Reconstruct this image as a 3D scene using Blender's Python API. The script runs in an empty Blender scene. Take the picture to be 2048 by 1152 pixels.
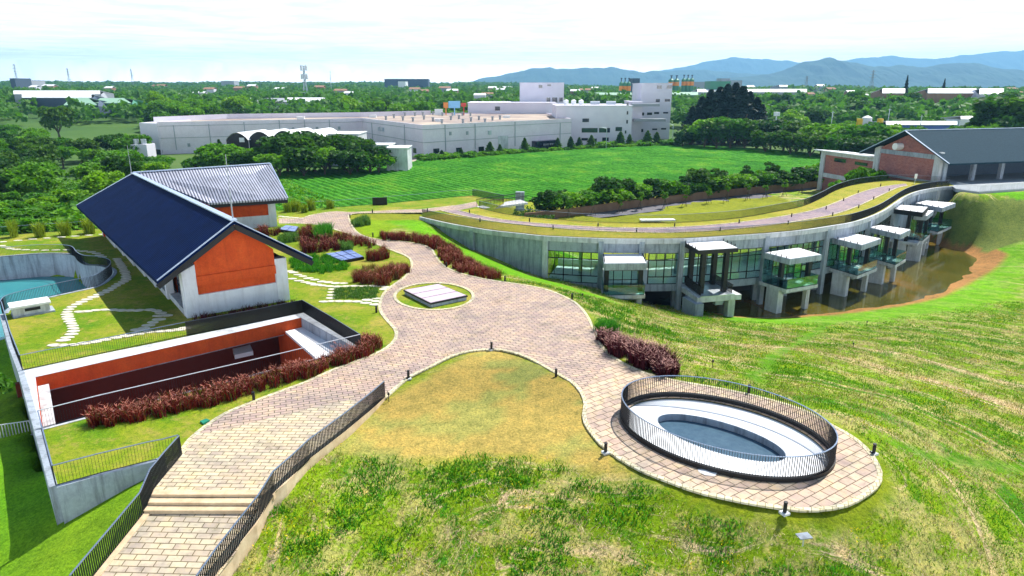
import bpy, bmesh, math, random
import numpy as np
from mathutils import Vector, Matrix
from mathutils.geometry import delaunay_2d_cdt
R = math.radians
random.seed(7); rng = np.random.default_rng(7)
scene = bpy.context.scene
COL = scene.collection

# ---------------------------------------------------------------- camera, sky, sun, exposure
F, CH = 1365.0, 18.0
PITCH = math.atan(402 / F)
cam = bpy.data.cameras.new('camera'); co = bpy.data.objects.new('camera', cam); COL.objects.link(co)
co.location = (0, 0, CH); co.rotation_euler = (math.pi/2 - PITCH, 0, 0)
cam.sensor_width = 36; cam.lens = 36 * F / 2048; cam.clip_start = 0.5; cam.clip_end = 40000
scene.camera = co
SUN_EL, SUN_AZ = 54, 42           # azimuth clockwise from the view direction (+Y)
world = bpy.data.worlds.new('World'); scene.world = world; world.use_nodes = True
wn, wl = world.node_tree.nodes, world.node_tree.links
for n in list(wn): wn.remove(n)
wo = wn.new('ShaderNodeOutputWorld'); bg = wn.new('ShaderNodeBackground')
sky = wn.new('ShaderNodeTexSky'); sky.sky_type = 'NISHITA'; sky.sun_disc = False
sky.sun_elevation = R(SUN_EL); sky.sun_rotation = R(SUN_AZ); sky.air_density = 1.0; sky.dust_density = 0.6; sky.ozone_density = 2.0
tc = wn.new('ShaderNodeTexCoord'); sx = wn.new('ShaderNodeSeparateXYZ'); wl.new(tc.outputs['Generated'], sx.inputs[0])
# thin broken cloud: project the direction on a high plane so streaks narrow towards the horizon
mz = wn.new('ShaderNodeMath'); mz.operation = 'MAXIMUM'; mz.inputs[1].default_value = 0.03; wl.new(sx.outputs[2], mz.inputs[0])
dv = wn.new('ShaderNodeVectorMath'); dv.operation = 'DIVIDE'
cb = wn.new('ShaderNodeCombineXYZ')
for i in range(3): wl.new(mz.outputs[0], cb.inputs[i])
wl.new(tc.outputs['Generated'], dv.inputs[0]); wl.new(cb.outputs[0], dv.inputs[1])
cn = wn.new('ShaderNodeTexNoise'); cn.inputs['Scale'].default_value = 0.8; cn.inputs['Detail'].default_value = 7; cn.inputs['Roughness'].default_value = 0.6
cn.inputs['Distortion'].default_value = 0.6
wl.new(dv.outputs[0], cn.inputs['Vector'])
cr = wn.new('ShaderNodeMapRange'); cr.inputs[1].default_value = 0.36; cr.inputs[2].default_value = 0.60; cr.inputs[3].default_value = 0.56; cr.inputs[4].default_value = 0.97
wl.new(cn.outputs['Fac'], cr.inputs[0])
cm = wn.new('ShaderNodeMix'); cm.data_type = 'RGBA'
cm.inputs[7].default_value = (11.6, 11.8, 11.7, 1)
ze = wn.new('ShaderNodeMapRange'); ze.inputs[1].default_value = 0.10; ze.inputs[2].default_value = 0.45; ze.inputs[3].default_value = 1.0; ze.inputs[4].default_value = 0.08
wl.new(sx.outputs[2], ze.inputs[0])
zm = wn.new('ShaderNodeMath'); zm.operation = 'MULTIPLY'; wl.new(cr.outputs[0], zm.inputs[0]); wl.new(ze.outputs[0], zm.inputs[1]); wl.new(zm.outputs[0], cm.inputs[0]); wl.new(sky.outputs[0], cm.inputs[6]); wl.new(cm.outputs[2], bg.inputs[0])
bg.inputs[1].default_value = 0.085
hb = wn.new('ShaderNodeMapRange'); hb.inputs[1].default_value = 0.0; hb.inputs[2].default_value = 0.24; hb.inputs[3].default_value = 0.27; hb.inputs[4].default_value = 0.062
hb = wn.new('ShaderNodeValToRGB'); he_ = hb.color_ramp.elements
he_[0].position = 0.0; he_[0].color = (.33, .33, .33, 1); he_[1].position = .40; he_[1].color = (.062,)*3+(1,)
for p_, v_ in ((.035, .19), (.08, .118), (.16, .095)): e_ = he_.new(p_); e_.color = (v_, v_, v_, 1)
wl.new(sx.outputs[2], hb.inputs[0]); wl.new(hb.outputs[0], bg.inputs[1])
wl.new(bg.outputs[0], wo.inputs[0])
sun = bpy.data.lights.new('sun', 'SUN'); sun.energy = 5.0; sun.angle = R(0.5); sun.color = (1.0, 0.96, 0.88)
so = bpy.data.objects.new('sun', sun); COL.objects.link(so)
sd = Vector((math.sin(R(SUN_AZ))*math.cos(R(SUN_EL)), math.cos(R(SUN_AZ))*math.cos(R(SUN_EL)), math.sin(R(SUN_EL))))
so.rotation_euler = sd.to_track_quat('Z', 'Y').to_euler(); so.location = (60, 60, 120)
scene.view_settings.view_transform = 'Standard'; scene.view_settings.look = 'None'
scene.view_settings.exposure = 0.72; scene.view_settings.gamma = 1.0
cy = scene.cycles
cy.use_denoising = True; cy.max_bounces = 7; cy.diffuse_bounces = 3; cy.glossy_bounces = 3; cy.transparent_max_bounces = 12
cy.volume_bounces = 0; cy.transmission_bounces = 4; cy.use_adaptive_sampling = True; cy.adaptive_threshold = 0.02

# ---------------------------------------------------------------- picture point -> place on a level
PC, PS = math.cos(PITCH), math.sin(PITCH)
def P(u, v, z=0.0):
    dx = (u-1024)/F; dy = -(v-576)/F
    d = (dx, PC+dy*PS, -PS+dy*PC); t = (z-CH)/d[2]
    return (d[0]*t, d[1]*t, z)
def ZV(v, y):
    dy = -(v-576)/F
    return CH + y*(-PS+dy*PC)/(PC+dy*PS)
def AT(u, y, z):                    # column u of the photo, y metres ahead, height z
    return ((u-1024)/F*(y*PC-(z-CH)*PS), y, z)
def PP(l, z=0.0): return [P(u, v, z) for u, v in l]

# ---------------------------------------------------------------- tagging
ONES = 'first second third fourth fifth sixth seventh eighth ninth tenth eleventh twelfth thirteenth fourteenth fifteenth sixteenth seventeenth eighteenth nineteenth twentieth'.split()
TENS = {2:'twenty',3:'thirty',4:'forty',5:'fifty',6:'sixty',7:'seventy',8:'eighty',9:'ninety'}
def nth(i):                         # i from 0
    if i < 20: return ONES[i]
    a, b = divmod(i+1, 10)
    return (TENS[a][:-1]+'ieth') if b == 0 else TENS[a]+'-'+ONES[b-1]
def tag(o, label=None, cat=None, group=None, kind=None):
    for k, v in (('label', label), ('category', cat), ('group', group), ('kind', kind)):
        if v: o[k] = v
    return o
def empty(name, loc=(0, 0, 0), rz=0, **kw):
    o = bpy.data.objects.new(name, None); COL.objects.link(o); o.location = loc; o.rotation_euler = (0, 0, rz); o.empty_display_size = 0.3
    return tag(o, **kw)
def dup(o, loc=None, rz=None, sc=None, parent=None, **kw):
    c = o.copy(); COL.objects.link(c)
    if parent is not None: c.parent = parent
    if loc is not None: c.location = loc
    if rz is not None: c.rotation_euler = (0, 0, rz)
    if sc is not None: c.scale = sc if hasattr(sc, '__len__') else (sc, sc, sc)
    for ch in KIDS.get(o.name, []):
        dup(ch, parent=c)
    return tag(c, **kw)
KIDS = {}

# ---------------------------------------------------------------- mesh builder
class MB:
    def __init__(s): s.v = []; s.f = []; s.m = []
    def add(s, vs, fs, m=0):
        o = len(s.v); s.v += [tuple(x) for x in vs]; s.f += [tuple(i+o for i in f) for f in fs]; s.m += [m]*len(fs); return s
    def box(s, c, d, rz=0, m=0, ax=None):
        hx, hy, hz = d[0]/2, d[1]/2, d[2]/2
        pts = [Vector((x, y, z)) for z in (-hz, hz) for x, y in ((-hx, -hy), (hx, -hy), (hx, hy), (-hx, hy))]
        M_ = Matrix.Rotation(rz, 3, 'Z') if ax is None else ax
        s.add([M_ @ p + Vector(c) for p in pts], [(0,3,2,1),(4,5,6,7),(0,1,5,4),(1,2,6,5),(2,3,7,6),(3,0,4,7)], m); return s
    def prism(s, poly, z0, z1, m=0, mt=None):
        n = len(poly); a = sum(poly[i][0]*poly[(i+1)%n][1]-poly[(i+1)%n][0]*poly[i][1] for i in range(n))
        if a < 0: poly = poly[::-1]
        zz0 = z0 if hasattr(z0, '__len__') else [z0]*n; zz1 = z1 if hasattr(z1, '__len__') else [z1]*n
        vs = [(p[0], p[1], zz0[i]) for i, p in enumerate(poly)]+[(p[0], p[1], zz1[i]) for i, p in enumerate(poly)]
        s.add(vs, [tuple(range(n-1, -1, -1))]+[(i, (i+1) % n, n+(i+1) % n, n+i) for i in range(n)], m)
        s.add(vs[n:], [tuple(range(n))], m if mt is None else mt); return s
    def tube(s, path, r, n=6, m=0, cap=True, r1=None):
        path = [Vector(p) for p in path]; k = len(path); rings = []
        for i, p in enumerate(path):
            t = (path[min(i+1, k-1)]-path[max(i-1, 0)])
            if t.length < 1e-9: t = Vector((0, 0, 1))
            t.normalize(); a = Vector((0, 0, 1)) if abs(t.z) < 0.9 else Vector((1, 0, 0))
            x = t.cross(a).normalized(); y = x.cross(t)
            rr = r if r1 is None else r+(r1-r)*i/(k-1)
            rings.append([p+(x*math.cos(q*2*math.pi/n)+y*math.sin(q*2*math.pi/n))*rr for q in range(n)])
        vs = [v for g in rings for v in g]
        fs = [(i*n+q, i*n+(q+1) % n, (i+1)*n+(q+1) % n, (i+1)*n+q) for i in range(k-1) for q in range(n)]
        if cap: fs += [tuple(range(n-1, -1, -1)), tuple((k-1)*n+q for q in range(n))]
        s.add(vs, fs, m); return s
    def wall(s, pts, z0, z1, t, m=0, closed=False, side=0.5):
        """vertical wall along a polyline, t thick; side = share of t to the left of the line"""
        L, Rr = offset(pts, t*side, closed), offset(pts, -t*(1-side), closed)
        n = len(pts); seg = n if closed else n-1
        a0 = z0 if hasattr(z0, '__len__') else [z0]*n; a1 = z1 if hasattr(z1, '__len__') else [z1]*n
        vs = []
        for i in range(n): vs += [(L[i][0], L[i][1], a0[i]), (L[i][0], L[i][1], a1[i]), (Rr[i][0], Rr[i][1], a1[i]), (Rr[i][0], Rr[i][1], a0[i])]
        fs = []
        for i in range(seg):
            j = (i+1) % n
            for q in range(4): fs.append((i*4+q, i*4+(q+1) % 4, j*4+(q+1) % 4, j*4+q))
        if not closed: fs += [(3, 2, 1, 0), ((n-1)*4, (n-1)*4+1, (n-1)*4+2, (n-1)*4+3)]
        s.add(vs, fs, m); return s
    def build(s, name, mats, parent=None, smooth=False, loc=None):
        me = bpy.data.meshes.new(name)
        if not isinstance(mats, (list, tuple)): mats = [mats]
        me.from_pydata([tuple(v) for v in s.v], [], s.f)
        for mm in mats: me.materials.append(mm)
        if any(s.m): me.polygons.foreach_set('material_index', s.m)
        if smooth: me.polygons.foreach_set('use_smooth', [True]*len(me.polygons))
        bm = bmesh.new(); bm.from_mesh(me); bmesh.ops.recalc_face_normals(bm, faces=bm.faces); bm.to_mesh(me); bm.free()
        me.update()
        return link(name, me, parent, loc)
def link(name, me, parent=None, loc=None):
    o = bpy.data.objects.new(name, me); COL.objects.link(o)
    if parent is not None:
        o.parent = parent; KIDS.setdefault(parent.name, []).append(o)
        # geometry is given in world coordinates: undo the parent's placement
        if loc is None:
            pm = Matrix.Translation(parent.location) @ Matrix.Rotation(parent.rotation_euler.z, 4, 'Z')
            if parent.type == 'EMPTY' and parent.get('local') is None and parent.parent is None:
                me.transform(pm.inverted())
            elif parent.parent is not None and parent.type == 'MESH':
                pp = parent.parent; pm = Matrix.Translation(pp.location) @ Matrix.Rotation(pp.rotation_euler.z, 4, 'Z')
                if pp.type == 'EMPTY' and pp.get('local') is None: me.transform(pm.inverted())
    if loc is not None: o.location = loc
    return o
def offset(pts, d, closed=False):
    out = []; n = len(pts)
    for i in range(n):
        a = pts[(i-1) % n] if (closed or i > 0) else pts[i]; b = pts[(i+1) % n] if (closed or i < n-1) else pts[i]; p = pts[i]
        def nd(q, r):
            x, y = r[0]-q[0], r[1]-q[1]; l = math.hypot(x, y)
            return None if l < 1e-9 else (-y/l, x/l)
        n1, n2 = nd(a, p), nd(p, b)
        n1 = n1 or n2; n2 = n2 or n1
        x, y = n1[0]+n2[0], n1[1]+n2[1]; l = math.hypot(x, y) or 1; x /= l; y /= l
        c = max(0.4, x*n1[0]+y*n1[1])
        out.append((p[0]+x*d/c, p[1]+y*d/c, p[2] if len(p) > 2 else 0))
    return out
def resample(pts, step, closed=False):
    pts = [Vector(p) for p in pts]
    if closed: pts = pts+[pts[0]]
    out = [pts[0].copy()]; need = step
    for a, b in zip(pts, pts[1:]):
        l = (b-a).length; pos = 0
        while l-pos >= need:
            pos += need; out.append(a.lerp(b, pos/l)); need = step
        need -= l-pos
    if closed and (out[-1]-pts[0]).length < step*0.3: out.pop()
    if not closed and (out[-1]-pts[-1]).length > step*0.25: out.append(pts[-1].copy())
    return out
def smooth_line(pts, k=4, closed=False):
    """Catmull-Rom through the points"""
    p = [Vector((q[0], q[1], q[2] if len(q) > 2 else 0)) for q in pts]; n = len(p); out = []
    for i in range(n if closed else n-1):
        g = (lambda j: p[j % n]) if closed else (lambda j: p[min(max(j, 0), n-1)])
        a, b, c, d = g(i-1), g(i), g(i+1), g(i+2)
        for q in range(k):
            t = q/k
            out.append(0.5*((2*b)+(c-a)*t+(2*a-5*b+4*c-d)*t*t+(3*b-a-3*c+d)*t**3))
    if not closed: out.append(p[-1])
    return [tuple(v) for v in out]
def sheet(name, loops, z, mat, parent=None, kind=None, thick=None):
    """flat polygon (first loop outer, the rest holes) at height z"""
    vs = []; es = []
    for lp in loops:
        o = len(vs); n = len(lp)
        vs += [Vector((q[0], q[1])) for q in lp]; es += [(o+i, o+(i+1) % n) for i in range(n)]
    r = delaunay_2d_cdt(vs, es, [], 0, 1e-5)
    V2, T2 = r[0], r[2]
    def inside(x, y, lp):
        c = False; n = len(lp)
        for i in range(n):
            x1, y1 = lp[i][0], lp[i][1]; x2, y2 = lp[(i+1) % n][0], lp[(i+1) % n][1]
            if (y1 > y) != (y2 > y) and x < (x2-x1)*(y-y1)/(y2-y1)+x1: c = not c
        return c
    fs = []
    for t in T2:
        cx = sum(V2[i].x for i in t)/len(t); cy_ = sum(V2[i].y for i in t)/len(t)
        if inside(cx, cy_, loops[0]) and not any(inside(cx, cy_, h) for h in loops[1:]):
            a, b, c = V2[t[0]], V2[t[1]], V2[t[2]]
            fs.append(tuple(t) if (b-a).cross(c-a) > 0 else tuple(reversed(t)))
    me = bpy.data.meshes.new(name); me.from_pydata([(v.x, v.y, z) for v in V2], [], fs); me.materials.append(mat); me.update()
    o = link(name, me, parent)
    if kind: o['kind'] = kind
    return o
def inside_np(X, Y, poly):
    c = np.zeros(X.shape, bool); n = len(poly)
    for i in range(n):
        x1, y1 = poly[i][0], poly[i][1]; x2, y2 = poly[(i+1) % n][0], poly[(i+1) % n][1]
        if y1 == y2: continue
        m = ((y1 > Y) != (y2 > Y)) & (X < (x2-x1)*(Y-y1)/(y2-y1)+x1); c ^= m
    return c
def dist_np(X, Y, line, closed=False):
    d = np.full(X.shape, 1e9); s = np.zeros(X.shape); acc = 0.0
    pts = list(line)+([line[0]] if closed else [])
    for a, b in zip(pts, pts[1:]):
        ex, ey = b[0]-a[0], b[1]-a[1]; l2 = ex*ex+ey*ey
        if l2 < 1e-12: continue
        t = np.clip(((X-a[0])*ex+(Y-a[1])*ey)/l2, 0, 1)
        q = np.hypot(X-a[0]-t*ex, Y-a[1]-t*ey); m = q < d
        d = np.where(m, q, d); s = np.where(m, acc+t*math.sqrt(l2), s); acc += math.sqrt(l2)
    return d, s
LAT = rng.random((256, 256))
def vnoise(x, y, oct=1):
    r = 0; a = 1; t = 0
    for o in range(oct):
        xi = np.floor(x).astype(int); yi = np.floor(y).astype(int); fx = x-xi; fy = y-yi
        fx = fx*fx*(3-2*fx); fy = fy*fy*(3-2*fy)
        g = lambda i, j: LAT[(i+o*37) % 256, (j+o*91) % 256]
        r = r+a*((g(xi, yi)*(1-fx)+g(xi+1, yi)*fx)*(1-fy)+(g(xi, yi+1)*(1-fx)+g(xi+1, yi+1)*fx)*fy)
        t += a; a *= 0.5; x = x*2.03; y = y*2.03
    return r/t

# ---------------------------------------------------------------- materials
def nodes(name):
    m = bpy.data.materials.new(name); m.use_nodes = True; nt = m.node_tree
    b = nt.nodes['Principled BSDF']; return m, nt, b
def posnode(nt, scale=(1, 1, 1), rot=0, coord='world'):
    if coord == 'world':
        g = nt.nodes.new('ShaderNodeNewGeometry'); src = g.outputs['Position']
    else:
        g = nt.nodes.new('ShaderNodeTexCoord'); src = g.outputs['Object']
    mp = nt.nodes.new('ShaderNodeMapping'); mp.inputs['Scale'].default_value = scale; mp.inputs['Rotation'].default_value = (0, 0, rot)
    nt.links.new(src, mp.inputs[0]); return mp.outputs[0]
def noise(nt, vec, scale, detail=4, rough=0.6, dist=0.0):
    n = nt.nodes.new('ShaderNodeTexNoise'); n.inputs['Scale'].default_value = scale; n.inputs['Detail'].default_value = detail
    n.inputs['Roughness'].default_value = rough; n.inputs['Distortion'].default_value = dist
    nt.links.new(vec, n.inputs['Vector']); return n.outputs['Fac']
def ramp(nt, fac, stops, interp='LINEAR'):
    r = nt.nodes.new('ShaderNodeValToRGB'); r.color_ramp.interpolation = interp
    el = r.color_ramp.elements
    while len(el) > 1: el.remove(el[-1])
    el[0].position = stops[0][0]; el[0].color = tuple(stops[0][1])+(1,)
    for p, c in stops[1:]:
        e = el.new(p); e.color = tuple(c)+(1,)
    nt.links.new(fac, r.inputs[0]); return r.outputs[0]
def mixc(nt, fac, a, b, mode='MIX'):
    m = nt.nodes.new('ShaderNodeMix'); m.data_type = 'RGBA'; m.blend_type = mode
    for sock, v in ((m.inputs[0], fac), (m.inputs[6], a), (m.inputs[7], b)):
        if isinstance(v, (int, float)): sock.default_value = v
        elif isinstance(v, tuple): sock.default_value = v+(1,) if len(v) == 3 else v
        else: nt.links.new(v, sock)
    return m.outputs[2]
def bump(nt, b, h, strength=0.4, dist=0.05):
    bn = nt.nodes.new('ShaderNodeBump'); bn.inputs['Strength'].default_value = strength; bn.inputs['Distance'].default_value = dist
    nt.links.new(h, bn.inputs['Height']); nt.links.new(bn.outputs[0], b.inputs['Normal'])
def mat_noise(name, stops, scale=1.0, rough=0.8, detail=6, stretch=(1, 1, 1), bmp=0.0, spec=0.3, metal=0.0, coord='world', fine=None):
    m, nt, b = nodes(name); v = posnode(nt, stretch, 0, coord)
    n1 = noise(nt, v, scale, detail, 0.65)
    c = ramp(nt, n1, stops)
    if fine:
        n2 = noise(nt, v, scale*fine[0], 3, 0.7)
        c = mixc(nt, 1.0, c, ramp(nt, n2, [(0.3, (1-fine[1],)*3), (0.7, (1+fine[1],)*3)]), 'MULTIPLY')
    if bmp:     # weather streaks on rendered walls
        ns = noise(nt, posnode(nt, (2.2, 2.2, .22)), 1.0, 5, .7)
        c = mixc(nt, 1.0, c, ramp(nt, ns, [(.34, (.86, .85, .85)), (.52, (1, 1, 1))]), 'MULTIPLY')
    nt.links.new(c, b.inputs['Base Color']); b.inputs['Roughness'].default_value = rough; b.inputs['Metallic'].default_value = metal
    b.inputs['Specular IOR Level'].default_value = spec
    if bmp: bump(nt, b, n1, bmp)
    return m
def mat_plain(name, c, rough=0.5, metal=0.0, spec=0.4, var=0.12, scale=3.0, coord='world'):
    k = lambda f: tuple(min(1, x*f) for x in c)
    return mat_noise(name, [(0.3, k(1-var)), (0.7, k(1+var))], scale, rough, 5, spec=spec, metal=metal, coord=coord)
def mat_concrete(name, c=(0.33, 0.38, 0.45), dark=0.58):
    m, nt, b = nodes(name)
    n1 = noise(nt, posnode(nt), 0.35, 6, 0.7)
    n2 = noise(nt, posnode(nt, (1.6, 1.6, 0.16)), 1.2, 5, 0.7)
    n3 = noise(nt, posnode(nt), 6.0, 4, 0.7)
    k = lambda f: tuple(x*f for x in c)
    col = ramp(nt, n1, [(0.3, k(0.72)), (0.5, k(1.0)), (0.7, k(1.18))])
    col = mixc(nt, 1.0, col, ramp(nt, n2, [(0.36, (dark,)*3), (0.52, (1,)*3)]), 'MULTIPLY')
    col = mixc(nt, 1.0, col, ramp(nt, n3, [(0.3, (0.9,)*3), (0.7, (1.08,)*3)]), 'MULTIPLY')
    nt.links.new(col, b.inputs['Base Color']); b.inputs['Roughness'].default_value = 0.85; bump(nt, b, n3, 0.15, 0.02)
    return m
def mat_brick(name, c1, c2, mortar, bw, bh, ms, rot=0.0, offs=0.5, vertical=False, rough=0.85, tint=None):
    m, nt, b = nodes(name)
    if vertical:   # vector = (x+y along wall, z)
        g = nt.nodes.new('ShaderNodeNewGeometry'); s = nt.nodes.new('ShaderNodeSeparateXYZ'); nt.links.new(g.outputs['Position'], s.inputs[0])
        a = nt.nodes.new('ShaderNodeMath'); a.operation = 'ADD'; nt.links.new(s.outputs[0], a.inputs[0]); nt.links.new(s.outputs[1], a.inputs[1])
        c = nt.nodes.new('ShaderNodeCombineXYZ'); nt.links.new(a.outputs[0], c.inputs[0]); nt.links.new(s.outputs[2], c.inputs[1]); vec = c.outputs[0]
    else: vec = posnode(nt, (1, 1, 1), rot)
    t = nt.nodes.new('ShaderNodeTexBrick'); t.inputs['Scale'].default_value = 1.0
    t.inputs['Brick Width'].default_value = bw; t.inputs['Row Height'].default_value = bh; t.inputs['Mortar Size'].default_value = ms
    t.inputs['Mortar Smooth'].default_value = 0.2; t.inputs['Bias'].default_value = 0.0; t.offset = offs
    t.inputs['Color1'].default_value = tuple(c1)+(1,); t.inputs['Color2'].default_value = tuple(c2)+(1,); t.inputs['Mortar'].default_value = tuple(mortar)+(1,)
    nt.links.new(vec, t.inputs['Vector'])
    n1 = noise(nt, posnode(nt), 0.22, 5, 0.65); n2 = noise(nt, posnode(nt), 2.2, 5, 0.7)
    col = mixc(nt, 1.0, t.outputs['Color'], ramp(nt, n1, tint or [(0.32, (0.70, 0.74, 0.80)), (0.5, (1, 1, 1)), (0.68, (1.1, 1.06, 0.95))]), 'MULTIPLY')
    col = mixc(nt, 1.0, col, ramp(nt, n2, [(0.28, (0.66, 0.68, 0.66)), (0.45, (1, 1, 1)), (0.75, (1.15, 1.12, 1.05))]), 'MULTIPLY')
    if not vertical:
        n3 = noise(nt, posnode(nt), 0.55, 8, 0.8, .6)
        col = mixc(nt, ramp(nt, n3, [(.54, (0, 0, 0)), (.66, (.65,)*3)]), col, mixc(nt, 1.0, col, (.52, .56, .42), 'MULTIPLY'))
        n4 = noise(nt, posnode(nt), 1.6, 3, .6)
        col = mixc(nt, 1.0, col, ramp(nt, n4, [(.3, (.82, .80, .84)), (.5, (1, 1, 1)), (.7, (1.12, 1.08, .92))]), 'MULTIPLY')
    nt.links.new(col, b.inputs['Base Color']); b.inputs['Roughness'].default_value = rough; b.inputs['Specular IOR Level'].default_value = 0.2
    bump(nt, b, t.outputs['Fac'], -0.4, 0.02)
    return m
def mat_glass(name, tintc=(0.75, 0.92, 0.90), refl=0.5):
    m = bpy.data.materials.new(name); m.use_nodes = True; nt = m.node_tree
    for n in list(nt.nodes): nt.nodes.remove(n)
    o = nt.nodes.new('ShaderNodeOutputMaterial'); tr = nt.nodes.new('ShaderNodeBsdfTransparent'); gl = nt.nodes.new('ShaderNodeBsdfGlossy')
    tr.inputs[0].default_value = tintc+(1,); gl.inputs[0].default_value = (0.9, 0.95, 1, 1); gl.inputs['Roughness'].default_value = 0.02
    fr = nt.nodes.new('ShaderNodeLayerWeight'); fr.inputs[0].default_value = 0.35
    mu = nt.nodes.new('ShaderNodeMath'); mu.operation = 'MULTIPLY_ADD'; mu.inputs[1].default_value = refl; mu.inputs[2].default_value = 0.05
    nt.links.new(fr.outputs['Fresnel'], mu.inputs[0])
    mx = nt.nodes.new('ShaderNodeMixShader'); nt.links.new(mu.outputs[0], mx.inputs[0]); nt.links.new(tr.outputs[0], mx.inputs[1]); nt.links.new(gl.outputs[0], mx.inputs[2])
    nt.links.new(mx.outputs[0], o.inputs[0]); return m
def mat_leaf(name, c_dark, c_light, var=0.48, trans=0.38):
    m, nt, b = nodes(name)
    oi = nt.nodes.new('ShaderNodeObjectInfo')
    n1 = noise(nt, posnode(nt), 0.55, 4, 0.7); n2 = noise(nt, posnode(nt), 3.5, 2, 0.6)
    c = ramp(nt, n1, [(0.3, c_dark), (0.68, c_light)])
    c = mixc(nt, 1.0, c, ramp(nt, oi.outputs['Random'], [(0.0, (1-var, 1-var*0.7, 1-var*0.3)), (0.5, (1, 1, 1)), (1.0, (1+var*1.4, 1+var*0.7, 1))]), 'MULTIPLY')
    c = mixc(nt, 1.0, c, ramp(nt, n2, [(0.3, (0.65,)*3), (0.7, (1.35,)*3)]), 'MULTIPLY')
    nt.links.new(c, b.inputs['Base Color']); b.inputs['Roughness'].default_value = 0.65; b.inputs['Specular IOR Level'].default_value = 0.25
    tl = nt.nodes.new('ShaderNodeBsdfTranslucent'); nt.links.new(mixc(nt, 1.0, c, (1.2, 1.3, 0.5), 'MULTIPLY'), tl.inputs[0])
    mx = nt.nodes.new('ShaderNodeMixShader'); mx.inputs[0].default_value = trans
    out = nt.nodes['Material Output']; nt.links.new(b.outputs[0], mx.inputs[1]); nt.links.new(tl.outputs[0], mx.inputs[2]); nt.links.new(mx.outputs[0], out.inputs[0])
    return m
def mat_attr(name, rough=0.85, attr='Col', trans=0.2):
    m, nt, b = nodes(name); a = nt.nodes.new('ShaderNodeAttribute'); a.attribute_name = attr
    nt.links.new(a.outputs['Color'], b.inputs['Base Color']); b.inputs['Roughness'].default_value = rough; b.inputs['Specular IOR Level'].default_value = 0.15
    tl = nt.nodes.new('ShaderNodeBsdfTranslucent'); nt.links.new(a.outputs['Color'], tl.inputs[0])
    mx = nt.nodes.new('ShaderNodeMixShader'); mx.inputs[0].default_value = trans
    out = nt.nodes['Material Output']; nt.links.new(b.outputs[0], mx.inputs[1]); nt.links.new(tl.outputs[0], mx.inputs[2]); nt.links.new(mx.outputs[0], out.inputs[0])
    return m
def mat_lawn(name, a, b_, c, scale=0.25):
    m, nt, bs = nodes(name)
    n1 = noise(nt, posnode(nt), scale, 6, 0.65, 0.3); n2 = noise(nt, posnode(nt), 3.0, 6, 0.75); n3 = noise(nt, posnode(nt), 14.0, 3, 0.8)
    col = ramp(nt, n1, [(0.32, a), (0.5, b_), (0.68, c)])
    n5 = noise(nt, posnode(nt), .7, 6, .75); col = mixc(nt, ramp(nt, n5, [(.52, (0, 0, 0)), (.62, (.7,)*3)]), col, (.30, .25, .06)); col = mixc(nt, ramp(nt, noise(nt, posnode(nt, (1, 1, 1)), .45, 7, .8), [(.55, (0, 0, 0)), (.63, (.7,)*3)]), col, (.06, .17, .008))
    col = mixc(nt, 1.0, col, ramp(nt, n2, [(0.3, (0.55, 0.66, 0.6)), (0.5, (1, 1, 1)), (0.72, (1.4, 1.22, 1.1))]), 'MULTIPLY')
    col = mixc(nt, 1.0, col, ramp(nt, n3, [(0.3, (0.55,)*3), (0.7, (1.45,)*3)]), 'MULTIPLY')
    nt.links.new(col, bs.inputs['Base Color']); bs.inputs['Roughness'].default_value = 0.9; bs.inputs['Specular IOR Level'].default_value = 0.1
    bump(nt, bs, n3, 0.6, 0.05); return m
def mat_stripes(name, c1, c2, period, angle, duty=0.5, rough=0.4, metal=0.0, bmpd=0.05, spec=0.5):
    """ribbed sheet metal: stripes along world direction `angle`"""
    m, nt, b = nodes(name); v = posnode(nt, (1, 1, 1), -angle)
    s = nt.nodes.new('ShaderNodeSeparateXYZ'); nt.links.new(v, s.inputs[0])
    q = nt.nodes.new('ShaderNodeMath'); q.operation = 'DIVIDE'; q.inputs[1].default_value = period; nt.links.new(s.outputs[0], q.inputs[0])
    fr = nt.nodes.new('ShaderNodeMath'); fr.operation = 'FRACT'; nt.links.new(q.outputs[0], fr.inputs[0])
    pp = nt.nodes.new('ShaderNodeMath'); pp.operation = 'PINGPONG'; pp.inputs[1].default_value = 0.5; nt.links.new(fr.outputs[0], pp.inputs[0])
    n1 = noise(nt, posnode(nt), 0.6, 5, 0.7)
    c = ramp(nt, pp.outputs[0], [(0.0, c2), (0.5*(1-duty), c2), (0.5*(1-duty)+0.06, c1)])
    c = mixc(nt, 1.0, c, ramp(nt, n1, [(0.3, (0.75,)*3), (0.7, (1.2,)*3)]), 'MULTIPLY')
    nt.links.new(c, b.inputs['Base Color']); b.inputs['Roughness'].default_value = rough; b.inputs['Metallic'].default_value = metal
    b.inputs['Specular IOR Level'].default_value = spec
    bump(nt, b, pp.outputs[0], 0.5, bmpd); return m
ROT_MAIN = 0.0
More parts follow.
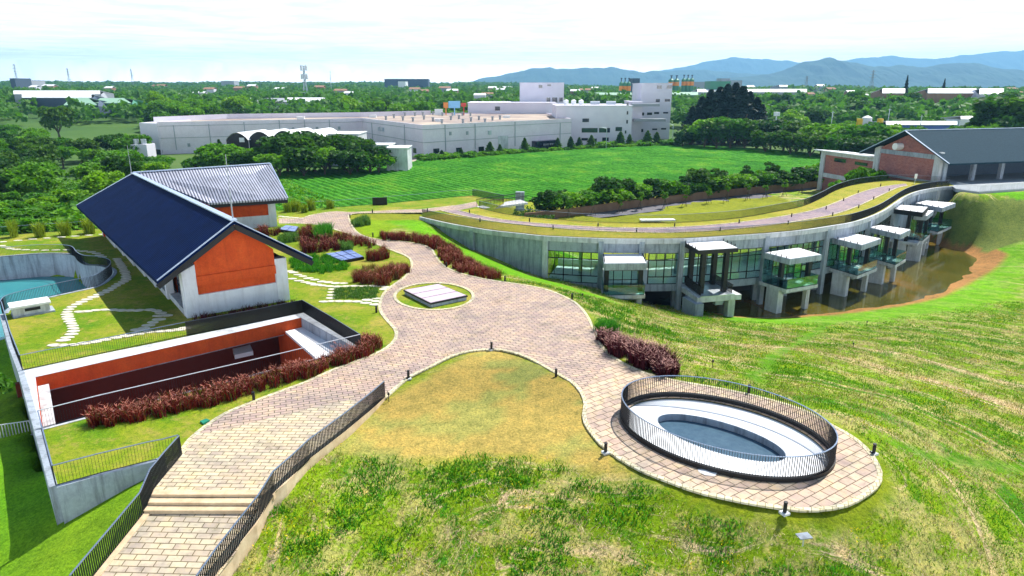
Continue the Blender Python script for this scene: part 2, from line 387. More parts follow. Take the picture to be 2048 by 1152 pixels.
MAT = dict(
    concrete=mat_concrete('concrete'),
    concrete_light=mat_concrete('pale concrete', (0.55, 0.57, 0.60), 0.7),
    concrete_white=mat_plain('white concrete slab', (0.80, 0.80, 0.82), 0.7, var=0.05),
    slab_grey=mat_plain('grey slab', (0.30, 0.33, 0.36), 0.8),
    white_wall=mat_noise('white render', [(0.3, (0.60, 0.62, 0.70)), (0.7, (0.74, 0.76, 0.82))], 0.8, 0.8, bmp=0.05),
    orange=mat_noise('orange red render', [(0.3, (0.52, 0.060, 0.010)), (0.55, (0.62, 0.085, 0.014)), (0.75, (0.66, 0.11, 0.02))], 0.9, 0.85, bmp=0.05, fine=(9, 0.12)),
    roof_dark=mat_stripes('dark blue ribbed roof sheet', (0.0032, 0.014, 0.066), (0.001, 0.003, 0.020), 0.42, math.atan2(0.785, -0.62), 0.7, 0.7, 0.0, spec=0.03),
    roof_pale=mat_stripes('pale ribbed roof sheet', (0.52, 0.53, 0.62), (0.10, 0.11, 0.16), 0.34, math.atan2(0.62, 0.78), 0.62, 0.32, 0.5),
    roof_slate=mat_noise('slate grey roof', [(0.3, (0.012, 0.032, 0.050)), (0.7, (0.022, 0.052, 0.075))], 3.0, 0.8, spec=0.06, fine=(8, 0.2)),
    metal_dark=mat_plain('charcoal painted steel', (0.010, 0.012, 0.018), 0.45, 0.3),
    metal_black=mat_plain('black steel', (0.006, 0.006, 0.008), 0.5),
    rail_sky_sheen=mat_plain('handrail with sky sheen in its colour', (0.20, 0.26, 0.38), 0.35, 0.4),  # top rail paler and bluer than the bars: sky reflection put into the colour
    rail_white=mat_plain('pale handrail', (0.6, 0.62, 0.68), 0.4, 0.2),
    trim=mat_plain('pale roof flashing', (0.42, 0.50, 0.66), 0.35, 0.3),
    steel=mat_plain('galvanised steel', (0.5, 0.55, 0.6), 0.35, 0.6),
    window=mat_plain('dark window glass', (0.015, 0.02, 0.04), 0.08, spec=0.8),
    glass=mat_glass('clear pane'), glass_rail=mat_glass('greenish glass balustrade', (0.62, 0.86, 0.82), 0.6),
    paving=mat_brick('reddish grey paving blocks', (0.39, 0.285, 0.265), (0.49, 0.38, 0.31), (0.10, 0.085, 0.055), 0.66, 0.31, 0.026, R(-19)),
    paving_oval=mat_brick('paving blocks round the oval', (0.45, 0.335, 0.28), (0.55, 0.44, 0.33), (0.13, 0.10, 0.07), 0.72, 0.50, 0.026, R(-34)),
    paving_ramp=mat_brick('paving blocks of the ramp', (0.44, 0.36, 0.29), (0.55, 0.48, 0.35), (0.15, 0.12, 0.07), 0.66, 0.32, 0.024, R(2)),
    paving_roof=mat_brick('purple grey paving blocks', (0.27, 0.20, 0.25), (0.36, 0.28, 0.30), (0.13, 0.10, 0.10), 0.62, 0.3, 0.02, R(10)),
    kerb=mat_brick('pale kerb stones', (0.52, 0.46, 0.32), (0.64, 0.59, 0.44), (0.25, 0.22, 0.12), 0.35, 0.35, 0.02, R(20)),
    sandstone=mat_noise('buff stone edging', [(0.3, (0.50, 0.36, 0.22)), (0.7, (0.68, 0.54, 0.36))], 1.5, 0.85, bmp=0.1),
    stone=mat_noise('pale stepping stone', [(0.3, (0.52, 0.48, 0.38)), (0.7, (0.70, 0.66, 0.55))], 3.0, 0.85),
    lawn=mat_lawn('mown lawn', (0.085, 0.20, 0.006), (0.17, 0.24, 0.010), (0.33, 0.28, 0.05), 0.16), gallery_shaded=mat_plain('red render darkened as gallery shade', (0.11, 0.012, 0.006), 0.8),  # gallery wall: deep red carries the shade of the recess in its colour
    lawn_roof=mat_lawn('dry roof lawn', (0.20, 0.23, 0.015), (0.30, 0.28, 0.03), (0.36, 0.30, 0.05)),
    brick=mat_brick('red brick', (0.34, 0.10, 0.085), (0.44, 0.16, 0.13), (0.30, 0.20, 0.2), 0.5, 0.22, 0.03, vertical=True),
    solar=mat_brick('blue solar cells', (0.10, 0.15, 0.42), (0.13, 0.20, 0.50), (0.35, 0.4, 0.6), 1.0, 0.5, 0.02, R(30), 0.0, rough=0.15),
    skylight=mat_plain('pale lavender skylight glazing', (0.60, 0.45, 0.52), 0.2, spec=0.6, var=0.05),
    white=mat_plain('white coated metal', (0.80, 0.80, 0.82), 0.5, var=0.05),
    oval_white=mat_plain('white coated roof ring', (0.78, 0.80, 0.84), 0.6, var=0.04, scale=0.8),
    oval_dark=mat_noise('dark glass pool', [(0.3, (0.035, 0.080, 0.13)), (0.7, (0.065, 0.125, 0.18))], 2.0, 0.25, spec=0.5),
    leaf_a=mat_leaf('green foliage', (0.048, 0.15, 0.008), (0.13, 0.34, 0.015)),
    leaf_b=mat_leaf('dark foliage', (0.022, 0.075, 0.010), (0.060, 0.165, 0.018)),
    leaf_c=mat_leaf('yellow green foliage', (0.065, 0.19, 0.006), (0.15, 0.34, 0.012)),
    leaf_d=mat_leaf('bluish conifer foliage', (0.006, 0.020, 0.016), (0.016, 0.045, 0.030), 0.2, 0.1),
    leaf_far=mat_leaf('far woodland foliage', (0.024, 0.105, 0.018), (0.080, 0.22, 0.024), 0.3),
    bark=mat_plain('bark', (0.10, 0.075, 0.05), 0.9),
    attr=mat_attr('grass blades'),
    water_teal=mat_noise('teal basin floor', [(0.3, (0.03, 0.20, 0.24)), (0.7, (0.05, 0.26, 0.27))], 0.3, 0.25),
    factory=mat_noise('lilac grey render', [(0.3, (0.68, 0.60, 0.69)), (0.7, (0.79, 0.72, 0.79))], 0.12, 0.85, fine=(12, 0.06)),
    factory_b=mat_noise('pale grey render', [(0.3, (0.60, 0.58, 0.68)), (0.7, (0.70, 0.68, 0.76))], 0.12, 0.85),
    factory_roof=mat_noise('dusty buff roof', [(0.35, (0.24, 0.19, 0.18)), (0.5, (0.36, 0.29, 0.25)), (0.7, (0.52, 0.43, 0.33))], 0.05, 0.9),
    green_metal=mat_plain('green sheet metal', (0.05, 0.22, 0.13), 0.5), green_roof=mat_plain('pale green sheet roof', (0.25, 0.42, 0.30), 0.5),
    orange_metal=mat_plain('orange band', (0.75, 0.26, 0.05), 0.5), blue_metal=mat_plain('blue sheet', (0.06, 0.13, 0.45), 0.5),
    red_metal=mat_plain('red sheet', (0.6, 0.06, 0.04), 0.5), sky_panel=mat_plain('sky blue board', (0.25, 0.55, 0.85), 0.5), yellow=mat_plain('yellow tank', (0.8, 0.5, 0.02), 0.4),
    asphalt=mat_noise('road', [(0.3, (0.10, 0.10, 0.12)), (0.7, (0.16, 0.15, 0.17))], 0.4, 0.9),
    brown_wall=mat_noise('brown rendered wall', [(0.3, (0.26, 0.15, 0.10)), (0.7, (0.36, 0.22, 0.15))], 0.6, 0.9, stretch=(1, 1, .3)),
    floor_pale=mat_plain('pale floor', (0.62, 0.70, 0.70), 0.4, var=0.04),
    interior=mat_plain('pale interior wall', (0.62, 0.66, 0.68), 0.8, var=0.04),
    plastic_green=mat_plain('green plastic lid', (0.01, 0.20, 0.12), 0.5),
    far_white=mat_plain('white sheet roof', (0.75, 0.77, 0.80), 0.5, var=0.05), far_grey=mat_plain('grey building', (0.35, 0.37, 0.42), 0.8),
    far_dark=mat_plain('dark slate building', (0.06, 0.09, 0.14), 0.8),
    mountain=mat_noise('forested mountain', [(0.35, (0.012, 0.040, 0.030)), (0.65, (0.03, 0.075, 0.045))], 0.004, 0.95, 10, bmp=0.0),
)
# ---------------------------------------------------------------- traced outlines on the hilltop level (z = 0)
path_left = [(307,981),(335,935),(362,914),(370,891),(400,862),(450,828),(510,803),(562,783),(612,765),(662,742),(712,723),(762,703),(782,689),(792,676),(791,660),(774,641),(760,620),(762,600),(772,582),(792,567),(812,552),(822,537),(823,522),(812,512),(787,502),(762,492),(735,482),(704,470),(672,460),(637,450),(597,447),(558,447)]
path_back = [(558,437),(590,438),(607,436),(620,431),(652,425),(672,423),(699,425),(745,423),(800,420),(845,419),(885,414),(915,411),(952,404),(958,413)]
path_roofjoin = [(915,421),(900,447)]
path_inner = [(845,425),(745,426),(712,427),(699,430),(698,437),(704,452),(717,467),(744,477),(777,481),(812,484),(844,490),(862,498),(871,512),(882,527),(902,540),(932,550),(972,559),(1024,567),(1074,575),(1111,586),(1149,605),(1169,625),(1181,645),(1194,672),(1204,694),(1225,714),(1262,735),(1310,753),(1367,765),(1425,775),(1490,788),(1550,803),(1612,823),(1656,848),(1686,863),(1716,883),(1741,908),(1753,928),(1760,948),(1755,969),(1732,989),(1695,1009),(1650,1018),(1600,1020),(1550,1014),(1500,1006),(1450,996),(1400,985),(1370,975),(1325,958),(1287,943),(1250,923),(1220,903),(1195,880),(1175,853),(1168,833),(1171,808),(1163,785),(1145,765),(1115,748),(1070,722),(1040,709),(1010,701),(983,699),(937,703),(897,715),(862,733),(822,752),(804,765),(787,780),(770,796)]
kerb_rail = [(770,796),(752,813),(692,863),(612,925),(572,968),(545,989)]
W = lambda l, z=0.0: [P(u, v, z) for u, v in l]
wl_ = smooth_line(W(path_left), 3); wi_ = smooth_line(W(path_inner), 3); wk_ = W(kerb_rail)
stair_l, stair_r = P(307, 981), P(545, 989)
path_poly = wl_ + W(path_back) + W([(915,421)]) + W([(880,421)]) + wi_ + wk_[1:]
island = [P(868+79*math.cos(a), 593.5+27*math.sin(a)) for a in [i*2*math.pi/40 for i in range(40)]]
court = [P(71,755), P(602,636), P(712,697), P(84,857)]
coping_o = [P(46,741), P(607,626), P(722,697), P(83,861)]
basin_px = [(-90,514),(0,514),(75,508),(130,508),(150,512),(158,522),(173,530),(200,532),(222,538),(227,547),(215,560),(193,573),(150,583),(100,594),(50,606),(18,616),(8,628)]
basin = W(basin_px[:1])+smooth_line(W(basin_px[1:]), 4)
left_edge = W([(8,628),(26,690),(46,741),(80,855),(113,972)])
front_edge = W([(113,972),(200,948),(300,923),(330,918),(330,935),(307,981)])
back_fence = W([(845,419),(850,398),(945,391),(945,391),(840,400),(762,408),(680,414),(600,419),(480,425),(300,445),(200,457),(100,464),(0,471),(-90,476)])
plateau = (left_edge[::-1][:0] + basin + left_edge[1:] + front_edge[1:-1] + wl_ [:0] + [P(307,981)] + [P(545,989)] + wk_[::-1][1:] + wi_[::-1] + W([(842,434)]) + W([(900,447),(952,440),(985,420),(1010,405),(952,393)]) + W([(945,391),(762,408),(680,414),(600,419),(480,425),(300,445),(200,457),(100,464),(0,471),(-90,476)]))
# roof of the curved building
roof_front_px = [(842,434),(900,447),(940,454),(985,461),(1050,468),(1090,472),(1200,477),(1300,478),(1370,477),(1455,472),(1530,467),(1605,460),(1665,451),(1705,444),(1742,432),(1767,420),(1788,406),(1810,392),(1836,382),(1875,375),(1909,372)]
roof_back_px = [(960,416),(1010,428),(1057,434),(1150,442),(1225,445),(1312,446),(1387,443),(1480,435),(1555,422),(1605,412),(1640,397),(1670,381),(1705,370),(1745,364),(1792,361),(1850,363),(1898,366)]
roofF = smooth_line(W(roof_front_px), 3); roofB = smooth_line(W(roof_back_px), 3)
roof_poly = roofF + roofB[::-1]

# ---------------------------------------------------------------- oval pit with its kerb and railing
OC, OA, OB, OR = None, 0, 0, 0
pts_out = np.array([P(u, v)[:2] for u, v in [(1238,843),(1250,860),(1300,895),(1350,918),(1425,943),(1500,960),(1575,965),(1636,960),(1661,945),(1672,928)]] + [P(u, v, .35)[:2] for u, v in [(1250,806),(1300,787),(1350,784),(1425,789),(1500,803),(1612,855),(1656,893)]])
def fit_ellipse(pts):
    c = pts.mean(0); q = pts-c; D_ = np.stack([q[:, 0]**2, q[:, 0]*q[:, 1], q[:, 1]**2, q[:, 0], q[:, 1]], 1)
    s, *_ = np.linalg.lstsq(D_, np.ones(len(q)), rcond=None); a, b, c_, d, e = s
    M2 = np.array([[a, b/2], [b/2, c_]]); cen = -.5*np.linalg.solve(M2, [d, e]); k = 1+cen@M2@cen
    w, V = np.linalg.eigh(M2/k); ax = 1/np.sqrt(w); return cen+c, ax, V
oc, oax, oV = fit_ellipse(pts_out)
print('OVAL', oc, oax, oV)
def oval(da=0., z=0., n=72, sc=1.0, shift=(0, 0)):
    r = []
    for i in range(n):
        a = i*2*math.pi/n; v = oV @ np.array([(oax[0]*sc+da)*math.cos(a), (oax[1]*sc+da)*math.sin(a)]); r.append((oc[0]+v[0]+shift[0], oc[1]+v[1]+shift[1], z))
    if sum(r[i][0]*r[(i+1) % n][1]-r[(i+1) % n][0]*r[i][1] for i in range(n)) < 0: r.reverse()
    return r
# ---------------------------------------------------------------- terrain
ctrl = []
def C3(u, v, z): ctrl.append(P(u, v, z))
for u, v, z in [(520,1060,-.9),(600,985,-.6),(700,890,-.4),(775,815,-.15),(983,720,-.05),(1000,800,-.12),(900,850,-.35),(1050,850,-.2),(900,900,-.6),(1150,890,-.25),(820,890,-.5),(760,960,-1.0),(1000,960,-.9),
    (1250,965,-.3),(700,1050,-1.3),(1000,1050,-1.1),(1400,1015,-.3),(1560,1050,-.3),(1620,1065,-.4),(1620,1105,-1.1),(1700,1045,-.4),(1760,1030,-.5),(1800,1000,-.6),(1300,1100,-1.4),(1600,1150,-1.8),(1850,1150,-2.6),(2048,1150,-3.6),(470,1152,-1.8),(800,1152,-2.1),(1100,1152,-2.0),(1400,1152,-1.9),
    (1800,900,-.8),(1880,925,-2.2),(2048,935,-3.2),(1700,830,-.6),(1560,785,-.5),(1430,755,-.5),(1800,780,-3),(1900,850,-2.4),(2048,780,-5.5),(1600,700,-3.4),(1800,690,-6.2),(2048,680,-7.6),(1400,685,-3.2),(1260,650,-1.6),(1330,660,-3.4),(1230,610,-3.2),
    (1500,660,-6.6),(1700,645,-8.3),(1440,628,-9.3),(1520,633,-9.3),(1600,631,-9.35),(1700,620,-9.4),(1780,609,-9.4),(1860,592,-9.4),(1912,567,-9.4),(1945,535,-9.4),(1955,515,-9.4),(1928,500,-9.4),(1880,486,-9.4),(1850,478,-9.4),
    (1990,560,-9),(2048,560,-8.8),(1912,384,-.4),(1965,390,-.3),(2048,386,-.3),(2120,384,0),(2300,700,-8),(2300,500,-8.5),(2300,384,0),(2300,900,-4),
    (1700,570,-10.6),(1800,560,-10.6),(1880,530,-10.5),(1600,600,-10.4),(1820,520,-10.6),
    (790,460,-.05),(830,450,-.05),(870,475,-.2),(920,515,-.3),(980,545,-.6),(1060,565,-.9),(1130,585,-.9),(1180,605,-1.0),
    (0,700,-2.3),(0,900,-2.3),(60,1000,-2.3),(130,1062,-1.9),(0,1150,-3),(200,1152,-1.9),(290,962,-.7),(250,1000,-1),(265,1045,-1),(60,880,-2.3),(30,780,-2.3),(-100,900,-2.6),(-100,650,-2.8),(160,1100,-1.8),
    (1050,445,-2.5),(1100,440,-6),(1312,441,-6),(1200,437,-6),(1450,428,-6),(1550,415,-6),(1600,400,-6.2),(1640,385,-6.5),(1400,410,-6.6),(1300,415,-6.8),(1200,425,-6.8),(1500,395,-6.8),(1000,398,-5.5),(1060,400,-6.9)]: C3(u, v, z)
for u, v, y in [(1930,385,122.4),(1930,410,120.6),(1930,440,119.2),(1935,470,118.0),(1985,410,120.0),(1985,440,118.2),(1985,470,115.5),(1985,500,111),(2048,410,118.5),(2048,440,116),(2048,470,112.5),(2048,500,108),(2048,530,102)]:
    ctrl.append(((u-1024)/F*(y*PC-(ZV(v, y)-CH)*PS), y, ZV(v, y)))
foot = [((842,434),-.2),((900,447),-1.75),((940,454),-2.95),((985,461),-3.43),((1050,468),-4.89),((1090,472),-5.36),((1200,477),-6.3),((1290,478),-8.2),((1370,477),-9.2)]
for (u, v), z in foot:
    x, y, _ = P(u, v); ctrl.append((x-.2, y-1.0, z)); ctrl.append((x, y+1.0, z-.2))
for (u, v) in [(1500,469),(1600,460),(1700,445),(1788,406),(1860,376)]:
    x, y, _ = P(u, v); ctrl.append((x, y-2, -10.4)); ctrl.append((x-3, y+8, -10.4))
for q in wi_[4::6]: ctrl.append((q[0], q[1], -.05))
for q in W([(600,560),(700,600),(900,620),(1000,600),(700,480),(450,700),(200,700),(600,850),(300,480),(780,440),(1400,830),(850,660),(450,920),(1000,430),(820,406),(700,416)]): ctrl.append((q[0], q[1], -.4))
for x in range(-110, -10, 16): ctrl.append((x, 125, -6.5)); ctrl.append((x, 165, -7))
for x, y in [(-60,60),(-75,80),(-80,100),(-70,40),(-60,20),(-90,60),(-105,90),(-105,30)]: ctrl.append((x, y, -4.5))
for x in range(-10, 60, 15): ctrl.append((x, 131, -7)); ctrl.append((x, 165, -7.1))
for u in range(420, 1000, 80):
    x, y, _ = P(u, 408); ctrl.append((x, y+12, -5.5)); ctrl.append((x, y+20, -7))
for q in W([(945,385),(762,402)]): ctrl.append((q[0], q[1]+6, -4))
CT = np.array(ctrl); nC = len(CT)
Dm = np.hypot(CT[:, None, 0]-CT[None, :, 0], CT[:, None, 1]-CT[None, :, 1])
A = np.zeros((nC+3, nC+3)); A[:nC, :nC] = Dm + np.eye(nC)*(-0.35); A[:nC, nC] = 1; A[:nC, nC+1:] = CT[:, :2]; A[nC, :nC] = 1; A[nC+1:, :nC] = CT[:, :2].T
SOL = np.linalg.solve(A, np.concatenate([CT[:, 2], [0, 0, 0]]))
def rbf(X, Y):
    r = SOL[nC]+SOL[nC+1]*X+SOL[nC+2]*Y
    for i in range(nC): r = r+SOL[i]*np.hypot(X-CT[i, 0], Y-CT[i, 1])
    return r
def inflate(poly, d): # grow a convex-ish polygon about its centroid
    cx = sum(p[0] for p in poly)/len(poly); cy_ = sum(p[1] for p in poly)/len(poly)
    return [(cx+(p[0]-cx)*(1+d/max(1, math.hypot(p[0]-cx, p[1]-cy_))), cy_+(p[1]-cy_)*(1+d/max(1, math.hypot(p[0]-cx, p[1]-cy_)))) for p in poly]

def pit_():
    q = [Vector((p[0], p[1])) for p in court]; e = (q[1]-q[0]).normalized(); n_ = Vector((-e.y, e.x)); n_ = n_ if n_.y > 0 else -n_
    return [tuple(q[0]-e*.5+n_*3.8), tuple(q[1]+e*.9+n_*3.8), tuple(q[2]+e*.9-n_*.4), tuple(q[3]-e*.5-n_*.6)]
court_pit = pit_()

right_line = [P(380,1300),P(760,900),P(983,860),P(1300,890),P(1550,905),P(1700,915)]                                      # the edge the mown rows follow
def smooth01(t): t = np.clip(t, 0, 1); return t*t*(3-2*t)
RF_in = offset(roofF, 1.2)
roof_core = offset(roofF, 1.0)[3:-2] + offset(roofB, -1.6)[::-1][2:-3]
ramp_core = [P(307,985), P(287,1029,-.45), (P(192,1149,-.9)), P(430,1149,-.9), P(475,1028,-.45), P(545,992)]
GX0, GX1, GY0, GY1 = -110, 140, 14, 178
def height(X, Y, detail=True):
    h = rbf(X, Y)
    if detail:
        h = h+(vnoise(X*.35+9, Y*.35, 3)-.5)*.28
    inp = inside_np(X, Y, plateau)
    h = np.where((X > 66) & (Y > 100), np.minimum(h, -.35), h)
    h = np.where(inp, np.minimum(h, -.06), h)
    h = np.where(inside_np(X, Y, court_pit), -7.5, h)
    h = np.where(inside_np(X, Y, oval(.1)), -2.5, h)
    h = np.where(inside_np(X, Y, [(p[0], p[1]) for p in basin]+[(-60, 56), (-90, 66)]), -5.0, h)
    h = np.where(inside_np(X, Y, [(p[0], p[1]) for p in roof_core]), np.minimum(h, -10.6), h)
    h = np.where(inside_np(X, Y, ramp_core), np.minimum(h, -1.6), h)
    e = smooth01(np.minimum(np.minimum(X-GX0, GX1-X)/14, (GY1-Y)/14)); near = (Y > 60)
    return np.where(near, h*e+(-7.35)*(1-e), h)
def make_grid(name, xs, ys, hf, mat):
    X, Y = np.meshgrid(xs, ys); Z = hf(X, Y); ny, nx = X.shape
    me = bpy.data.meshes.new(name); V = np.stack([X, Y, Z], -1).reshape(-1, 3)
    i = np.arange(ny-1)[:, None]*nx+np.arange(nx-1)[None, :]
    Fq = np.stack([i, i+1, i+nx+1, i+nx], -1).reshape(-1, 4)
    me.vertices.add(len(V)); me.vertices.foreach_set('co', V.astype(np.float32).ravel())
    me.loops.add(Fq.size); me.loops.foreach_set('vertex_index', Fq.astype(np.int32).ravel())
    me.polygons.add(len(Fq)); me.polygons.foreach_set('loop_start', np.arange(0, Fq.size, 4, dtype=np.int32)); me.polygons.foreach_set('use_smooth', np.ones(len(Fq), bool))
    me.materials.append(mat); me.update(calc_edges=True)
    o = bpy.data.objects.new(name, me); COL.objects.link(o); return o, X, Y, Z
def set_attr(me, name, typ, arr):
    a = me.attributes.new(name, typ, 'POINT'); key = {'FLOAT': 'value', 'FLOAT_COLOR': 'color', 'FLOAT_VECTOR': 'vector'}[typ]
    a.data.foreach_set(key, np.ascontiguousarray(arr, dtype=np.float32).ravel())
pond_px = [(1440,628),(1520,633),(1600,631),(1700,620),(1780,609),(1860,592),(1912,567),(1945,535),(1955,515),(1928,500),(1880,486),(1850,478),(1800,480),(1700,500),(1500,540),(1400,560)]
pond_w = W(pond_px, -9.4)
def colors(X, Y, Z):
    """what grows or lies where: mown lawn, weedy hayfield, bare soil, reddish shore"""
    d, s = dist_np(X, Y, wi_)
    rd, rs = dist_np(X, Y, right_line)
    base = np.zeros(X.shape+(3,)); 
    lawn = np.array([.19, .25, .012]); lush = np.array([.10, .26, .006]); knoll = np.array([.37, .28, .075]); weed = np.array([.17, .28, .008])
    soil = np.array([.34, .18, .065]); back = np.array([.22, .25, .02]); deep = np.array([.075, .25, .008]); dark = np.array([.10, .13, .03])
    n = vnoise(X*.15, Y*.15, 3)[..., None]
    base[:] = weed*(0.8+.5*n)
    kn = inside_np(X, Y, [(p[0], p[1]) for p in W([(760,810),(983,690),(1180,790),(1165,860),(1240,940),(1100,895),(960,880),(860,890),(700,880)])])
    knm = smooth01(1-np.clip((dist_np(X, Y, W([(760,810),(983,690),(1180,790),(1165,860),(1240,940),(1100,895),(960,880),(860,890),(700,880)]), True)[0])*np.where(kn, 0, 1)/1.2, 0, 1))
    base = base*(1-knm[..., None])+(knoll*(.6+.8*n)+np.array([-.14, 0, 0])*(vnoise(X*.4, Y*.4, 3)[..., None] > .62)*.6)*knm[..., None]
    # lawn verge along the path and towards the long wall
    vm = smooth01(1-(d-.1-.8*vnoise(X*.4, Y*.4, 2))/.6)*(1-knm)
    back_lawn = inside_np(X, Y, [(p[0], p[1]) for p in W([(690,425),(850,425),(1090,472),(1250,500),(1480,600),(1300,640),(1200,640),(1100,590),(860,500)])])
    blp = [(p[0], p[1]) for p in W([(690,425),(850,425),(1090,472),(1250,500),(1480,600),(1300,640),(1200,640),(1100,590),(860,500)])]
    bd_ = np.where(back_lawn, dist_np(X, Y, blp, True)[0], 0); bld = smooth01((bd_-vnoise(X*.5, Y*.5, 2)*3)/2.5)*smooth01((Y-62)/10)
    back_lawn = back_lawn*1.0; back_lawn = np.maximum(bld, 0); vm = np.maximum(vm, back_lawn)
    base = base*(1-vm[..., None])+(lawn*(1-back_lawn[..., None])+lush*1.2*back_lawn[..., None])*(.75+.5*n)*vm[..., None]
    ps, _ = dist_np(X, Y, pond_w, True); ins = inside_np(X, Y, [(p[0], p[1]) for p in pond_w])
    sh = np.where(ins, 1, smooth01(1-(ps-.9-3.2*smooth01((X-62)/25))/1.2))*(Z < -8.0)
    base = base*(1-sh[..., None])+soil*(.75+.5*n)*sh[..., None]
    gb = smooth01(1-(ps-3.5)/9)*(1-sh)*(Z < -4)*(X > 25)     # greener grass along the shore
    base = base*(1-gb[..., None])+(lush*1.3)*(.8+.4*n)*gb[..., None]
    bm = ((Y > 96) & (X < 62))[..., None]*1.0
    base = base*(1-bm)+back*(.8+.4*n)*bm
    bank = (X > 76) & (X < 112) & (Y > 111) & (Y < 124) & (Z < -1.0) & (Z > -8.6)
    base = np.where(bank[..., None], dark*(1.0+.9*n), base)
    br = inside_np(X, Y, [(p[0], p[1]) for p in [(84,124),(140,128),(140,116),(92,118.5)]])
    base = np.where(br[..., None], np.array([.11, .33, .006]), base)
    lf = ((X < -14.5) & (Y < 62) & (Z < -.2))[..., None]*1.0
    base = base*(1-lf)+(deep*(1-n)*1.3+np.array([.16, .22, .01])*n*1.3)*lf
    wm = (~inside_np(X, Y, plateau))*(1-vm)*(1-knm)*(1-sh)*(1-gb*.8)*(1-bm[..., 0])*(1-lf[..., 0])*(~bank)*(~br)*((X > -16))
    for gl_ in ([P(1650,640,-8), P(1600,690,-5.5), P(1540,735,-2.8), P(1500,770,-1)], [P(1790,912,-1.5), P(1880,925,-2.3), P(1960,932,-2.8), P(2060,938,-3.2)]):
        gd = smooth01(1-(dist_np(X+(vnoise(X*.5, Y*.5, 2)-.5)*1.6, Y, gl_)[0]-.3)/.6); base = base*(1-gd[..., None])+lush*.85*gd[..., None]; wm = wm*(1-gd*.75)
    rd = rd+(vnoise(X*.12+3, Y*.12, 3)-.5)*3.5; return base, wm, rd, rs
def mat_terrain():
    m, nt, b = nodes('ground cover')
    a = nt.nodes.new('ShaderNodeAttribute'); a.attribute_name = 'Col'; w = nt.nodes.new('ShaderNodeAttribute'); w.attribute_name = 'Weed'
    r = nt.nodes.new('ShaderNodeAttribute'); r.attribute_name = 'Row'
    mp = nt.nodes.new('ShaderNodeMapping'); mp.inputs['Scale'].default_value = (.62, .11, 1); nt.links.new(r.outputs['Vector'], mp.inputs[0])
    st = noise(nt, mp.outputs[0], 1.0, 8, .78, .5)
    mp2 = nt.nodes.new('ShaderNodeMapping'); mp2.inputs['Scale'].default_value = (.42, .16, 1); mp2.inputs['Location'].default_value = (31, 17, 0); nt.links.new(r.outputs['Vector'], mp2.inputs[0])
    st2 = noise(nt, mp2.outputs[0], 1.0, 7, .75, .4)
    p1 = noise(nt, posnode(nt), 0.9, 7, .8); p2 = noise(nt, posnode(nt), 7.0, 5, .8); p3 = noise(nt, posnode(nt), 0.35, 5, .7)
    def mask(f, lo, hi):
        q = nt.nodes.new('ShaderNodeMapRange'); q.inputs[1].default_value = lo; q.inputs[2].default_value = hi; nt.links.new(f, q.inputs[0])
        t = nt.nodes.new('ShaderNodeMath'); t.operation = 'MULTIPLY'; nt.links.new(q.outputs[0], t.inputs[0]); nt.links.new(w.outputs['Fac'], t.inputs[1]); return t.outputs[0]
    c = a.outputs['Color']
    c = mixc(nt, mask(st2, .50, .60), c, (.045, .19, .008))
    c = mixc(nt, mask(st, .52, .60), c, ramp(nt, p2, [(.3, (.34, .24, .12)), (.55, (.60, .45, .28)), (.75, (.80, .66, .46))]))
    c = mixc(nt, mask(p1, .64, .70), c, (.42, .17, .06)); c = mixc(nt, mask(p3, .50, .56), c, mixc(nt, .6, c, (.46, .38, .16)))
    c = mixc(nt, 1.0, c, ramp(nt, p1, [(.3, (.55, .62, .6)), (.5, (1, 1, 1)), (.7, (1.35, 1.2, 1.1))]), 'MULTIPLY')
    c = mixc(nt, 1.0, c, ramp(nt, p2, [(.32, (.45, .5, .45)), (.5, (1, 1, 1)), (.7, (1.5, 1.4, 1.3))]), 'MULTIPLY')
    nt.links.new(c, b.inputs['Base Color']); b.inputs['Roughness'].default_value = .95; b.inputs['Specular IOR Level'].default_value = .08
    bump(nt, b, p2, .8, .12); return m
MAT['terrain'] = mat_terrain()
xs = np.arange(GX0, GX1+.01, .7); ys = np.arange(GY0, GY1+.01, .7)
ground, GX, GY, GZ = make_grid('ground', xs, ys, height, MAT['terrain']); ground['kind'] = 'structure'
cc, wm, dd, ss = colors(GX, GY, GZ)
set_attr(ground.data, 'Col', 'FLOAT_COLOR', np.concatenate([cc, np.ones(cc.shape[:2]+(1,))], -1)); set_attr(ground.data, 'Weed', 'FLOAT', wm)
set_attr(ground.data, 'Row', 'FLOAT_VECTOR', np.stack([dd, ss, dd*0], -1))
def HZ(x, y):
    return float(height(np.array([float(x)]), np.array([float(y)]), True)[0])
# plain beyond, rising gently to the left horizon
def far_h(X, Y):
    d = np.hypot(X, Y); amp = 24*smooth01(1-(X/np.maximum(d, 1)+.05)/.35)+5
    return np.where((X>GX0+2)&(X<GX1-2)&(Y<GY1-2), -14, -7.4)+11*smooth01((d-330)/280)+6*smooth01((d-600)/900)+(amp-14)*smooth01((d-1200)/1600) + (vnoise(X*.004+5, Y*.004, 2)-.5)*5*smooth01((d-400)/600)
fx = np.concatenate([-np.geomspace(14000, 150, 60), np.arange(-140, 170, 10), np.geomspace(175, 14000, 60)]); fy = np.concatenate([[-60, 0, 50, 100], np.arange(120, 200, 8), np.geomspace(205, 15500, 90)])
MAT['far_ground'] = mat_noise('distant fields', [(.3, (.02, .06, .015)), (.5, (.05, .12, .015)), (.7, (.10, .16, .03))], .01, .95, 8)
plain, _, _, _ = make_grid('plain', fx, fy, far_h, MAT['far_ground']); plain['kind'] = 'structure'

# ---------------------------------------------------------------- hilltop lawn, paving, kerbs
lawn = sheet('lawn', [plateau, coping_o, oval(-.25)], 0.0, MAT['lawn'], kind='structure')
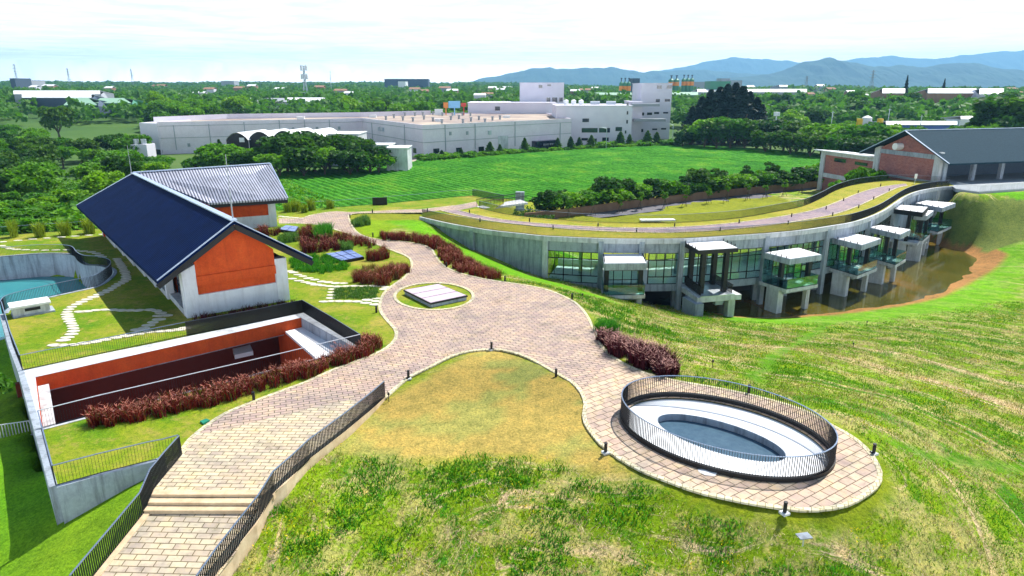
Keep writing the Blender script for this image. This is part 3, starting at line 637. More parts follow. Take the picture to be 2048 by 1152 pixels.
# split of the paving: ramp fan, plaza, oval terrace
oval_cut = [P(1172,760),P(1235,725),P(1800,760),P(1900,1100),P(1300,1100),P(1100,900),P(1130,800)]
pave = sheet('plaza_paving', [path_poly, island, oval(-.25)], 0.022, MAT['paving'], kind='structure')
def strip_on(name, poly, mat, z): return sheet(name, [poly], z, mat, kind='structure')
ramp_top = [P(307,981),P(335,935),P(362,914),P(371,889),P(392,868),P(430,862),P(520,842),P(600,822),P(668,806),P(700,800),P(745,812),P(692,863),P(612,925),P(572,968),P(545,989)]
strip_on('ramp_paving', ramp_top, MAT['paving_ramp'], 0.027)
ov = [i for i, q in enumerate(path_inner) if q in ((1225,714),(1169+2,808))]
oi = wi_[path_inner.index((1225,714))*3: path_inner.index((1163,785))*3+1]
sheet('terrace_paving', [oi, oval(-.25)], .027, MAT['paving_oval'], kind='structure')
def kerb(line, w=.26, h=.05, closed=False, name='kerb', mat='kerb', z=0.0, side=0.5):
    b = MB(); b.wall(resample(line, .8, closed), z-.05, z+h, w, closed=closed, side=side); o = b.build(name, MAT[mat]); o['kind'] = 'structure'; return o
kerb(wl_); kerb(wi_, .24, .05); kerb(W(path_back[:-1]), .25); kerb(island, .28, .07, True)
# steps and ramp at the bottom left
sm = MB()
def lvl(v, z, ul, ur): return [P(ul, v, z), P(ur, v, z)]
z0 = 0.0; rows = [((303,989),(547,989)),((296,1005),(528,1006)),((287,1021),(508,1021))]
for k, (a, b_) in enumerate(rows):
    zt = -.15*k+.03; A0, B0 = P(a[0], a[1], zt), P(b_[0]-k*0, b_[1], zt)
    dx, dy = -(B0[1]-A0[1]), (B0[0]-A0[0]); l = math.hypot(dx, dy); dx, dy = dx/l, dy/l
    sm.prism([(A0[0], A0[1]), (B0[0], B0[1]), (B0[0]+dx*.38, B0[1]+dy*.38), (A0[0]+dx*.38, A0[1]+dy*.38)], zt-.3, zt)
steps = sm.build('stone_steps', MAT['sandstone']); tag(steps, 'three buff stone steps between dark railings at foot of paved path', 'steps')
def poly3(name, pts, mat, kind='structure'):
    me = bpy.data.meshes.new(name); me.from_pydata([tuple(p) for p in pts], [], [tuple(range(len(pts)))]); me.materials.append(mat); me.update(); o = link(name, me); o['kind'] = kind; return o
t = .02
poly3('landing_paving', [P(296,1005,-.125),P(528,1006,-.125),P(546,990,-.12),P(303,990,-.12)], MAT['paving_ramp'])
poly3('landing_paving', [P(288,1021,-.275),P(508,1021,-.275),P(530,1006,-.27),P(296,1006,-.27)], MAT['paving_ramp'])
poly3('lower_ramp', [P(150,1200,-1.05),P(400,1200,-1.05),P(475,1100,-.70),P(510,1021,-.43),P(287,1022,-.43),P(235,1095,-.70)], MAT['paving_ramp'])
kb = MB()
rl = [P(307,981),P(287,1029,-.45),P(235,1094,-.72),P(150,1200,-1.05)]; rr = [P(770,796),P(752,813),P(692,863),P(612,925),P(572,968),P(545,989,-.05),P(512,1051,-.45),P(462,1108,-.72),P(400,1200,-1.05)]
kb.wall(offset(rl, .14), [q[2]-.9 for q in rl], [q[2]+.06 for q in rl], .28)
kb.build('edging', MAT['sandstone'])['kind'] = 'structure'
kb = MB(); kb.wall(offset(rr, -.12), [q[2]-1.2 for q in rr], [q[2]+.07 for q in rr], .30); kb.build('edging', MAT['sandstone'])['kind'] = 'structure'

# ---------------------------------------------------------------- railings
def railing(pts, label, h=1.1, gap=.13, bar=.016, name='railing', top='rail_sky_sheen', barm='metal_dark', closed=False, toph=.035, group=None, base=0.0, bars=True):
    p = [Vector((q[0], q[1], q[2] if len(q) > 2 else 0)) for q in pts]
    root = empty(name, tuple(p[0]), label=label, cat='railing', group=group)
    line = resample(p, gap, closed); b = MB(); n = len(line)
    for i, q in enumerate(line):
        a_, c_ = line[max(i-1, 0)], line[min(i+1, n-1)]; ang = math.atan2(c_.y-a_.y, c_.x-a_.x)
        if bars: b.box((q.x, q.y, q.z+base+h/2), (bar, bar*2.2, h), ang)
    if bars: b.build('bars', MAT[barm], root)
    t_ = MB(); t_.wall([tuple(q) for q in p], [q.z+h+base-toph for q in p], [q.z+h+base for q in p], .06, closed=closed); t_.build('top_rail', MAT[top], root)
    t_ = MB(); t_.wall([tuple(q) for q in p], [q.z+base+.04 for q in p], [q.z+base+.07 for q in p], .04, closed=closed); t_.build('bottom_rail', MAT[barm], root)
    return root
railing([P(364,911)]+[P(335,945)]+rl[0:1]+rl[1:], 'dark railing on the left side of the steps and ramp at bottom left', 1.15, .12, .022)
railing(resample([Vector(q) for q in rr], 1.5), 'long dark railing on the right side of the ramp, ending at the brown grass knoll', 1.12, .12, .022)
railing(W([(113,972),(200,948),(300,923),(330,917)])+[P(362,908)], 'grey railing above the low concrete wall left of the ramp railing', 1.1, .14, .012)
railing(W([(83,857),(98,915),(113,972)]), 'grey railing on the left boundary wall beside the lower lawn strip', 1.1, .14, .012)
railing(offset(basin[1:], -.10), 'curving dark railing around the teal sunken basin', 1.1, .13, .016)
railing(W([(8,628),(26,690),(46,741)]), 'railing on the left boundary wall beside the upper lawn', 1.1, .14, .012)
railing(W([(46,741),(200,708),(375,671)]), 'thin railing along the lawn edge behind the sunken courtyard', 1.1, .14, .012)
railing(W([(375,671),(512,645),(606,625)]), 'railing between courtyard and orange gable, bars thickened and blackened for the shadow', 1.1, .075, .052, barm='metal_black')  # building's shadow put into wider, blacker bars on this stretch
railing(W([(607,625),(665,660),(722,697)]), 'dark railing at the right end of the sunken courtyard', 1.1, .07, .03)
railing(W([(722,697),(560,738),(400,777),(200,826),(83,857)]), 'thin pale railing behind the long red grass bed', 1.1, .14, .010, top='rail_white')
RFr = offset(roofF[:-1], .25); RBr = offset(roofB, -.15)
railing(RFr, 'dark railing sweeping along the front edge of the curved green roof', 1.15, .14, .024)
railing(RBr, 'dark railing sweeping along the back edge of the curved green roof', 1.15, .14, .016)
railing(W([(952,393),(900,394)])+W([(945,391),(852,399),(768,407)])[0:0]+W([(850,400),(768,407)]), 'thin wire railing between green tea field and dark gate panel', 1.1, .25, .008)
railing(W([(945,391),(1008,404)]), 'short dark railing sloping down beside the small footbridge', 1.15, .12, .02)
railing(W([(755,408),(680,414),(600,419),(565,421)]), 'thin wire railing left of the dark gate panel by the tea field', 1.1, .3, .008)
railing(W([(200,457),(100,464),(0,471),(-60,474)]), 'thin wire railing behind the yellow green bushes at far left', 1.1, .3, .008)
# ================================================================ buildings and built things on the hill
def vpoly(mb, o, d, pts, t, nrm, m=0, off=0.0):
    """upright polygon pts=(along d, height), extruded t along nrm from the plane through o"""
    f = [Vector((o[0]+d[0]*s+nrm[0]*off, o[1]+d[1]*s+nrm[1]*off, z)) for s, z in pts]
    b = [v+Vector((nrm[0]*t, nrm[1]*t, 0)) for v in f]; n = len(pts)
    mb.add(f+b, [tuple(range(n)), tuple(range(2*n-1, n-1, -1))]+[(i, n+i, n+(i+1) % n, (i+1) % n) for i in range(n)], m); return mb
def slab3(mb, quad, t, m=0, mt=None):
    """sloped slab: quad of top points, thickness t downward"""
    n = len(quad); a = [Vector(q) for q in quad]; b = [q-Vector((0, 0, t)) for q in a]
    mb.add(a+b, [tuple(range(n))], m if mt is None else mt); mb.add(a+b, [tuple(range(2*n-1, n-1, -1))]+[(i, n+i, n+(i+1) % n, (i+1) % n) for i in range(n)], m); return mb
def beam(mb, a, b, w, h, m=0):
    a, b = Vector(a), Vector(b); d = (b-a); L = d.length; d.normalize(); x = d.cross(Vector((0, 0, 1)))
    x = x.normalized() if x.length > 1e-4 else Vector((1, 0, 0)); y = x.cross(d)
    M_ = Matrix((d, x, y)).transposed(); mb.box((a+b)/2, (L, w, h), ax=M_, m=m); return mb
def unit(d): l = math.hypot(*d); return (d[0]/l, d[1]/l)

# ---- oval opening
root = empty('oval_light_well', (oc[0], oc[1], 0), label='large oval light well with white ring and dark blue centre in the paved terrace', cat='light well')
b = MB(); b.wall(oval(0, 0), -1.0, .24, .14, closed=True, side=.5); b.build('kerb_ring', MAT['metal_black'], root)
b = MB(); n = 72; o1, o2 = oval(-.06, -.09, n), oval(-.24, -.10, n)
disc = [P(u, v, -.45)[:2] for u, v in [(1316,840),(1350,829),(1400,834),(1450,848),(1550,888),(1571,913),(1525,925),(1450,911),(1350,874)]]
dc, dax, dV = fit_ellipse(np.array(disc))
def dell(da, z, n=72):
    r = [(dc[0]+(dV@np.array([(dax[0]+da)*math.cos(a), (dax[1]+da)*math.sin(a)]))[0], dc[1]+(dV@np.array([(dax[0]+da)*math.cos(a), (dax[1]+da)*math.sin(a)]))[1], z) for a in [i*2*math.pi/n for i in range(n)]]
    if sum(r[i][0]*r[(i+1) % n][1]-r[(i+1) % n][0]*r[i][1] for i in range(n)) < 0: r.reverse()
    return r
def ring(mb, A_, B_, m=0):
    n = len(A_)
    k = min(range(n), key=lambda j: (A_[0][0]-oc[0]-(B_[j][0]-dc[0]))**2+(A_[0][1]-oc[1]-(B_[j][1]-dc[1]))**2) if m == 9 else 0
    B2 = B_[k:]+B_[:k]; mb.add(list(A_)+list(B2), [(i, (i+1) % n, n+(i+1) % n, n+i) for i in range(n)]); return mb
ring(b, o1, o2); b.build('gutter', MAT['metal_black'], root)
b = MB()
outer = oval(-.20, -.08); inner = dell(0, -.40)
k = min(range(72), key=lambda j: (math.atan2(inner[j][1]-dc[1], inner[j][0]-dc[0])-math.atan2(outer[0][1]-oc[1], outer[0][0]-oc[0]))**2)
inner = inner[k:]+inner[:k]; 
b.add(outer+inner, [(i, (i+1) % 72, 72+(i+1) % 72, 72+i) for i in range(72)]); b.build('white_ring', MAT['oval_white'], root, smooth=True)
b = MB(); b.wall([(q[0], q[1], 0) for q in dell(0, 0)], -1.3, -.395, .05, closed=True); b.build('inner_wall', MAT['concrete'], root)
b = MB(); b.add(dell(.02, -.80), [tuple(range(72))]); b.build('dark_pool', MAT['oval_dark'], root)
railing(oval(.0, .24)[::1], 'dark oval railing around the white ringed light well', 1.14, .125, .022, closed=True)

# ---- sunken courtyard
cr = empty('sunken_courtyard', (-20, 46, 0), label='sunken courtyard with orange red walls and broad concrete rim in the lawn', cat='courtyard')
sheet('rim', [coping_o, court], .03, MAT['concrete_light'], cr)
BL, BR, FR, FL = [Vector((q[0], q[1], 0)) for q in court]
def out2(a, b, c):     # unit normal of a->b pointing away from c
    n_ = Vector((-(b-a).y, (b-a).x, 0)).normalized(); return n_ if n_.dot(a-c) > 0 else -n_
ctr = (BL+BR+FR+FL)/4
nb = out2(BL, BR, ctr); db = (BR-BL).normalized(); Lb = (BR-BL).length
b = MB(); vpoly(b, BL, db, [(0, -1.05), (Lb, -1.05), (Lb, -.002), (0, -.002)], .35, nb); b.build('back_beam', MAT['orange'], cr)
b = MB(); vpoly(b, BL-db*1.0, db, [(0, -6), (Lb+2, -6), (Lb+2, -1.05), (0, -1.05)], .3, nb, off=2.6); b.build('back_wall', MAT['gallery_shaded'], cr)
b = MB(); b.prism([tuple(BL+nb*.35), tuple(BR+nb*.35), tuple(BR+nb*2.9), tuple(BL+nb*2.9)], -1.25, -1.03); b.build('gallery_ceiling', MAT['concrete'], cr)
nl = out2(BL, FL, ctr); dl = (FL-BL).normalized(); Ll = (FL-BL).length
b = MB(); vpoly(b, BL, dl, [(0, -.6), (Ll, -.6), (Ll, -.002), (0, -.002)], .3, nl); b.build('side_wall', MAT['orange'], cr)
b = MB(); b.prism([tuple(BL-nl*.02), tuple(FL-nl*.02), tuple(FL-nl*.62), tuple(BL-nl*.62)], -.75, -.60); b.build('side_ledge', MAT['concrete_light'], cr)
b = MB(); vpoly(b, BL, dl, [(0, -6), (Ll, -6), (Ll, -.76), (0, -.76)], .3, nl, off=-.55); b.build('side_wall', MAT['orange'], cr)
nr = out2(BR, FR, ctr); dr_ = (FR-BR).normalized(); Lr = (FR-BR).length
b = MB(); vpoly(b, BR, dr_, [(0, -6), (Lr, -6), (Lr, -.002), (0, -.002)], .25, nr); b.build('side_wall', MAT['concrete'], cr)
nf = out2(FL, FR, ctr); df = (FR-FL).normalized(); Lf = (FR-FL).length
b = MB(); vpoly(b, FL, df, [(0, -6), (Lf, -6), (Lf, -.002), (0, -.002)], .25, nf); b.build('front_wall', MAT['concrete'], cr)
b = MB(); b.prism([tuple(BL+nb*3), tuple(BR+nb*3), tuple(FR), tuple(FL)], -6.2, -6.0); b.build('courtyard_floor', MAT['concrete'], cr)
ws = [P(554,648,-.8), P(600,636,-.8), P(701,699,-.8), P(650,732,-.8)]
b = MB(); b.prism(ws, -1.0, -.8); b.build('white_roof_slab', MAT['concrete_white'], cr)
b = MB(); b.wall([ws[3], ws[0]], -6, -1.0, .25, side=0); b.build('side_wall', MAT['orange'], cr)
hood = [P(465,697,-2.2), P(500,689,-2.2), P(506,702,-2.4), P(469,710,-2.4)]
b = MB(); slab3(b, hood, .35); tag(b.build('vent_hood', MAT['white'], cr), 'small white sloping hood inside the courtyard')

# ---- boundary walls
b = MB(); le = left_edge
b.wall(offset(le, -.12), [-5.5]*5, [.04]*5, .34); o = b.build('boundary_wall', MAT['concrete']); tag(o, 'grey concrete boundary wall along the left edge of the lawn', 'wall')
b = MB(); fe = W([(113,972),(200,948),(300,923),(332,914)]); b.wall(offset(fe, -.10), [-3.2, -2.8, -2.2, -2], [.05]*4, .30); o = b.build('retaining_wall', MAT['concrete']); tag(o, 'low grey concrete wall below the lower lawn, left of the ramp', 'wall')
b = MB(); bw = basin; b.wall(bw, [-5.0]*len(bw), [.05]*len(bw), .3, side=1.0); o = b.build('basin_wall', MAT['concrete']); tag(o, 'curving blue grey concrete wall of the sunken teal basin', 'wall')
wp = [(q[0], q[1]) for q in basin]+[(-52, 55), (-80, 66)]
bf = sheet('basin_water', [wp], -2.65, MAT['water_teal'], kind='structure')
b = MB(); b.wall([P(0,700,0), P(10,812,0)], -3.6, -2.9, .5)

# ---- main building on the left
g2 = unit((.80, .59)); s2 = unit((-.62, .785)); n2 = (-s2[0], -s2[1])      # gable direction, long direction, outward front normal
OL = (-26.3, 52.37); WG, LG = 8.4, 40.4
def G(a, l, z=0.0): return (OL[0]+g2[0]*a+s2[0]*l, OL[1]+g2[1]*a+s2[1]*l, z)
HE, HR = 3.75, 7.7
mb_root = empty('gabled_building', OL+(0,), label='long building with dark blue gabled roof and orange gable wall', cat='building')
for a0, a1 in ((0, 1.05), (WG-1.0, WG)):
    b = MB(); vpoly(b, G(a0, 0), g2, [(0, 0), (a1-a0, 0), (a1-a0, HE+.1+(0 if a0 else .5)), (0, HE+.1)], 1.0, s2); b.build('corner_pillar', MAT['white_wall'], mb_root)
b = MB(); vpoly(b, G(1.05, 0), g2, [(0, 0), (WG-2.05, 0), (WG-2.05, 1.75), (0, 1.75)], .4, s2, off=.10); b.build('base_wall', MAT['white_wall'], mb_root)
b = MB(); ap = WG/2-1.05; sl = (HR-.5-HE)/(WG/2)
zt = lambda a: HE+.15+(HR-.45-HE)*(1-abs(a-WG/2)/(WG/2))
vpoly(b, G(1.05, 0), g2, [(0, 2.85), (WG-2.05, 2.85), (WG-2.05, zt(WG-1)), (ap, zt(WG/2)), (0, zt(1.05))], .35, s2, off=.06)
vpoly(b, G(1.05, 0), g2, [(0, 1.75), (WG-2.05, 1.75), (WG-2.05, 2.85), (0, 2.85)], .25, s2, off=.30)
vpoly(b, G(1.05, 0), g2, [(0, 2.60), (WG-2.05, 2.60), (WG-2.05, 3.35), (0, 3.35)], .25, s2, off=-.10)
b.build('gable_wall', MAT['orange'], mb_root)
# long left side: pillars, recessed dark windows over a sill
pos = [0, 6.9, 11.7, 16.5, 21.4, 26.4, 31.4, 36.0, LG]
pos = [0.5]+[math.hypot(P(u, v)[0]-OL[0], P(u, v)[1]-OL[1]) for u, v in [(334,597),(286,552),(265,531),(244,511),(227,495),(207,472)]]
pos.insert(2, (pos[1]+pos[2])/2)
for l in pos[1:]:
    b = MB(); b.box(G(.3, l, HE/2), (.6, .75, HE), math.atan2(g2[1], g2[0])); b.build('side_pillar', MAT['white_wall'], mb_root)
for l0, l1 in zip(pos, pos[1:]):
    b = MB(); b.box(G(.55, (l0+l1)/2, .25), (.9, l1-l0-.75, .5), math.atan2(g2[1], g2[0])); b.build('sill', MAT['concrete_light'], mb_root)
    b = MB(); c_ = G(.85, (l0+l1)/2, 2.1); b.box(c_, (.08, l1-l0-.75, 3.2), math.atan2(g2[1], g2[0]))
    w_ = b.build('window', MAT['window'], mb_root)
    b = MB()
    for q in (.33, .66): b.box(G(.78, l0+(l1-l0)*q, 2.1), (.08, .08, 3.2), math.atan2(g2[1], g2[0]))
    b.box(G(.78, (l0+l1)/2, 1.35), (.07, l1-l0-.8, .07), math.atan2(g2[1], g2[0])); b.build('mullion', MAT['metal_dark'], w_)
b = MB(); vpoly(b, G(1.0, 1.0), s2, [(0, 0), (LG-1, 0), (LG-1, HE), (0, HE)], .3, g2); b.build('inner_wall', MAT['orange'], mb_root)
b = MB(); vpoly(b, G(WG, .9), s2, [(0, 0), (LG-1, 0), (LG-1, HE), (0, HE)], .3, (-g2[0], -g2[1])); b.build('right_wall', MAT['white_wall'], mb_root)
b = MB(); vpoly(b, G(0, LG), g2, [(0, 0), (WG, 0), (WG, HE), (WG/2, HR-.4), (0, HE)], .3, (-s2[0], -s2[1])); b.build('back_wall', MAT['orange'], mb_root)
OH = 1.95; fr_, bk, bk2 = -.9, 39.2, 43.5
rid0, rid1 = G(WG/2, fr_, HR), G(WG/2, bk, HR); el0, el1 = G(-OH, fr_, HE-.05), G(-OH, bk2, HE-.05); er0, er1 = G(WG+OH, fr_, HE-.05), G(WG+OH, 35, HE-.05)
b = MB(); slab3(b, [el0, rid0, rid1, el1], .30); b.build('roof', MAT['roof_dark'], mb_root)
b = MB(); slab3(b, [rid0, er0, er1, rid1], .30); b.build('roof', MAT['roof_dark'], mb_root)
b = MB(); beam(b, Vector(rid0)+Vector((0, 0, .04)), Vector(rid1)+Vector((0, 0, .04)), .55, .10); b.build('ridge_cap', MAT['trim'], mb_root)
b = MB()
for e0, e1 in ((rid0, el0), (rid0, er0)):
    up = Vector((n2[0]*.03, n2[1]*.03, .03)); beam(b, Vector(e0)+up, Vector(e1)+up, .10, .08)
b.build('roof_flashing', MAT['trim'], mb_root); b = MB(); beam(b, Vector(rid1)+Vector((s2[0]*.03, s2[1]*.03, .03)), Vector(el1)+Vector((s2[0]*.03, s2[1]*.03, .03)), .12, .09)
b.build('roof_flashing', MAT['trim'], mb_root)
b = MB()
for e0, e1 in ((rid0, el0), (rid0, er0)): beam(b, Vector(e0)+Vector((0, 0, -.50)), Vector(e1)+Vector((0, 0, -.50)), .12, .42)
b.build('bargeboard', MAT['metal_black'], mb_root)
def rod(x, y, z, h, label, sc=1):
    r_ = MB(); r_.tube([(x, y, z), (x, y, z+h*.45)], .055*sc, 6); r_.tube([(x, y, z+h*.45), (x, y, z+h)], .03*sc, 5); r_.box((x, y, z+h*.75), (.3*sc, .04, .04)); return tag(r_.build('lightning_rod', MAT['slab_grey']), label, 'lightning rod')
rod(rid0[0]-.3, rid0[1]+.6, HR, 5.2, 'tall thin lightning rod on the ridge above the orange gable')
rod(rid1[0]-.2, rid1[1], HR, 3.4, 'thin lightning rod at the far end of the dark blue roof ridge', .8)
# annex behind, roof sloping to the camera
an = empty('annex_building', P(556,453), label='annex with pale ribbed metal roof and orange wall behind the dark roofed building', cat='building')
r0 = Vector(rid1)+Vector((0, 0, .05)); r1 = Vector(P(540,327,HR+.1)); e1 = Vector(P(575,396,3.95)); e0 = e1+(Vector(P(418,404,4.1))-e1)
e0 = Vector((e0.x, e0.y, 3.95)); e00 = e0+(e0-e1)*.35
b = MB(); slab3(b, [e0, e1, r1, r0], .25); b.build('roof', MAT['roof_pale'], an)
da = (e1-e0); da.z = 0; da.normalize(); na = Vector((-da.y, da.x, 0)); 
if na.y < 0: na = -na
rb = [r0+na*5+Vector((0, 0, -3.6)), r1+na*5+Vector((0, 0, -3.6))]
b = MB(); slab3(b, [r0, r1, rb[1], rb[0]], .25); b.build('roof', MAT['roof_dark'], an)
b = MB(); beam(b, r0+Vector((0, 0, .05)), r1+Vector((0, 0, .05)), .35, .12); b.build('ridge_cap', MAT['trim'], an); b = MB(); beam(b, r1+da*.05, e1+da*.05, .12, .1); b.build('roof_flashing', MAT['trim'], an)
b = MB(); beam(b, e0-Vector((0, 0, .42)), e1-Vector((0, 0, .42)), .15, .40); b.build('eave_beam', MAT['metal_black'], an)
pb = Vector(P(555,453)); wl0 = pb-da*16
b = MB(); vpoly(b, pb-da*.95, da, [(0, 0), (.95, 0), (.95, 3.9), (0, 3.9)], 8.0, na); b.build('corner_pillar', MAT['white_wall'], an)
b = MB(); vpoly(b, wl0, da, [(0, 0), (15.05, 0), (15.05, 1.6), (0, 1.6)], .3, na, off=.1); b.build('base_wall', MAT['white_wall'], an)
b = MB(); vpoly(b, wl0, da, [(0, 1.6), (15.05, 1.6), (15.05, 4.1), (0, 4.1)], .3, na, off=.25); vpoly(b, wl0, da, [(0, 2.3), (15.05, 2.3), (15.05, 3.0), (0, 3.0)], .2, na, off=.06); b.build('upper_wall', MAT['orange'], an)

# ---- skylight box in the round island, solar panels
sk = empty('skylight_box', P(870,600), label='low box with pale lavender glazed lid on the round grass island', cat='skylight')
top = [P(809,580,.42), P(876,568,.42), P(933,591,.42), P(862,606,.42)]
b = MB(); b.prism([ (q[0], q[1]) for q in top], -.02, .30); b.build('plinth', MAT['concrete'], sk)
big = inflate([(q[0], q[1]) for q in top], .12); b = MB(); b.prism(big, .30, .42); b.build('frame', MAT['metal_black'], sk)
def lerp2(a, b_, t): return tuple(a[i]+(b_[i]-a[i])*t for i in range(len(a)))
for i in range(3):
    t0, t1 = i/3+.012, (i+1)/3-.012; a_, b__, c_, d_ = top
    q = [lerp2(a_, d_, t0), lerp2(b__, c_, t0), lerp2(b__, c_, t1), lerp2(a_, d_, t1)]
    b = MB(); b.prism([(x[0], x[1]) for x in q], .40, .445); b.build('glass_panel', MAT['skylight'], sk)
def solar(cs, label, nx_, z=.35):
    r_ = empty('solar_panel', P(*cs[2]), label=label, cat='solar panel', group='blue solar panels in the planted bed')
    t_ = [P(u, v, z) for u, v in cs]; b = MB(); b.prism([(q[0], q[1]) for q in t_], 0.02, z-.05); b.build('frame', MAT['metal_black'], r_)
    for i in range(nx_):
        for j in range(2):
            f = lambda s, t__: lerp2(lerp2(t_[0], t_[1], s), lerp2(t_[3], t_[2], s), t__)
            q = [f(i/nx_+.02, j/2+.02), f((i+1)/nx_-.02, j/2+.02), f((i+1)/nx_-.02, (j+1)/2-.02), f(i/nx_+.02, (j+1)/2-.02)]
            b = MB(); b.prism([(x[0], x[1]) for x in q], z-.05, z); b.build('cell_panel', MAT['solar'], r_)
solar([(650,507),(703,499),(728,513),(683,521)], 'dark framed blue solar panel lying between red grass clumps', 3)
solar([(556,458),(572,450),(597,453),(590,463)], 'pale blue solar panel beside the annex pillar', 2)

# ---- small hut on the far left lawn
ht = empty('utility_hut', P(28,636), label='small white box hut with dark slot beside the curving basin railing', cat='hut')
fl, fr2 = Vector(P(28,637)), Vector(P(102,624)); hd = (fr2-fl).normalized(); hn = Vector((-hd.y, hd.x, 0)); hl = (fr2-fl).length
b = MB(); b.prism([tuple(fl), tuple(fr2), tuple(fr2+hn*1.5), tuple(fl+hn*1.5)], 0, .80); b.build('walls', MAT['concrete_light'], ht)
b = MB(); b.prism([tuple(fl-hd*.12-hn*.15), tuple(fr2+hd*.12-hn*.15), tuple(fr2+hd*.12+hn*1.65), tuple(fl-hd*.12+hn*1.65)], .80, .95); b.build('roof', MAT['concrete_white'], ht)
b = MB(); vpoly(b, fl+hd*hl*.32, hd, [(0, .42), (hl*.42, .42), (hl*.42, .66), (0, .66)], .05, (-hn.x, -hn.y), off=.0); b.build('slot', MAT['metal_black'], ht)
b = MB(); b.prism([tuple(fl-hd*.05-hn*.12), tuple(fr2+hd*.3-hn*.12), tuple(fr2+hd*.3+hn*1.5), tuple(fl-hd*.05+hn*1.5)], 0.005, .14); b.build('footing', MAT['concrete'], ht)

# ---- bollards
def bollard(loc, label, plate=False):
    r_ = empty('bollard_light', loc, label=label, cat='bollard', group='black bollard lights along the paved path')
    b = MB(); b.tube([(loc[0], loc[1], loc[2]), (loc[0], loc[1], loc[2]+.44)], .085, 10); b.tube([(loc[0], loc[1], loc[2]+.50), (loc[0], loc[1], loc[2]+.56)], .095, 10); b.tube([(loc[0], loc[1], loc[2]+.44), (loc[0], loc[1], loc[2]+.50)], .05, 8); b.build('post', MAT['metal_black'], r_)
    if plate: b = MB(); b.box((loc[0], loc[1], loc[2]+.0), (.34, .34, .10), .4); b.build('base_plate', MAT['concrete_light'], r_)
for (u, v), lab, pl in [((508,801),'bollard on the lawn edge left of the ramp paving, below the long red bed',0),((983,699),'bollard at the tip of the brown grass knoll',1),((817,757),'bollard on the pale kerb just above the ramp railing end',1),
    ((1112,754),'bollard on the right side of the brown grass knoll',0),((1211,905),'bollard on the kerb left of the oval railing',1),((1569,1026),'bollard on the kerb nearest the camera below the oval railing',1),((1747,907),'bollard on the kerb right of the oval railing',1),
    ((1497,786),'bollard on the kerb behind the oval railing',0),((1144,599),'bollard at the plaza edge nearest the unit with square canopy',0),((1010,563),'bollard at the right end of the red shrub row',0),((753,625),'bollard on the lawn edge left of the plaza narrows',0),
    ((893,535),'bollard hidden in the red shrubs right of the path',0),((746,474),'bollard right of the path beside the farthest red shrubs',0),((709,452),'bollard right of the path below the pale green bush',0),((700,436),'bollard at the bend beside the pale green bush',0),((745,426),'bollard beside the thin path above the pale green bush',0)]:
    bollard(P(u, v), 'black '+lab, pl)
rb_px = [(855,424),(939,427),(960,444),(1059,444),(1106,459),(1196,454),(1273,465),(1349,454),(1440,462),(1478,447),(1576,449),(1583,434),(1652,419),(1665,432),(1687,402),(1717,416),(1716,387),(1747,399),(1761,373),(1778,383)]
near_side = {(855,424),(960,444),(1106,459),(1273,465),(1440,462),(1576,449),(1665,432),(1717,416),(1747,399),(1778,383)}
cnt = [0, 0]
for q in rb_px:
    k = 0 if q in near_side else 1
    bollard(P(*q), 'black bollard on curved roof, %s from left along the %s edge of its path' % (nth(cnt[k]), ('near', 'far')[k])); cnt[k] += 1

# ---- stepping stones
stone_mb = MB(); nn = 12
rngs = [(math.cos(a*2*math.pi/nn)*.5*(1+.06*math.sin(3*a)), math.sin(a*2*math.pi/nn)*.28*(1+.07*math.cos(2*a))) for a in range(nn)]
stone_mb.prism(rngs, -.03, .04); st0 = stone_mb.build('stepping_stone', MAT['stone']); first = [st0]
def stones(pts, path, world=False, sc=1.0):
    for i, q in enumerate(pts):
        p_ = q if world else P(*q); o = first.pop() if first else dup(st0)
        o.location = (p_[0], p_[1], 0.005); o.scale = (sc*random.uniform(.85, 1.1), sc*random.uniform(.85, 1.1), 1); o.rotation_euler = (0, 0, random.uniform(-.12, .12))
        tag(o, 'pale stone, %s along %s' % (nth(i), path), 'stepping stone', 'stepping stones in the lawns')
s1 = W([(234,518),(243,532),(251,547),(252,560),(242,566),(220,579),(195,591),(170,601),(152,610),(140,617),(134,627),(138,640),(145,651),(147,662),(141,671),(127,681)])
stones(resample(smooth_line(s1, 4), .72), 'the winding path between basin and dark roofed building', True)
stones([(159,624),(174,623),(192,621),(209,620),(227,620),(243,621),(260,621),(277,621),(300,620),(314,622)], 'the straight row branching towards the building')
stones([(322,626),(333,631),(317,632),(318,639),(306,645),(297,651),(288,657),(275,660)], 'the short bend near the white corner pillar')
stones([(109,691),(127,691),(147,690),(168,687),(189,684),(210,680),(232,676),(254,672),(276,668),(299,664),(319,663),(340,662),(357,660),(370,657)], 'the row beside the courtyard railing')
stones(resample([Vector(q) for q in W([(6,484),(60,479),(130,474),(205,469)])], 1.5), 'the far left row nearest the wire railing', True)
stones(resample([Vector(q) for q in W([(4,492),(25,499),(80,501),(140,500),(190,505),(205,514)])], 1.2), 'the far left row behind the basin', True)
def R2(l): return [(512+x/4, 400+y/4) for x, y in l]
stones(R2([(270,572),(300,582),(335,600),(375,612),(420,628),(470,640),(525,655),(580,660),(640,668),(700,668)]), 'the upper row from the orange building towards the path')
stones(R2([(290,632),(345,648),(395,660),(440,670),(480,680),(530,686),(590,692),(650,695),(720,692),(790,690),(860,692),(930,690),(985,690),(1040,700),(1025,716)]), 'the lower row from the orange building towards the path')
stones(R2([(615,716),(608,740),(602,763),(600,787)]), 'the short link row left of the green ground cover patch')
stones(R2([(545,815),(600,812),(665,812),(735,812),(805,814),(880,826),(890,802),(955,838),(962,812),(962,790)]), 'the row below the green ground cover patch')
stones(R2([(200,132),(235,137),(275,140),(315,143),(355,147)]), 'the row beside the annex pillar')

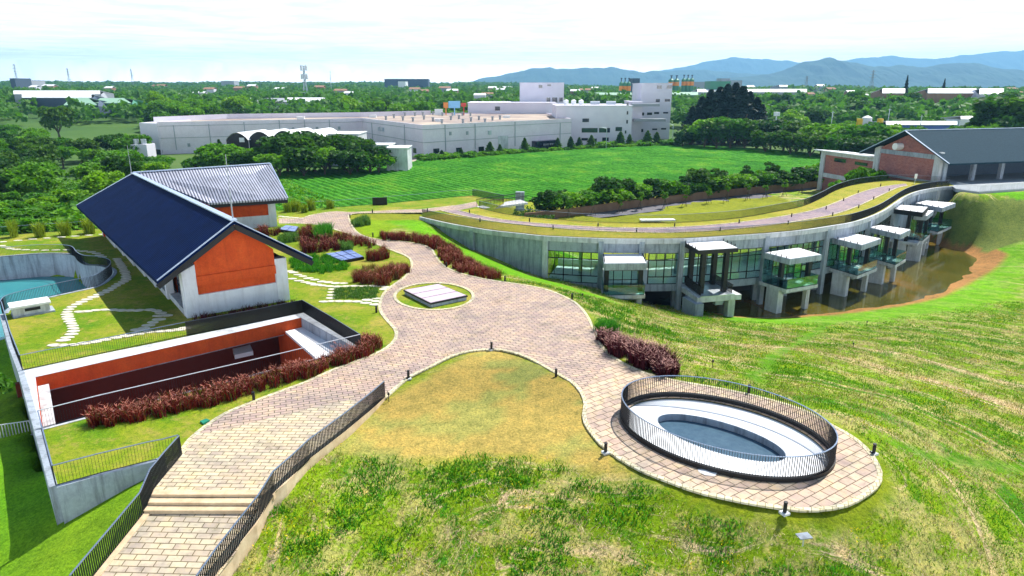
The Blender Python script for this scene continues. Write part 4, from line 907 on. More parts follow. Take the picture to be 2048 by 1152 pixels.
# ---- small things
b = MB(); q = [P(400,845), P(413,840), P(420,843), P(407,850)]; b.prism([(x[0], x[1]) for x in q], .0, .10); tag(b.build('utility_cover', MAT['plastic_green']), 'small green plastic cover in the grass beside the ramp paving', 'utility cover')
b = MB(); q = [P(1395,938,.04), P(1412,938,.07), P(1424,944,.05), P(1434,946,.08), P(1430,952,.04), P(1410,950,.07), P(1398,944,.04)]; b.add(q, [(0, 1, 6), (1, 5, 6), (1, 2, 5), (2, 4, 5), (2, 3, 4)]); tag(b.build('paper_litter', MAT['white']), 'crumpled white paper on the paving in front of the oval railing', 'litter')
gz = HZ(P(1608,1070,-1.6)[0], P(1608,1070,-1.6)[1]); q = Vector(P(1608,1072,gz+.4))
b = MB(); b.box((q.x, q.y, q.z), (.55, .38, .04), .2); b.build('board', MAT['concrete'], (sg := empty('small_plate', tuple(q), label='small tilted grey green plate in the weeds below the oval terrace', cat='plate')))
b = MB(); b.tube([(q.x, q.y, gz-.1), (q.x, q.y, q.z)], .03, 6); b.build('stake', MAT['steel'], sg)
for i, (u, v, z, lab) in enumerate([(1424,745,-1.0,'between the dark red bush and the mown hayfield'),(1165,603,-1.1,'on the green slope right of the plaza edge'),(1705,702,-5.4,'in the middle of the mown hayfield'),(1733,652,-8,'near the brown pond shore'),(778,806,-.2,'just right of the end of the ramp railing')]):
    x, y, _ = P(u, v, z); z = HZ(x, y); b = MB(); b.tube([(x, y, z-.1), (x, y, z+.45)], .025, 6); b.tube([(x, y, z+.45), (x, y, z+.6)], .07, 6); tag(b.build('sprinkler', MAT['metal_black']), 'small black sprinkler stake '+lab, 'sprinkler', 'sprinkler stakes in the grass')
# gate panel and footbridge
b = MB(); x, y, _ = P(760,410); b.box((x, y, .6), (2.3, .12, 1.2), .15); tag(b.build('dark_panel', MAT['metal_black']), 'dark square panel in the wire railing by the tea field', 'panel')
fb = empty('footbridge', P(955,412), label='small grey footbridge with railings between the hill and the tree row', cat='footbridge')
bd = [P(953,413,.05), P(968,417,.05), P(1056,405,-.3), P(1040,399,-.3)]
b = MB(); slab3(b, bd, .3); b.build('deck', MAT['concrete_light'], fb)
for k, (p0, p1) in enumerate(((bd[0], bd[3]), (bd[1], bd[2]))):
    b = MB(); p0, p1 = Vector(p0), Vector(p1); L = (p1-p0).length
    for i in range(int(L/.35)+1): c_ = p0.lerp(p1, i*.35/L); b.box(c_+Vector((0, 0, .55)), (.04, .04, 1.1))
    beam(b, p0+Vector((0, 0, 1.12)), p1+Vector((0, 0, 1.12)), .08, .08); b.build('bridge_railing', MAT['metal_dark'], fb)
b = MB(); p0, p1 = Vector(P(953,413,-.1)), Vector(P(958,419,-.1))
b = MB(); b.box(Vector(P(1040,402,-2.2)), (1.6, 1.0, 3.4)); b.build('abutment', MAT['concrete'], fb)

# fence, path and bush outside the left boundary wall
fp = [(AT(u, ZY, 0)[0], ZY) for u, ZY in ((-60, 36.6), (72, 37.6))]
fz = HZ(*fp[0])
railing([(fp[0][0], fp[0][1], fz), (fp[1][0]-.6, fp[1][1], fz)], 'pale grey railing outside the left boundary wall at the picture edge', 1.0, .16, .03, top='rail_white', barm='concrete_light')
b = MB(); b.prism([(fp[0][0], fp[0][1]+.5), (fp[1][0]-.9, fp[1][1]+.5), (fp[1][0]-1.4, fp[1][1]+2.2), (fp[0][0], fp[0][1]+2.2)], fz-.5, fz+.08); b.build('side_path', MAT['concrete_light'])['kind'] = 'structure'
# ================================================================ long curved building with a green roof
cb_ = empty('curved_building', P(1300,478), label='long curved concrete building with grass roof, windows and projecting glass balconies over the brown pond', cat='building')
sheet('roof_lawn', [roof_poly], .012, MAT['lawn_roof'], cb_)
near_px = [(880,421),(925,432),(1000,445),(1105,456),(1187,462),(1312,466),(1360,465),(1440,461),(1555,449),(1655,432),(1705,417),(1745,399),(1792,377),(1815,372)]
far_px = [(915,421),(975,435),(1062,446),(1200,455),(1312,456),(1405,452),(1505,442),(1605,426),(1655,412),(1717,387),(1755,376),(1792,370),(1812,368)]
nl_, fl_ = smooth_line(W(near_px), 3), smooth_line(W(far_px), 3)
sheet('roof_path', [nl_+fl_[::-1]], .035, MAT['paving_roof'], cb_)
for l_ in (nl_, fl_):
    b = MB(); b.wall(resample([Vector(q) for q in l_], .8), -.02, .09, .22); b.build('path_kerb', MAT['kerb'], cb_)
RFo = [tuple(q) for q in resample([Vector(q) for q in roofF], 1.0)]
b = MB(); b.wall(offset(RFo, -.02), -.55, .06, .30, side=0); b.build('roof_edge', MAT['concrete_light'], cb_)
def nearest(line, x, y):
    return min(range(len(line)), key=lambda i: (line[i][0]-x)**2+(line[i][1]-y)**2)
def at_u(u):
    best = None
    for i, q in enumerate(RFo):
        uu = 1024+F*q[0]/(q[1]*PC-(q[2]-CH)*PS)
        if best is None or abs(uu-u) < best[0]: best = (abs(uu-u), i)
    return best[1]
def seg(u0, u1): return RFo[at_u(u0):at_u(u1)+1]
zb = lambda pts: [(-.8-HZ_foot(q)) for q in pts]
def wallseg(u0, u1, z0, z1, name='facade_wall', mat='concrete', t=.4, off=0.0):
    b = MB(); s_ = seg(u0, u1); b.wall(offset(s_, -off) if off else s_, z0, z1, t, side=1.0); return b.build(name, MAT[mat], cb_)
wallseg(842, 1091, -7.5, -.02); wallseg(1091, 1790, -1.80, -.02); wallseg(1790, 1909, -9, -.02)
# vertical joints and pilasters proud of the wall
for u in (940, 1091, 1204, 1290, 1362, 1530, 1660, 1740, 1790, 1836, 1875):
    i = at_u(u); q = RFo[i]; q2 = RFo[min(i+1, len(RFo)-1)]; a_ = math.atan2(q2[1]-q[1], q2[0]-q[0])
    b = MB(); zz = {940: -3.5, 1091: -6.5}.get(u, -9.9); b.box((q[0]+.06*math.sin(a_), q[1]-.06*math.cos(a_), (zz-.5)/2), (.65, .55, -zz-.1), a_); b.build('pilaster', MAT['concrete_light' if u % 2 else 'concrete'], cb_)
# floor band and floor, back wall and ceiling
inner = offset(seg(1091, 1880), 9.0); s_all = seg(1091, 1880)
b = MB(); b.wall(s_all, -6.75, -5.85, .5, side=1.0); b.build('floor_band', MAT['concrete'], cb_)
sheet('floor', [s_all+inner[::-1]], -5.90, MAT['floor_pale'], cb_); sheet('slab_underside', [s_all+inner[::-1]], -6.7, MAT['concrete'], cb_)
sheet('ceiling', [s_all+inner[::-1]], -1.75, MAT['interior'], cb_)
b = MB(); b.wall(inner, -10.6, -5.0, .3, side=0); b.build('back_wall', MAT['interior'], cb_)
b = MB(); b.wall(inner, -1.9, -.1, .3, side=0); b.build('back_wall', MAT['concrete'], cb_)
bk_ = MB(); li = resample([Vector(q) for q in inner], 1.5)
for i in range(0, len(li)): bk_.box((li[i].x, li[i].y, -3.4), (.09, .09, 3.3))
for z in (-4.95, -3.0, -1.95): bk_.wall([tuple(q) for q in li], z-.05, z+.05, .07)
bk_.build('rear_window_frame', MAT['metal_black'], cb_)
b = MB(); b.wall(seg(1091, 1204)[-1:]+[inner[nearest(inner, *seg(1091, 1204)[-1][:2])]], -5.9, -1.8, .25); b.build('partition', MAT['interior'], cb_)
for u in (1160, 1400, 1480, 1600):
    i = at_u(u); q = Vector(RFo[i]); w_ = Vector(inner[nearest(inner, q.x, q.y)]); c_ = q.lerp(w_, .55); b = MB(); b.box((c_.x, c_.y, -3.8), (.45, .45, 4.2)); b.build('inner_column', MAT['concrete'], cb_)
# window bays
bays = [(1094, 1200), (1294, 1360), (1368, 1440), (1442, 1527), (1534, 1656), (1664, 1737), (1744, 1786)]
for u0, u1 in bays:
    s_ = seg(u0, u1); L = sum((Vector(a)-Vector(c)).length for a, c in zip(s_, s_[1:])); nm = max(2, round(L/2.1))
    i_ = offset(s_, .15); b = MB(); b.wall(i_, -5.85, -1.8, .02); gl = b.build('window', MAT['glass'], cb_)
    b = MB(); zs = (-5.82, -4.9, -2.75, -1.85)
    for z in zs: b.wall(i_, z-.055, z+.055, .12)
    rs = resample([Vector(q) for q in i_], L/nm*.999)
    for k_, q in enumerate(rs): b.box((q.x, q.y, -3.83), (.12, .14, 4.02))
    for q, q1 in zip(rs, rs[1:]): c_ = q.lerp(q1, .5); b.box((c_.x, c_.y, -3.35), (.07, .08, 3.1))
    b.build('window_frame', MAT['metal_black'], gl)
# piers below the floor
for u in (1204, 1290, 1362, 1400, 1470, 1530, 1600, 1660, 1700, 1740, 1790):
    i = at_u(u); q = RFo[i]; b = MB(); b.box((q[0], q[1]+2.0, -8.6), (.7, .7, 4)); b.build('pier', MAT['concrete'], cb_)
b = MB(); b.wall(offset(s_all, 6), -10.8, -6.7, .3); b.build('dark_void_wall', MAT['metal_black'], cb_)  # black wall stands in for the dark void under the floor slab
def quad_world(px, z): return [Vector(P(u, v, z)) for u, v in px]
def balcony(px, zt, label, kind='glass', zf=-6.0, fascia=.75, piers=True, wide=1.0):
    """px: roof corners back-left, back-right, front-right, front-left"""
    q = quad_world(px, zt); r_ = empty('balcony_unit', (q[3].x, q[3].y, zf), label=label, cat='balcony', group='balcony units on the curved facade')
    bl, br, fr_, fl = q; c = (bl+br+fr_+fl)/4; t = (fr_-fl).normalized(); n_ = (fl-bl).normalized()
    b = MB(); b.prism([tuple(p) for p in q], zt-fascia, zt-.03); b.build('canopy', MAT['concrete' if kind == 'glass' else 'metal_black'], r_)
    b = MB(); b.prism([tuple(p+(c-p)*.05) for p in q], zt-.03, zt+.02); b.build('canopy_top', MAT['concrete_white'], r_)
    for a0, a1 in ((bl, fl), (br, fr_)):
        for k_ in range(4):
            b = MB(); s__ = a0.lerp(a1, .2+.22*k_); s__ = s__+(c-s__).normalized()*.12; b.tube([(s__.x, s__.y, zt), (s__.x, s__.y, zt+.30)], .06, 5); b.build('stud', MAT['metal_black'], r_)
    fq = [p+(c-p)*.0 for p in q]; fq[0] = bl-n_*.5; fq[1] = br-n_*.5
    b = MB(); b.prism([tuple(p) for p in fq], zf-.42, zf); b.build('floor_slab', MAT['concrete_light'], r_)
    for p_, col in ((bl.lerp(fl, .62)+t*.45, 1), (br.lerp(fr_, .62)-t*.45, 1)):
        b = MB(); b.box((p_.x, p_.y, (zf+zt-fascia)/2), (.5, .5, zt-fascia-zf), math.atan2(t.y, t.x)); b.build('column', MAT['metal_black'], r_)
    if kind == 'glass':
        ins = lambda p, d=.12: p+(c-p).normalized()*d
        b = MB(); b.wall([tuple(ins(bl)), tuple(ins(fl)), tuple(ins(fr_)), tuple(ins(br))], zf, zf+1.25, .03); g_ = b.build('balustrade', MAT['glass_rail'], r_)
        b = MB(); b.wall([tuple(ins(bl)), tuple(ins(fl)), tuple(ins(fr_)), tuple(ins(br))], zf+.0, zf+.07, .06); b.build('glass_channel', MAT['metal_dark'], g_)
        b = MB(); b.wall([tuple(bl-n_*.3+t*.3), tuple(bl.lerp(fl, .3)+t*.3), tuple(br.lerp(fr_, .3)-t*.3), tuple(br-n_*.3-t*.3)], zf, zt-fascia, .03); g2_ = b.build('glass_screen', MAT['glass'], r_)
        b = MB(); a0, a1 = bl.lerp(fl, .3)+t*.3, br.lerp(fr_, .3)-t*.3
        for z in (zf+.1, zf+1.0, zt-fascia-.9, zt-fascia-.06): b.wall([tuple(a0), tuple(a1)], z-.04, z+.04, .08)
        for k_ in range(5): s__ = a0.lerp(a1, k_/4); b.box((s__.x, s__.y, (zf+zt-fascia)/2), (.09, .09, zt-fascia-zf))
        b.build('screen_frame', MAT['metal_black'], g2_)
    if piers:
        p0 = bl.lerp(fl, .45)+t*.5; a_ = math.atan2(t.y, t.x)
        b = MB(); b.box((p0.x, p0.y, (zf-.42-10.2)/2), (.9, 2.0, 10.2+zf-.42), a_); b.build('pier', MAT['concrete_light'], r_)
        p0 = br.lerp(fr_, .7)-t*.6; b = MB(); b.box((p0.x, p0.y, (zf-.42-10.2)/2), (.6, .6, 10.2+zf-.42), a_); b.build('pier', MAT['concrete_light'], r_)
        b = MB(); beam(b, (bl.lerp(fl, .8)+t*.4)*1+Vector((0, 0, zf-.6-zt)), (br.lerp(fr_, .8)-t*.4)+Vector((0, 0, zf-.6-zt)), .4, .36); b.build('floor_beam', MAT['concrete'], r_)
    return r_
balcony([(1205,508),(1285,507),(1294,526),(1208,527)], -1.9, 'leftmost concrete balcony with white canopy facing the grass slope', zf=-5.85, fascia=.85)
balcony([(1530,505),(1597,495),(1644,509),(1580,518)], -2.1, 'glass balcony with white canopy just right of the steel entrance deck')
balcony([(1662,475),(1710,467),(1763,477),(1724,490)], -1.8, 'glass balcony with white canopy, middle of the concrete ones over the pond')
balcony([(1736,454),(1761,450),(1822,459),(1801,469)], -1.6, 'glass balcony with white canopy left of the far black edged canopy')
balcony([(1828,430),(1842,420),(1868,421),(1854,432)], -1.9, 'smallest glass balcony half hidden behind the far black edged canopy')
balcony([(1831,406),(1852,401),(1912,406),(1885,416)], -1.8, 'farthest glass balcony with white canopy beside the dark grass bank')
balcony([(1780,417),(1794,409),(1857,414),(1846,425)], -1.0, 'far balcony with black edged white canopy over stair landing', kind='steel')
# entrance with black steel canopy and grating deck
q = quad_world([(1367,484),(1442,480),(1477,496),(1397,501)], -.5); bl, br, fr_, fl = q; t = (fr_-fl).normalized(); n_ = (fl-bl).normalized(); c = (bl+br+fr_+fl)/4; a_ = math.atan2(t.y, t.x)
en = empty('entrance_canopy', (fl.x, fl.y, -6), label='steel entrance deck under a white topped black canopy in the middle of the curved facade', cat='canopy')
b = MB(); b.prism([tuple(p) for p in q], -1.0, -.53); b.build('canopy_frame', MAT['metal_black'], en)
b = MB(); b.prism([tuple(p+(c-p)*.04) for p in q], -.53, -.47); b.build('canopy_top', MAT['concrete_white'], en)
for a0, a1 in ((bl, fl), (br, fr_)):
    for k_ in range(4):
        b = MB(); s__ = a0.lerp(a1, .15+.22*k_); b.tube([(s__.x, s__.y, -.5), (s__.x, s__.y, -.18)], .06, 5); b.build('stud', MAT['metal_black'], en)
for p_ in (fl+t*1.0-n_*.6, fr_-t*1.2-n_*.6, bl+t*1.0+n_*.6, br-t*1.0+n_*.6):
    b = MB(); b.box((p_.x, p_.y, -3.5), (.55, .55, 5.0), a_); b.build('column', MAT['metal_black'], en)
dq = [bl+t*.4-n_*1, br-t*.4-n_*1, fr_-t*.3+n_*.8, fl+t*.4+n_*.8]
b = MB(); b.prism([tuple(p) for p in dq], -6.12, -6.0); b.build('deck', MAT['steel'], en)
b = MB(); b.prism([tuple(p) for p in [dq[0]-t*.5, dq[1]+t*.5, dq[2]+t*.9, dq[3]-t*.4]], -6.75, -6.12); b.build('deck_edge', MAT['concrete_light'], en)
for s0, s1, tt in ((bl, fl, t*.55), (br, fr_, -t*.55)):
    b = MB(); p0, p1 = s0+tt, s1+tt+n_*.6; L = (p1-p0).length
    for k_ in range(int(L/.11)): s__ = p0.lerp(p1, k_*.11/L); b.box((s__.x, s__.y, -5.45), (.035, .035, 1.1))
    beam(b, (p0.x, p0.y, -4.88), (p1.x, p1.y, -4.88), .07, .07); b.build('deck_railing', MAT['metal_black'], en)
b = MB(); p0 = fl-t*.1-n_*.2; b.box((p0.x, p0.y, -8.3), (1.1, 3.2, 3.2), a_); b.build('pier', MAT['concrete'], en)
b = MB(); p0 = fr_-t*.5; b.box((p0.x, p0.y, -8.4), (.9, .9, 3.4), a_); b.build('pier', MAT['concrete_light'], en)
b = MB(); p0 = fl.lerp(fr_, .6); b.box((p0.x, p0.y, -7.0), (1.0, .6, .8), a_); b.build('bracket', MAT['concrete'], en)
# white stair flight and slim legs under the far black canopy
b = MB(); a0, a1 = Vector(P(1815,487,-6.4)), Vector(P(1846,484,-7.6)); beam(b, a0, a1, 1.3, .25); stf = b.build('stair_flight', MAT['concrete_white']); tag(stf, 'white stair flight under the far black edged canopy', 'stairs')
# white slab lying on the lawn behind the roof
b = MB(); zq = -5.9; q = [P(1290,443,zq), P(1357,440,zq), P(1362,443,zq), P(1292,446,zq)]; 
c1 = Vector(q[0]); b.box((c1.x+2.5, c1.y+1, -5.8), (6.5, 1.6, .25), .05); tag(b.build('concrete_slab', MAT['concrete_white']), 'long white concrete slab lying in the grass behind the curved roof', 'slab')

# ================================================================ brick hall at the right
ho = Vector((84.2, 135.6, 0)); hg = Vector(unit((-.24, .97))+(0,)); he = Vector(unit((.955, .27))+(0,)); hn_ = (-he.x, -he.y)
hall = empty('brick_hall', tuple(ho), label='large hall with slate grey gabled roof and red brick gable at the right', cat='building')
WH = 17.6; HEv, HRg = 5.4, 9.4
def hv(name, pts, t, off, mat, s0=0.0): b = MB(); vpoly(b, ho+hg*s0, (hg.x, hg.y), pts, t, (he.x, he.y), off=off); return b.build(name, MAT[mat], hall)
hv('brick_wall', [(.5, -2), (WH-.5, -2), (WH-.5, 4.2), (.5, 4.2)], .3, .25, 'brick'); hv('brick_wall', [(.5, 5.0), (WH-.5, 5.0), (WH/2, HRg-.7)], .3, .25, 'brick')
hv('concrete_beam', [(0, 4.2), (WH, 4.2), (WH, 5.1), (0, 5.1)], .5, 0, 'concrete')
for s0 in (0, WH-1.5): hv('corner_pillar', [(0, -7), (1.5, -7), (1.5, 5.7), (0, 5.7)], .8, -.1, 'concrete_light', s0)
ap_ = ho+hg*(WH/2); OHh = 3.3; zc = HRg-(HRg-HEv)*(WH/2+OHh)/(WH/2)
LR = 48
A_ = ap_-he*1.3; f0 = ho-hg*OHh-he*1.3+Vector((0, 0, zc)); A_ = A_+Vector((0, 0, HRg)); bck = ho+hg*(WH+OHh)-he*1.3+Vector((0, 0, zc))
b = MB(); slab3(b, [f0, f0+he*LR, A_+he*LR, A_], .3); b.build('roof', MAT['roof_slate'], hall)
b = MB(); slab3(b, [A_, A_+he*LR, bck+he*LR, bck], .3); b.build('roof', MAT['roof_slate'], hall)
b = MB(); beam(b, A_-he*.05, f0-he*.05, .14, .16); beam(b, A_-he*.05, bck-he*.05, .14, .16); b.build('roof_flashing', MAT['trim'], hall); b = MB(); beam(b, A_+Vector((0, 0, .08)), A_+he*LR+Vector((0, 0, .08)), .3, .12); b.build('ridge_cap', MAT['trim'], hall)
for k_ in range(6):
    p_ = ho+he*(1.2+k_*7.3); b = MB(); b.box((p_.x, p_.y, 2.2), (.75, .75, 4.6), math.atan2(he.y, he.x)); b.build('column', MAT['concrete'], hall)
b = MB(); vpoly(b, ho+hg*7+he*.8, (he.x, he.y), [(0, -.1), (LR, -.1), (LR, 5.6), (0, 5.6)], .3, (hg.x, hg.y)); b.build('inner_wall', MAT['far_dark'], hall)
b = MB(); b.prism([tuple(ho-hg*.5), tuple(ho-hg*.5+he*LR), tuple(ho+hg*WH+he*LR), tuple(ho+hg*WH)], -.5, -.04); b.build('floor', MAT['slab_grey'], hall)
# drum shaped white vent on the gable
b = MB(); vc = ho+hg*(WH*.60)+Vector((0, 0, 6.05)); b.tube([vc-he*1.6, vc-he*1.6+hg*.01+he*1.7], .7, 14); vh = b.build('vent_drum', MAT['white'], hall)
# white seats / boxes inside the veranda
for k_, dd_ in enumerate((1.9, 3.9)):
    p_ = ho+he*dd_+hg*2.5; b = MB(); b.box((p_.x, p_.y, .45), (.8, .8, .9)); b.box((p_.x, p_.y, 1.1), (.5, .5, .35)); tag(b.build('white_bin', MAT['far_white']), ('left' if k_ == 0 else 'right')+' one of two small white bins in the hall veranda', 'bin', 'white bins in the hall veranda')
# low wing with lean-to roof
wing = empty('brick_wing', tuple(ho+hg*WH+Vector((0, 0, -7))), label='low red brick wing with flat metal roof left of the hall gable', cat='building')
def wv(name, pts, t, off, mat, s0=0.0): b = MB(); vpoly(b, ho+hg*(WH+s0), (hg.x, hg.y), pts, t, (he.x, he.y), off=off); return b.build(name, MAT[mat], wing)
LW = 17.5
wv('brick_wall', [(0, -7.2), (LW, -7.2), (LW, 2.2), (0, 2.2)], .3, .3, 'brick'); wv('concrete_beam', [(0, 2.2), (LW, 2.2), (LW, 3.1), (0, 3.1)], .6, .05, 'concrete_light'); wv('concrete_beam', [(0, -3.1), (LW-1.4, -3.1), (LW-1.4, -2.1), (0, -2.1)], .6, .05, 'concrete_light')
wv('corner_pillar', [(0, -7.2), (1.4, -7.2), (1.4, 3.0), (0, 3.0)], .7, -.05, 'concrete_light', LW-1.4); wv('window', [(2, .9), (6, .9), (6, 1.6), (2, 1.6)], .1, .24, 'window'); wv('window', [(9, .9), (13, .9), (13, 1.8), (9, 1.8)], .1, .24, 'window')
b = MB(); w0 = ho+hg*WH; slab3(b, [w0-he*1.2+Vector((0, 0, 3.35)), w0+he*9+Vector((0, 0, 2.5)), w0+hg*(LW+1.5)+he*9+Vector((0, 0, 2.5)), w0+hg*(LW+1.5)-he*1.2+Vector((0, 0, 3.35))], .22); b.build('roof', MAT['far_white'], wing)
# terrace in front of the hall
dk = [P(1895,366,-.02), P(1912,378,-.02), P(1958,384,-.02), P(2048,378,-.02), P(2400,362,-.02), tuple(ho+he*LR+Vector((0, 0, -.02))), tuple(ho+Vector((0, 0, -.02)))]
b = MB(); b.prism([(q[0], q[1]) for q in dk], -.6, .01); tr = b.build('terrace', MAT['slab_grey']); tr['kind'] = 'structure'
railing(W([(1912,377),(1958,383),(2048,377),(2300,364)]), 'pale railing along the terrace in front of the hall', 1.1, .2, .02, top='rail_white', barm='concrete_light')
# pond
pw = [(q[0], q[1]) for q in smooth_line(offset(pond_w, 0), 3, True)]
cx_ = [P(1200,560,-9.4), P(1440,632,-9.4), P(1600,637,-9.4), P(1800,612,-9.4), P(1925,578,-9.4), P(1990,520,-9.4), P(1940,478,-9.4), P(1850,460,-9.4), (95, 150, 0), (60, 130, 0), (20, 100, 0)]
def mat_pond():
    m, nt, b = nodes('murky pond water'); n1 = noise(nt, posnode(nt, (1, .6, 1)), .10, 5, .6, .6); n2 = noise(nt, posnode(nt), .5, 4, .6)
    nt.links.new(ramp(nt, n1, [(.34, (.045, .048, .007)), (.52, (.10, .085, .014)), (.70, (.24, .12, .025))]), b.inputs['Base Color']); b.inputs['Roughness'].default_value = .09; b.inputs['Specular IOR Level'].default_value = .55
    bump(nt, b, n2, .05, .05); return m
MAT['pond'] = mat_pond()
sheet('pond', [cx_], -9.47, MAT['pond'], kind='structure')
# road, kerb and brown wall behind
rd0 = [P(1060,452,-6.9), P(1180,440,-6.9), P(1300,426,-6.9), P(1400,414,-6.9), P(1560,395,-6.9), P(1700,378,-6.9), P(1700,368,-6.9), P(1560,384,-6.9), P(1400,401,-6.9), P(1250,420,-6.9), P(1100,440,-6.9), P(1040,446,-6.9)]
sheet('road', [rd0], -6.68, MAT['asphalt'], kind='structure')
bwl = [P(1050,446,-6.9), P(1100,441,-6.9), P(1250,420,-6.9), P(1400,401,-6.9), P(1560,384,-6.9), P(1690,371,-6.9)]
b = MB(); b.wall([(q[0], q[1]+.6, 0) for q in bwl], -7.5, -5.1, .35); tag(b.build('brown_wall', MAT['brown_wall']), 'long brown rendered wall between the road and the tree row', 'wall')
# ================================================================ vegetation
def np_mesh(name, V, nper, mats, idx=None, col=None, parent=None, smooth=False):
    """V: (n, nper, 3) polygons"""
    n = len(V); me = bpy.data.meshes.new(name); me.vertices.add(n*nper); me.vertices.foreach_set('co', V.astype(np.float32).ravel())
    me.loops.add(n*nper); me.loops.foreach_set('vertex_index', np.arange(n*nper, dtype=np.int32))
    me.polygons.add(n); me.polygons.foreach_set('loop_start', np.arange(0, n*nper, nper, dtype=np.int32))
    for m in (mats if isinstance(mats, list) else [mats]): me.materials.append(m)
    if idx is not None: me.polygons.foreach_set('material_index', idx.astype(np.int32))
    me.update(calc_edges=True)
    if col is not None: set_attr(me, 'Col', 'FLOAT_COLOR', np.concatenate([np.repeat(col, nper, 0), np.ones((n*nper, 1))], 1))
    return me
def leaf_quads(C, size, up=0.35, long=1.0):
    n = len(C); a = rng.normal(size=(n, 3)); a /= np.linalg.norm(a, axis=1)[:, None]
    b = rng.normal(size=(n, 3)); b[:, 2] *= up; b -= a*(a*b).sum(1)[:, None]; b /= np.linalg.norm(b, axis=1)[:, None]
    s = (size*rng.uniform(.6, 1.3, n))[:, None]*.5 if np.isscalar(size) else (size*rng.uniform(.6, 1.3, n))[:, None]*.5
    return np.stack([C-a*s-b*s*long, C+a*s-b*s*long*.6, C+a*s*.8+b*s*long, C-a*s+b*s*long*.8], 1)
def crown_points(kind, n, R_=1.0, H_=1.0, seed=0):
    """points in a crown that is R_ wide (radius) and H_ high, base of crown at z=0"""
    if kind == 'cone':
        t = rng.random(n)**.75; k = 9; tier = np.floor(t*k)/k; tt = tier+(t*k % 1)*.9/k
        r = R_*(1-tt)**.85*(.55+.45*(1-(t*k % 1)))*rng.uniform(.45, 1.0, n)**.5; a = rng.random(n)*2*math.pi
        lob = 1+.25*np.sin(a*5+tier*40); return np.stack([r*lob*np.cos(a), r*lob*np.sin(a), tt*H_], 1)
    nl = {'round': 20, 'tall': 22, 'flat': 16, 'shrub': 9, 'sap': 8}[kind]
    cz = {'round': (.30, .72), 'tall': (.15, .85), 'flat': (.45, .8), 'shrub': (.1, .6), 'sap': (.1, .85)}[kind]
    L = []
    for i in range(nl):
        a = rng.random()*2*math.pi; z = rng.uniform(*cz); rr = R_*math.sqrt(max(.05, 1-((z-.45)/.62)**2))*rng.uniform(.25, .78)
        L.append((rr*math.cos(a), rr*math.sin(a), z*H_, R_*rng.uniform(.26, .46)))
    L = np.array(L); w = L[:, 3]**2; j = rng.choice(nl, n, p=w/w.sum())
    d = rng.normal(size=(n, 3)); d /= np.linalg.norm(d, axis=1)[:, None]; d[:, 2] = np.where(rng.random(n) < .72, np.abs(d[:, 2]), d[:, 2])
    return L[j, :3]+d*(L[j, 3]*rng.uniform(.72, 1.08, n))[:, None]*np.array([1, 1, .8])
def make_tree(kind, R_, H_, trunk, nleaf, lsize, mat, name='broadleaf_tree'):
    C_ = crown_points(kind, nleaf, R_, H_-trunk*.8); C_[:, 2] += trunk*.8
    me = np_mesh('crown', leaf_quads(C_, lsize), 4, MAT[mat])
    b = MB(); b.tube([(0, 0, -.5), (.05, 0, trunk*.6), (0.1, .05, trunk), (.0, .1, trunk+(H_-trunk)*.55)], .035*H_, 7, r1=.012*H_)
    for k in range(4): a = k*1.57+.5; b.tube([(0.1, 0, trunk*.9), (math.cos(a)*R_*.3, math.sin(a)*R_*.3, trunk+(H_-trunk)*.25), (math.cos(a)*R_*.6, math.sin(a)*R_*.6, trunk+(H_-trunk)*.5)], .016*H_, 5, r1=.006*H_)
    r = empty(name); tb = b.build('trunk', MAT['bark'], r); cr_ = link('crown', me, r)
    return r
PROTO = {}
def proto(key, *a, **k):
    PROTO[key] = []
    for i in range(3):
        t = make_tree(*a, **k); PROTO[key].append([t, False, a[2] if False else a[2], a[1], a[2]])
    return
proto('round', 'round', 3.3, 7.0, 1.8, 2000, .46, 'leaf_a')
proto('dark', 'round', 3.4, 7.0, 1.2, 2200, .46, 'leaf_b')
proto('bright', 'round', 3.0, 5.5, 1.4, 1700, .42, 'leaf_c')
proto('tall', 'tall', 2.4, 8.0, 1.2, 2000, .42, 'leaf_b')
proto('conifer', 'cone', 2.6, 10.0, .8, 2400, .42, 'leaf_d', name='conifer')
proto('shrub', 'shrub', 1.5, 1.9, .2, 700, .26, 'leaf_a', name='shrub')
proto('cshrub', 'cone', 1.3, 3.2, .1, 700, .30, 'leaf_b', name='conifer_shrub')
H0 = dict(round=7.0, dark=7.0, bright=5.5, tall=8.0, conifer=10.0, shrub=1.9, cshrub=3.2)
def GH(x, y):
    if GX0+2 < x < GX1-2 and GY0+2 < y < GY1-2: return HZ(x, y)
    return float(far_h(np.array([x]), np.array([y]))[0])
CATN = dict(conifer='conifer', shrub='shrub', cshrub='conifer shrub')
TR = [0]
def plant(kind, x, y, h, label, group, wide=1.0, z=None):
    pr = PROTO[kind][TR[0] % 3]; TR[0] += 1; z = GH(x, y) if z is None else z
    o = pr[0] if not pr[1] else dup(pr[0]); pr[1] = True
    s = max(.2, h*1.14/H0[kind]); o.location = (x, y, z-.1); o.rotation_euler = (0, 0, random.uniform(0, 6.28)); o.scale = (s*wide*random.uniform(.9, 1.12), s*wide*random.uniform(.9, 1.12), s)
    tag(o, label, CATN.get(kind, 'tree'), group); return o
def row(lst, group, lab, yf, z=-7.2):
    """lst of (kind, u, v top[, dy]) sorted left to right"""
    lst = sorted(lst, key=lambda q: q[1])
    W_ = dict(round='round green', dark='dark green', bright='yellow green', tall='tall narrow dark', conifer='dark conical', shrub='low green', cshrub='dark pointed')
    for i, q in enumerate(lst):
        y = yf(q[1])+(q[3] if len(q) > 3 else 0); x = AT(q[1], y, z)[0]; z0 = GH(x, y); h = ZV(q[2], y)-z0
        plant(q[0], x, y, h, '%s %s, %s from left %s' % (W_[q[0]], CATN.get(q[0], 'tree'), nth(i), lab), group, q[4] if len(q) > 4 else 1.0)
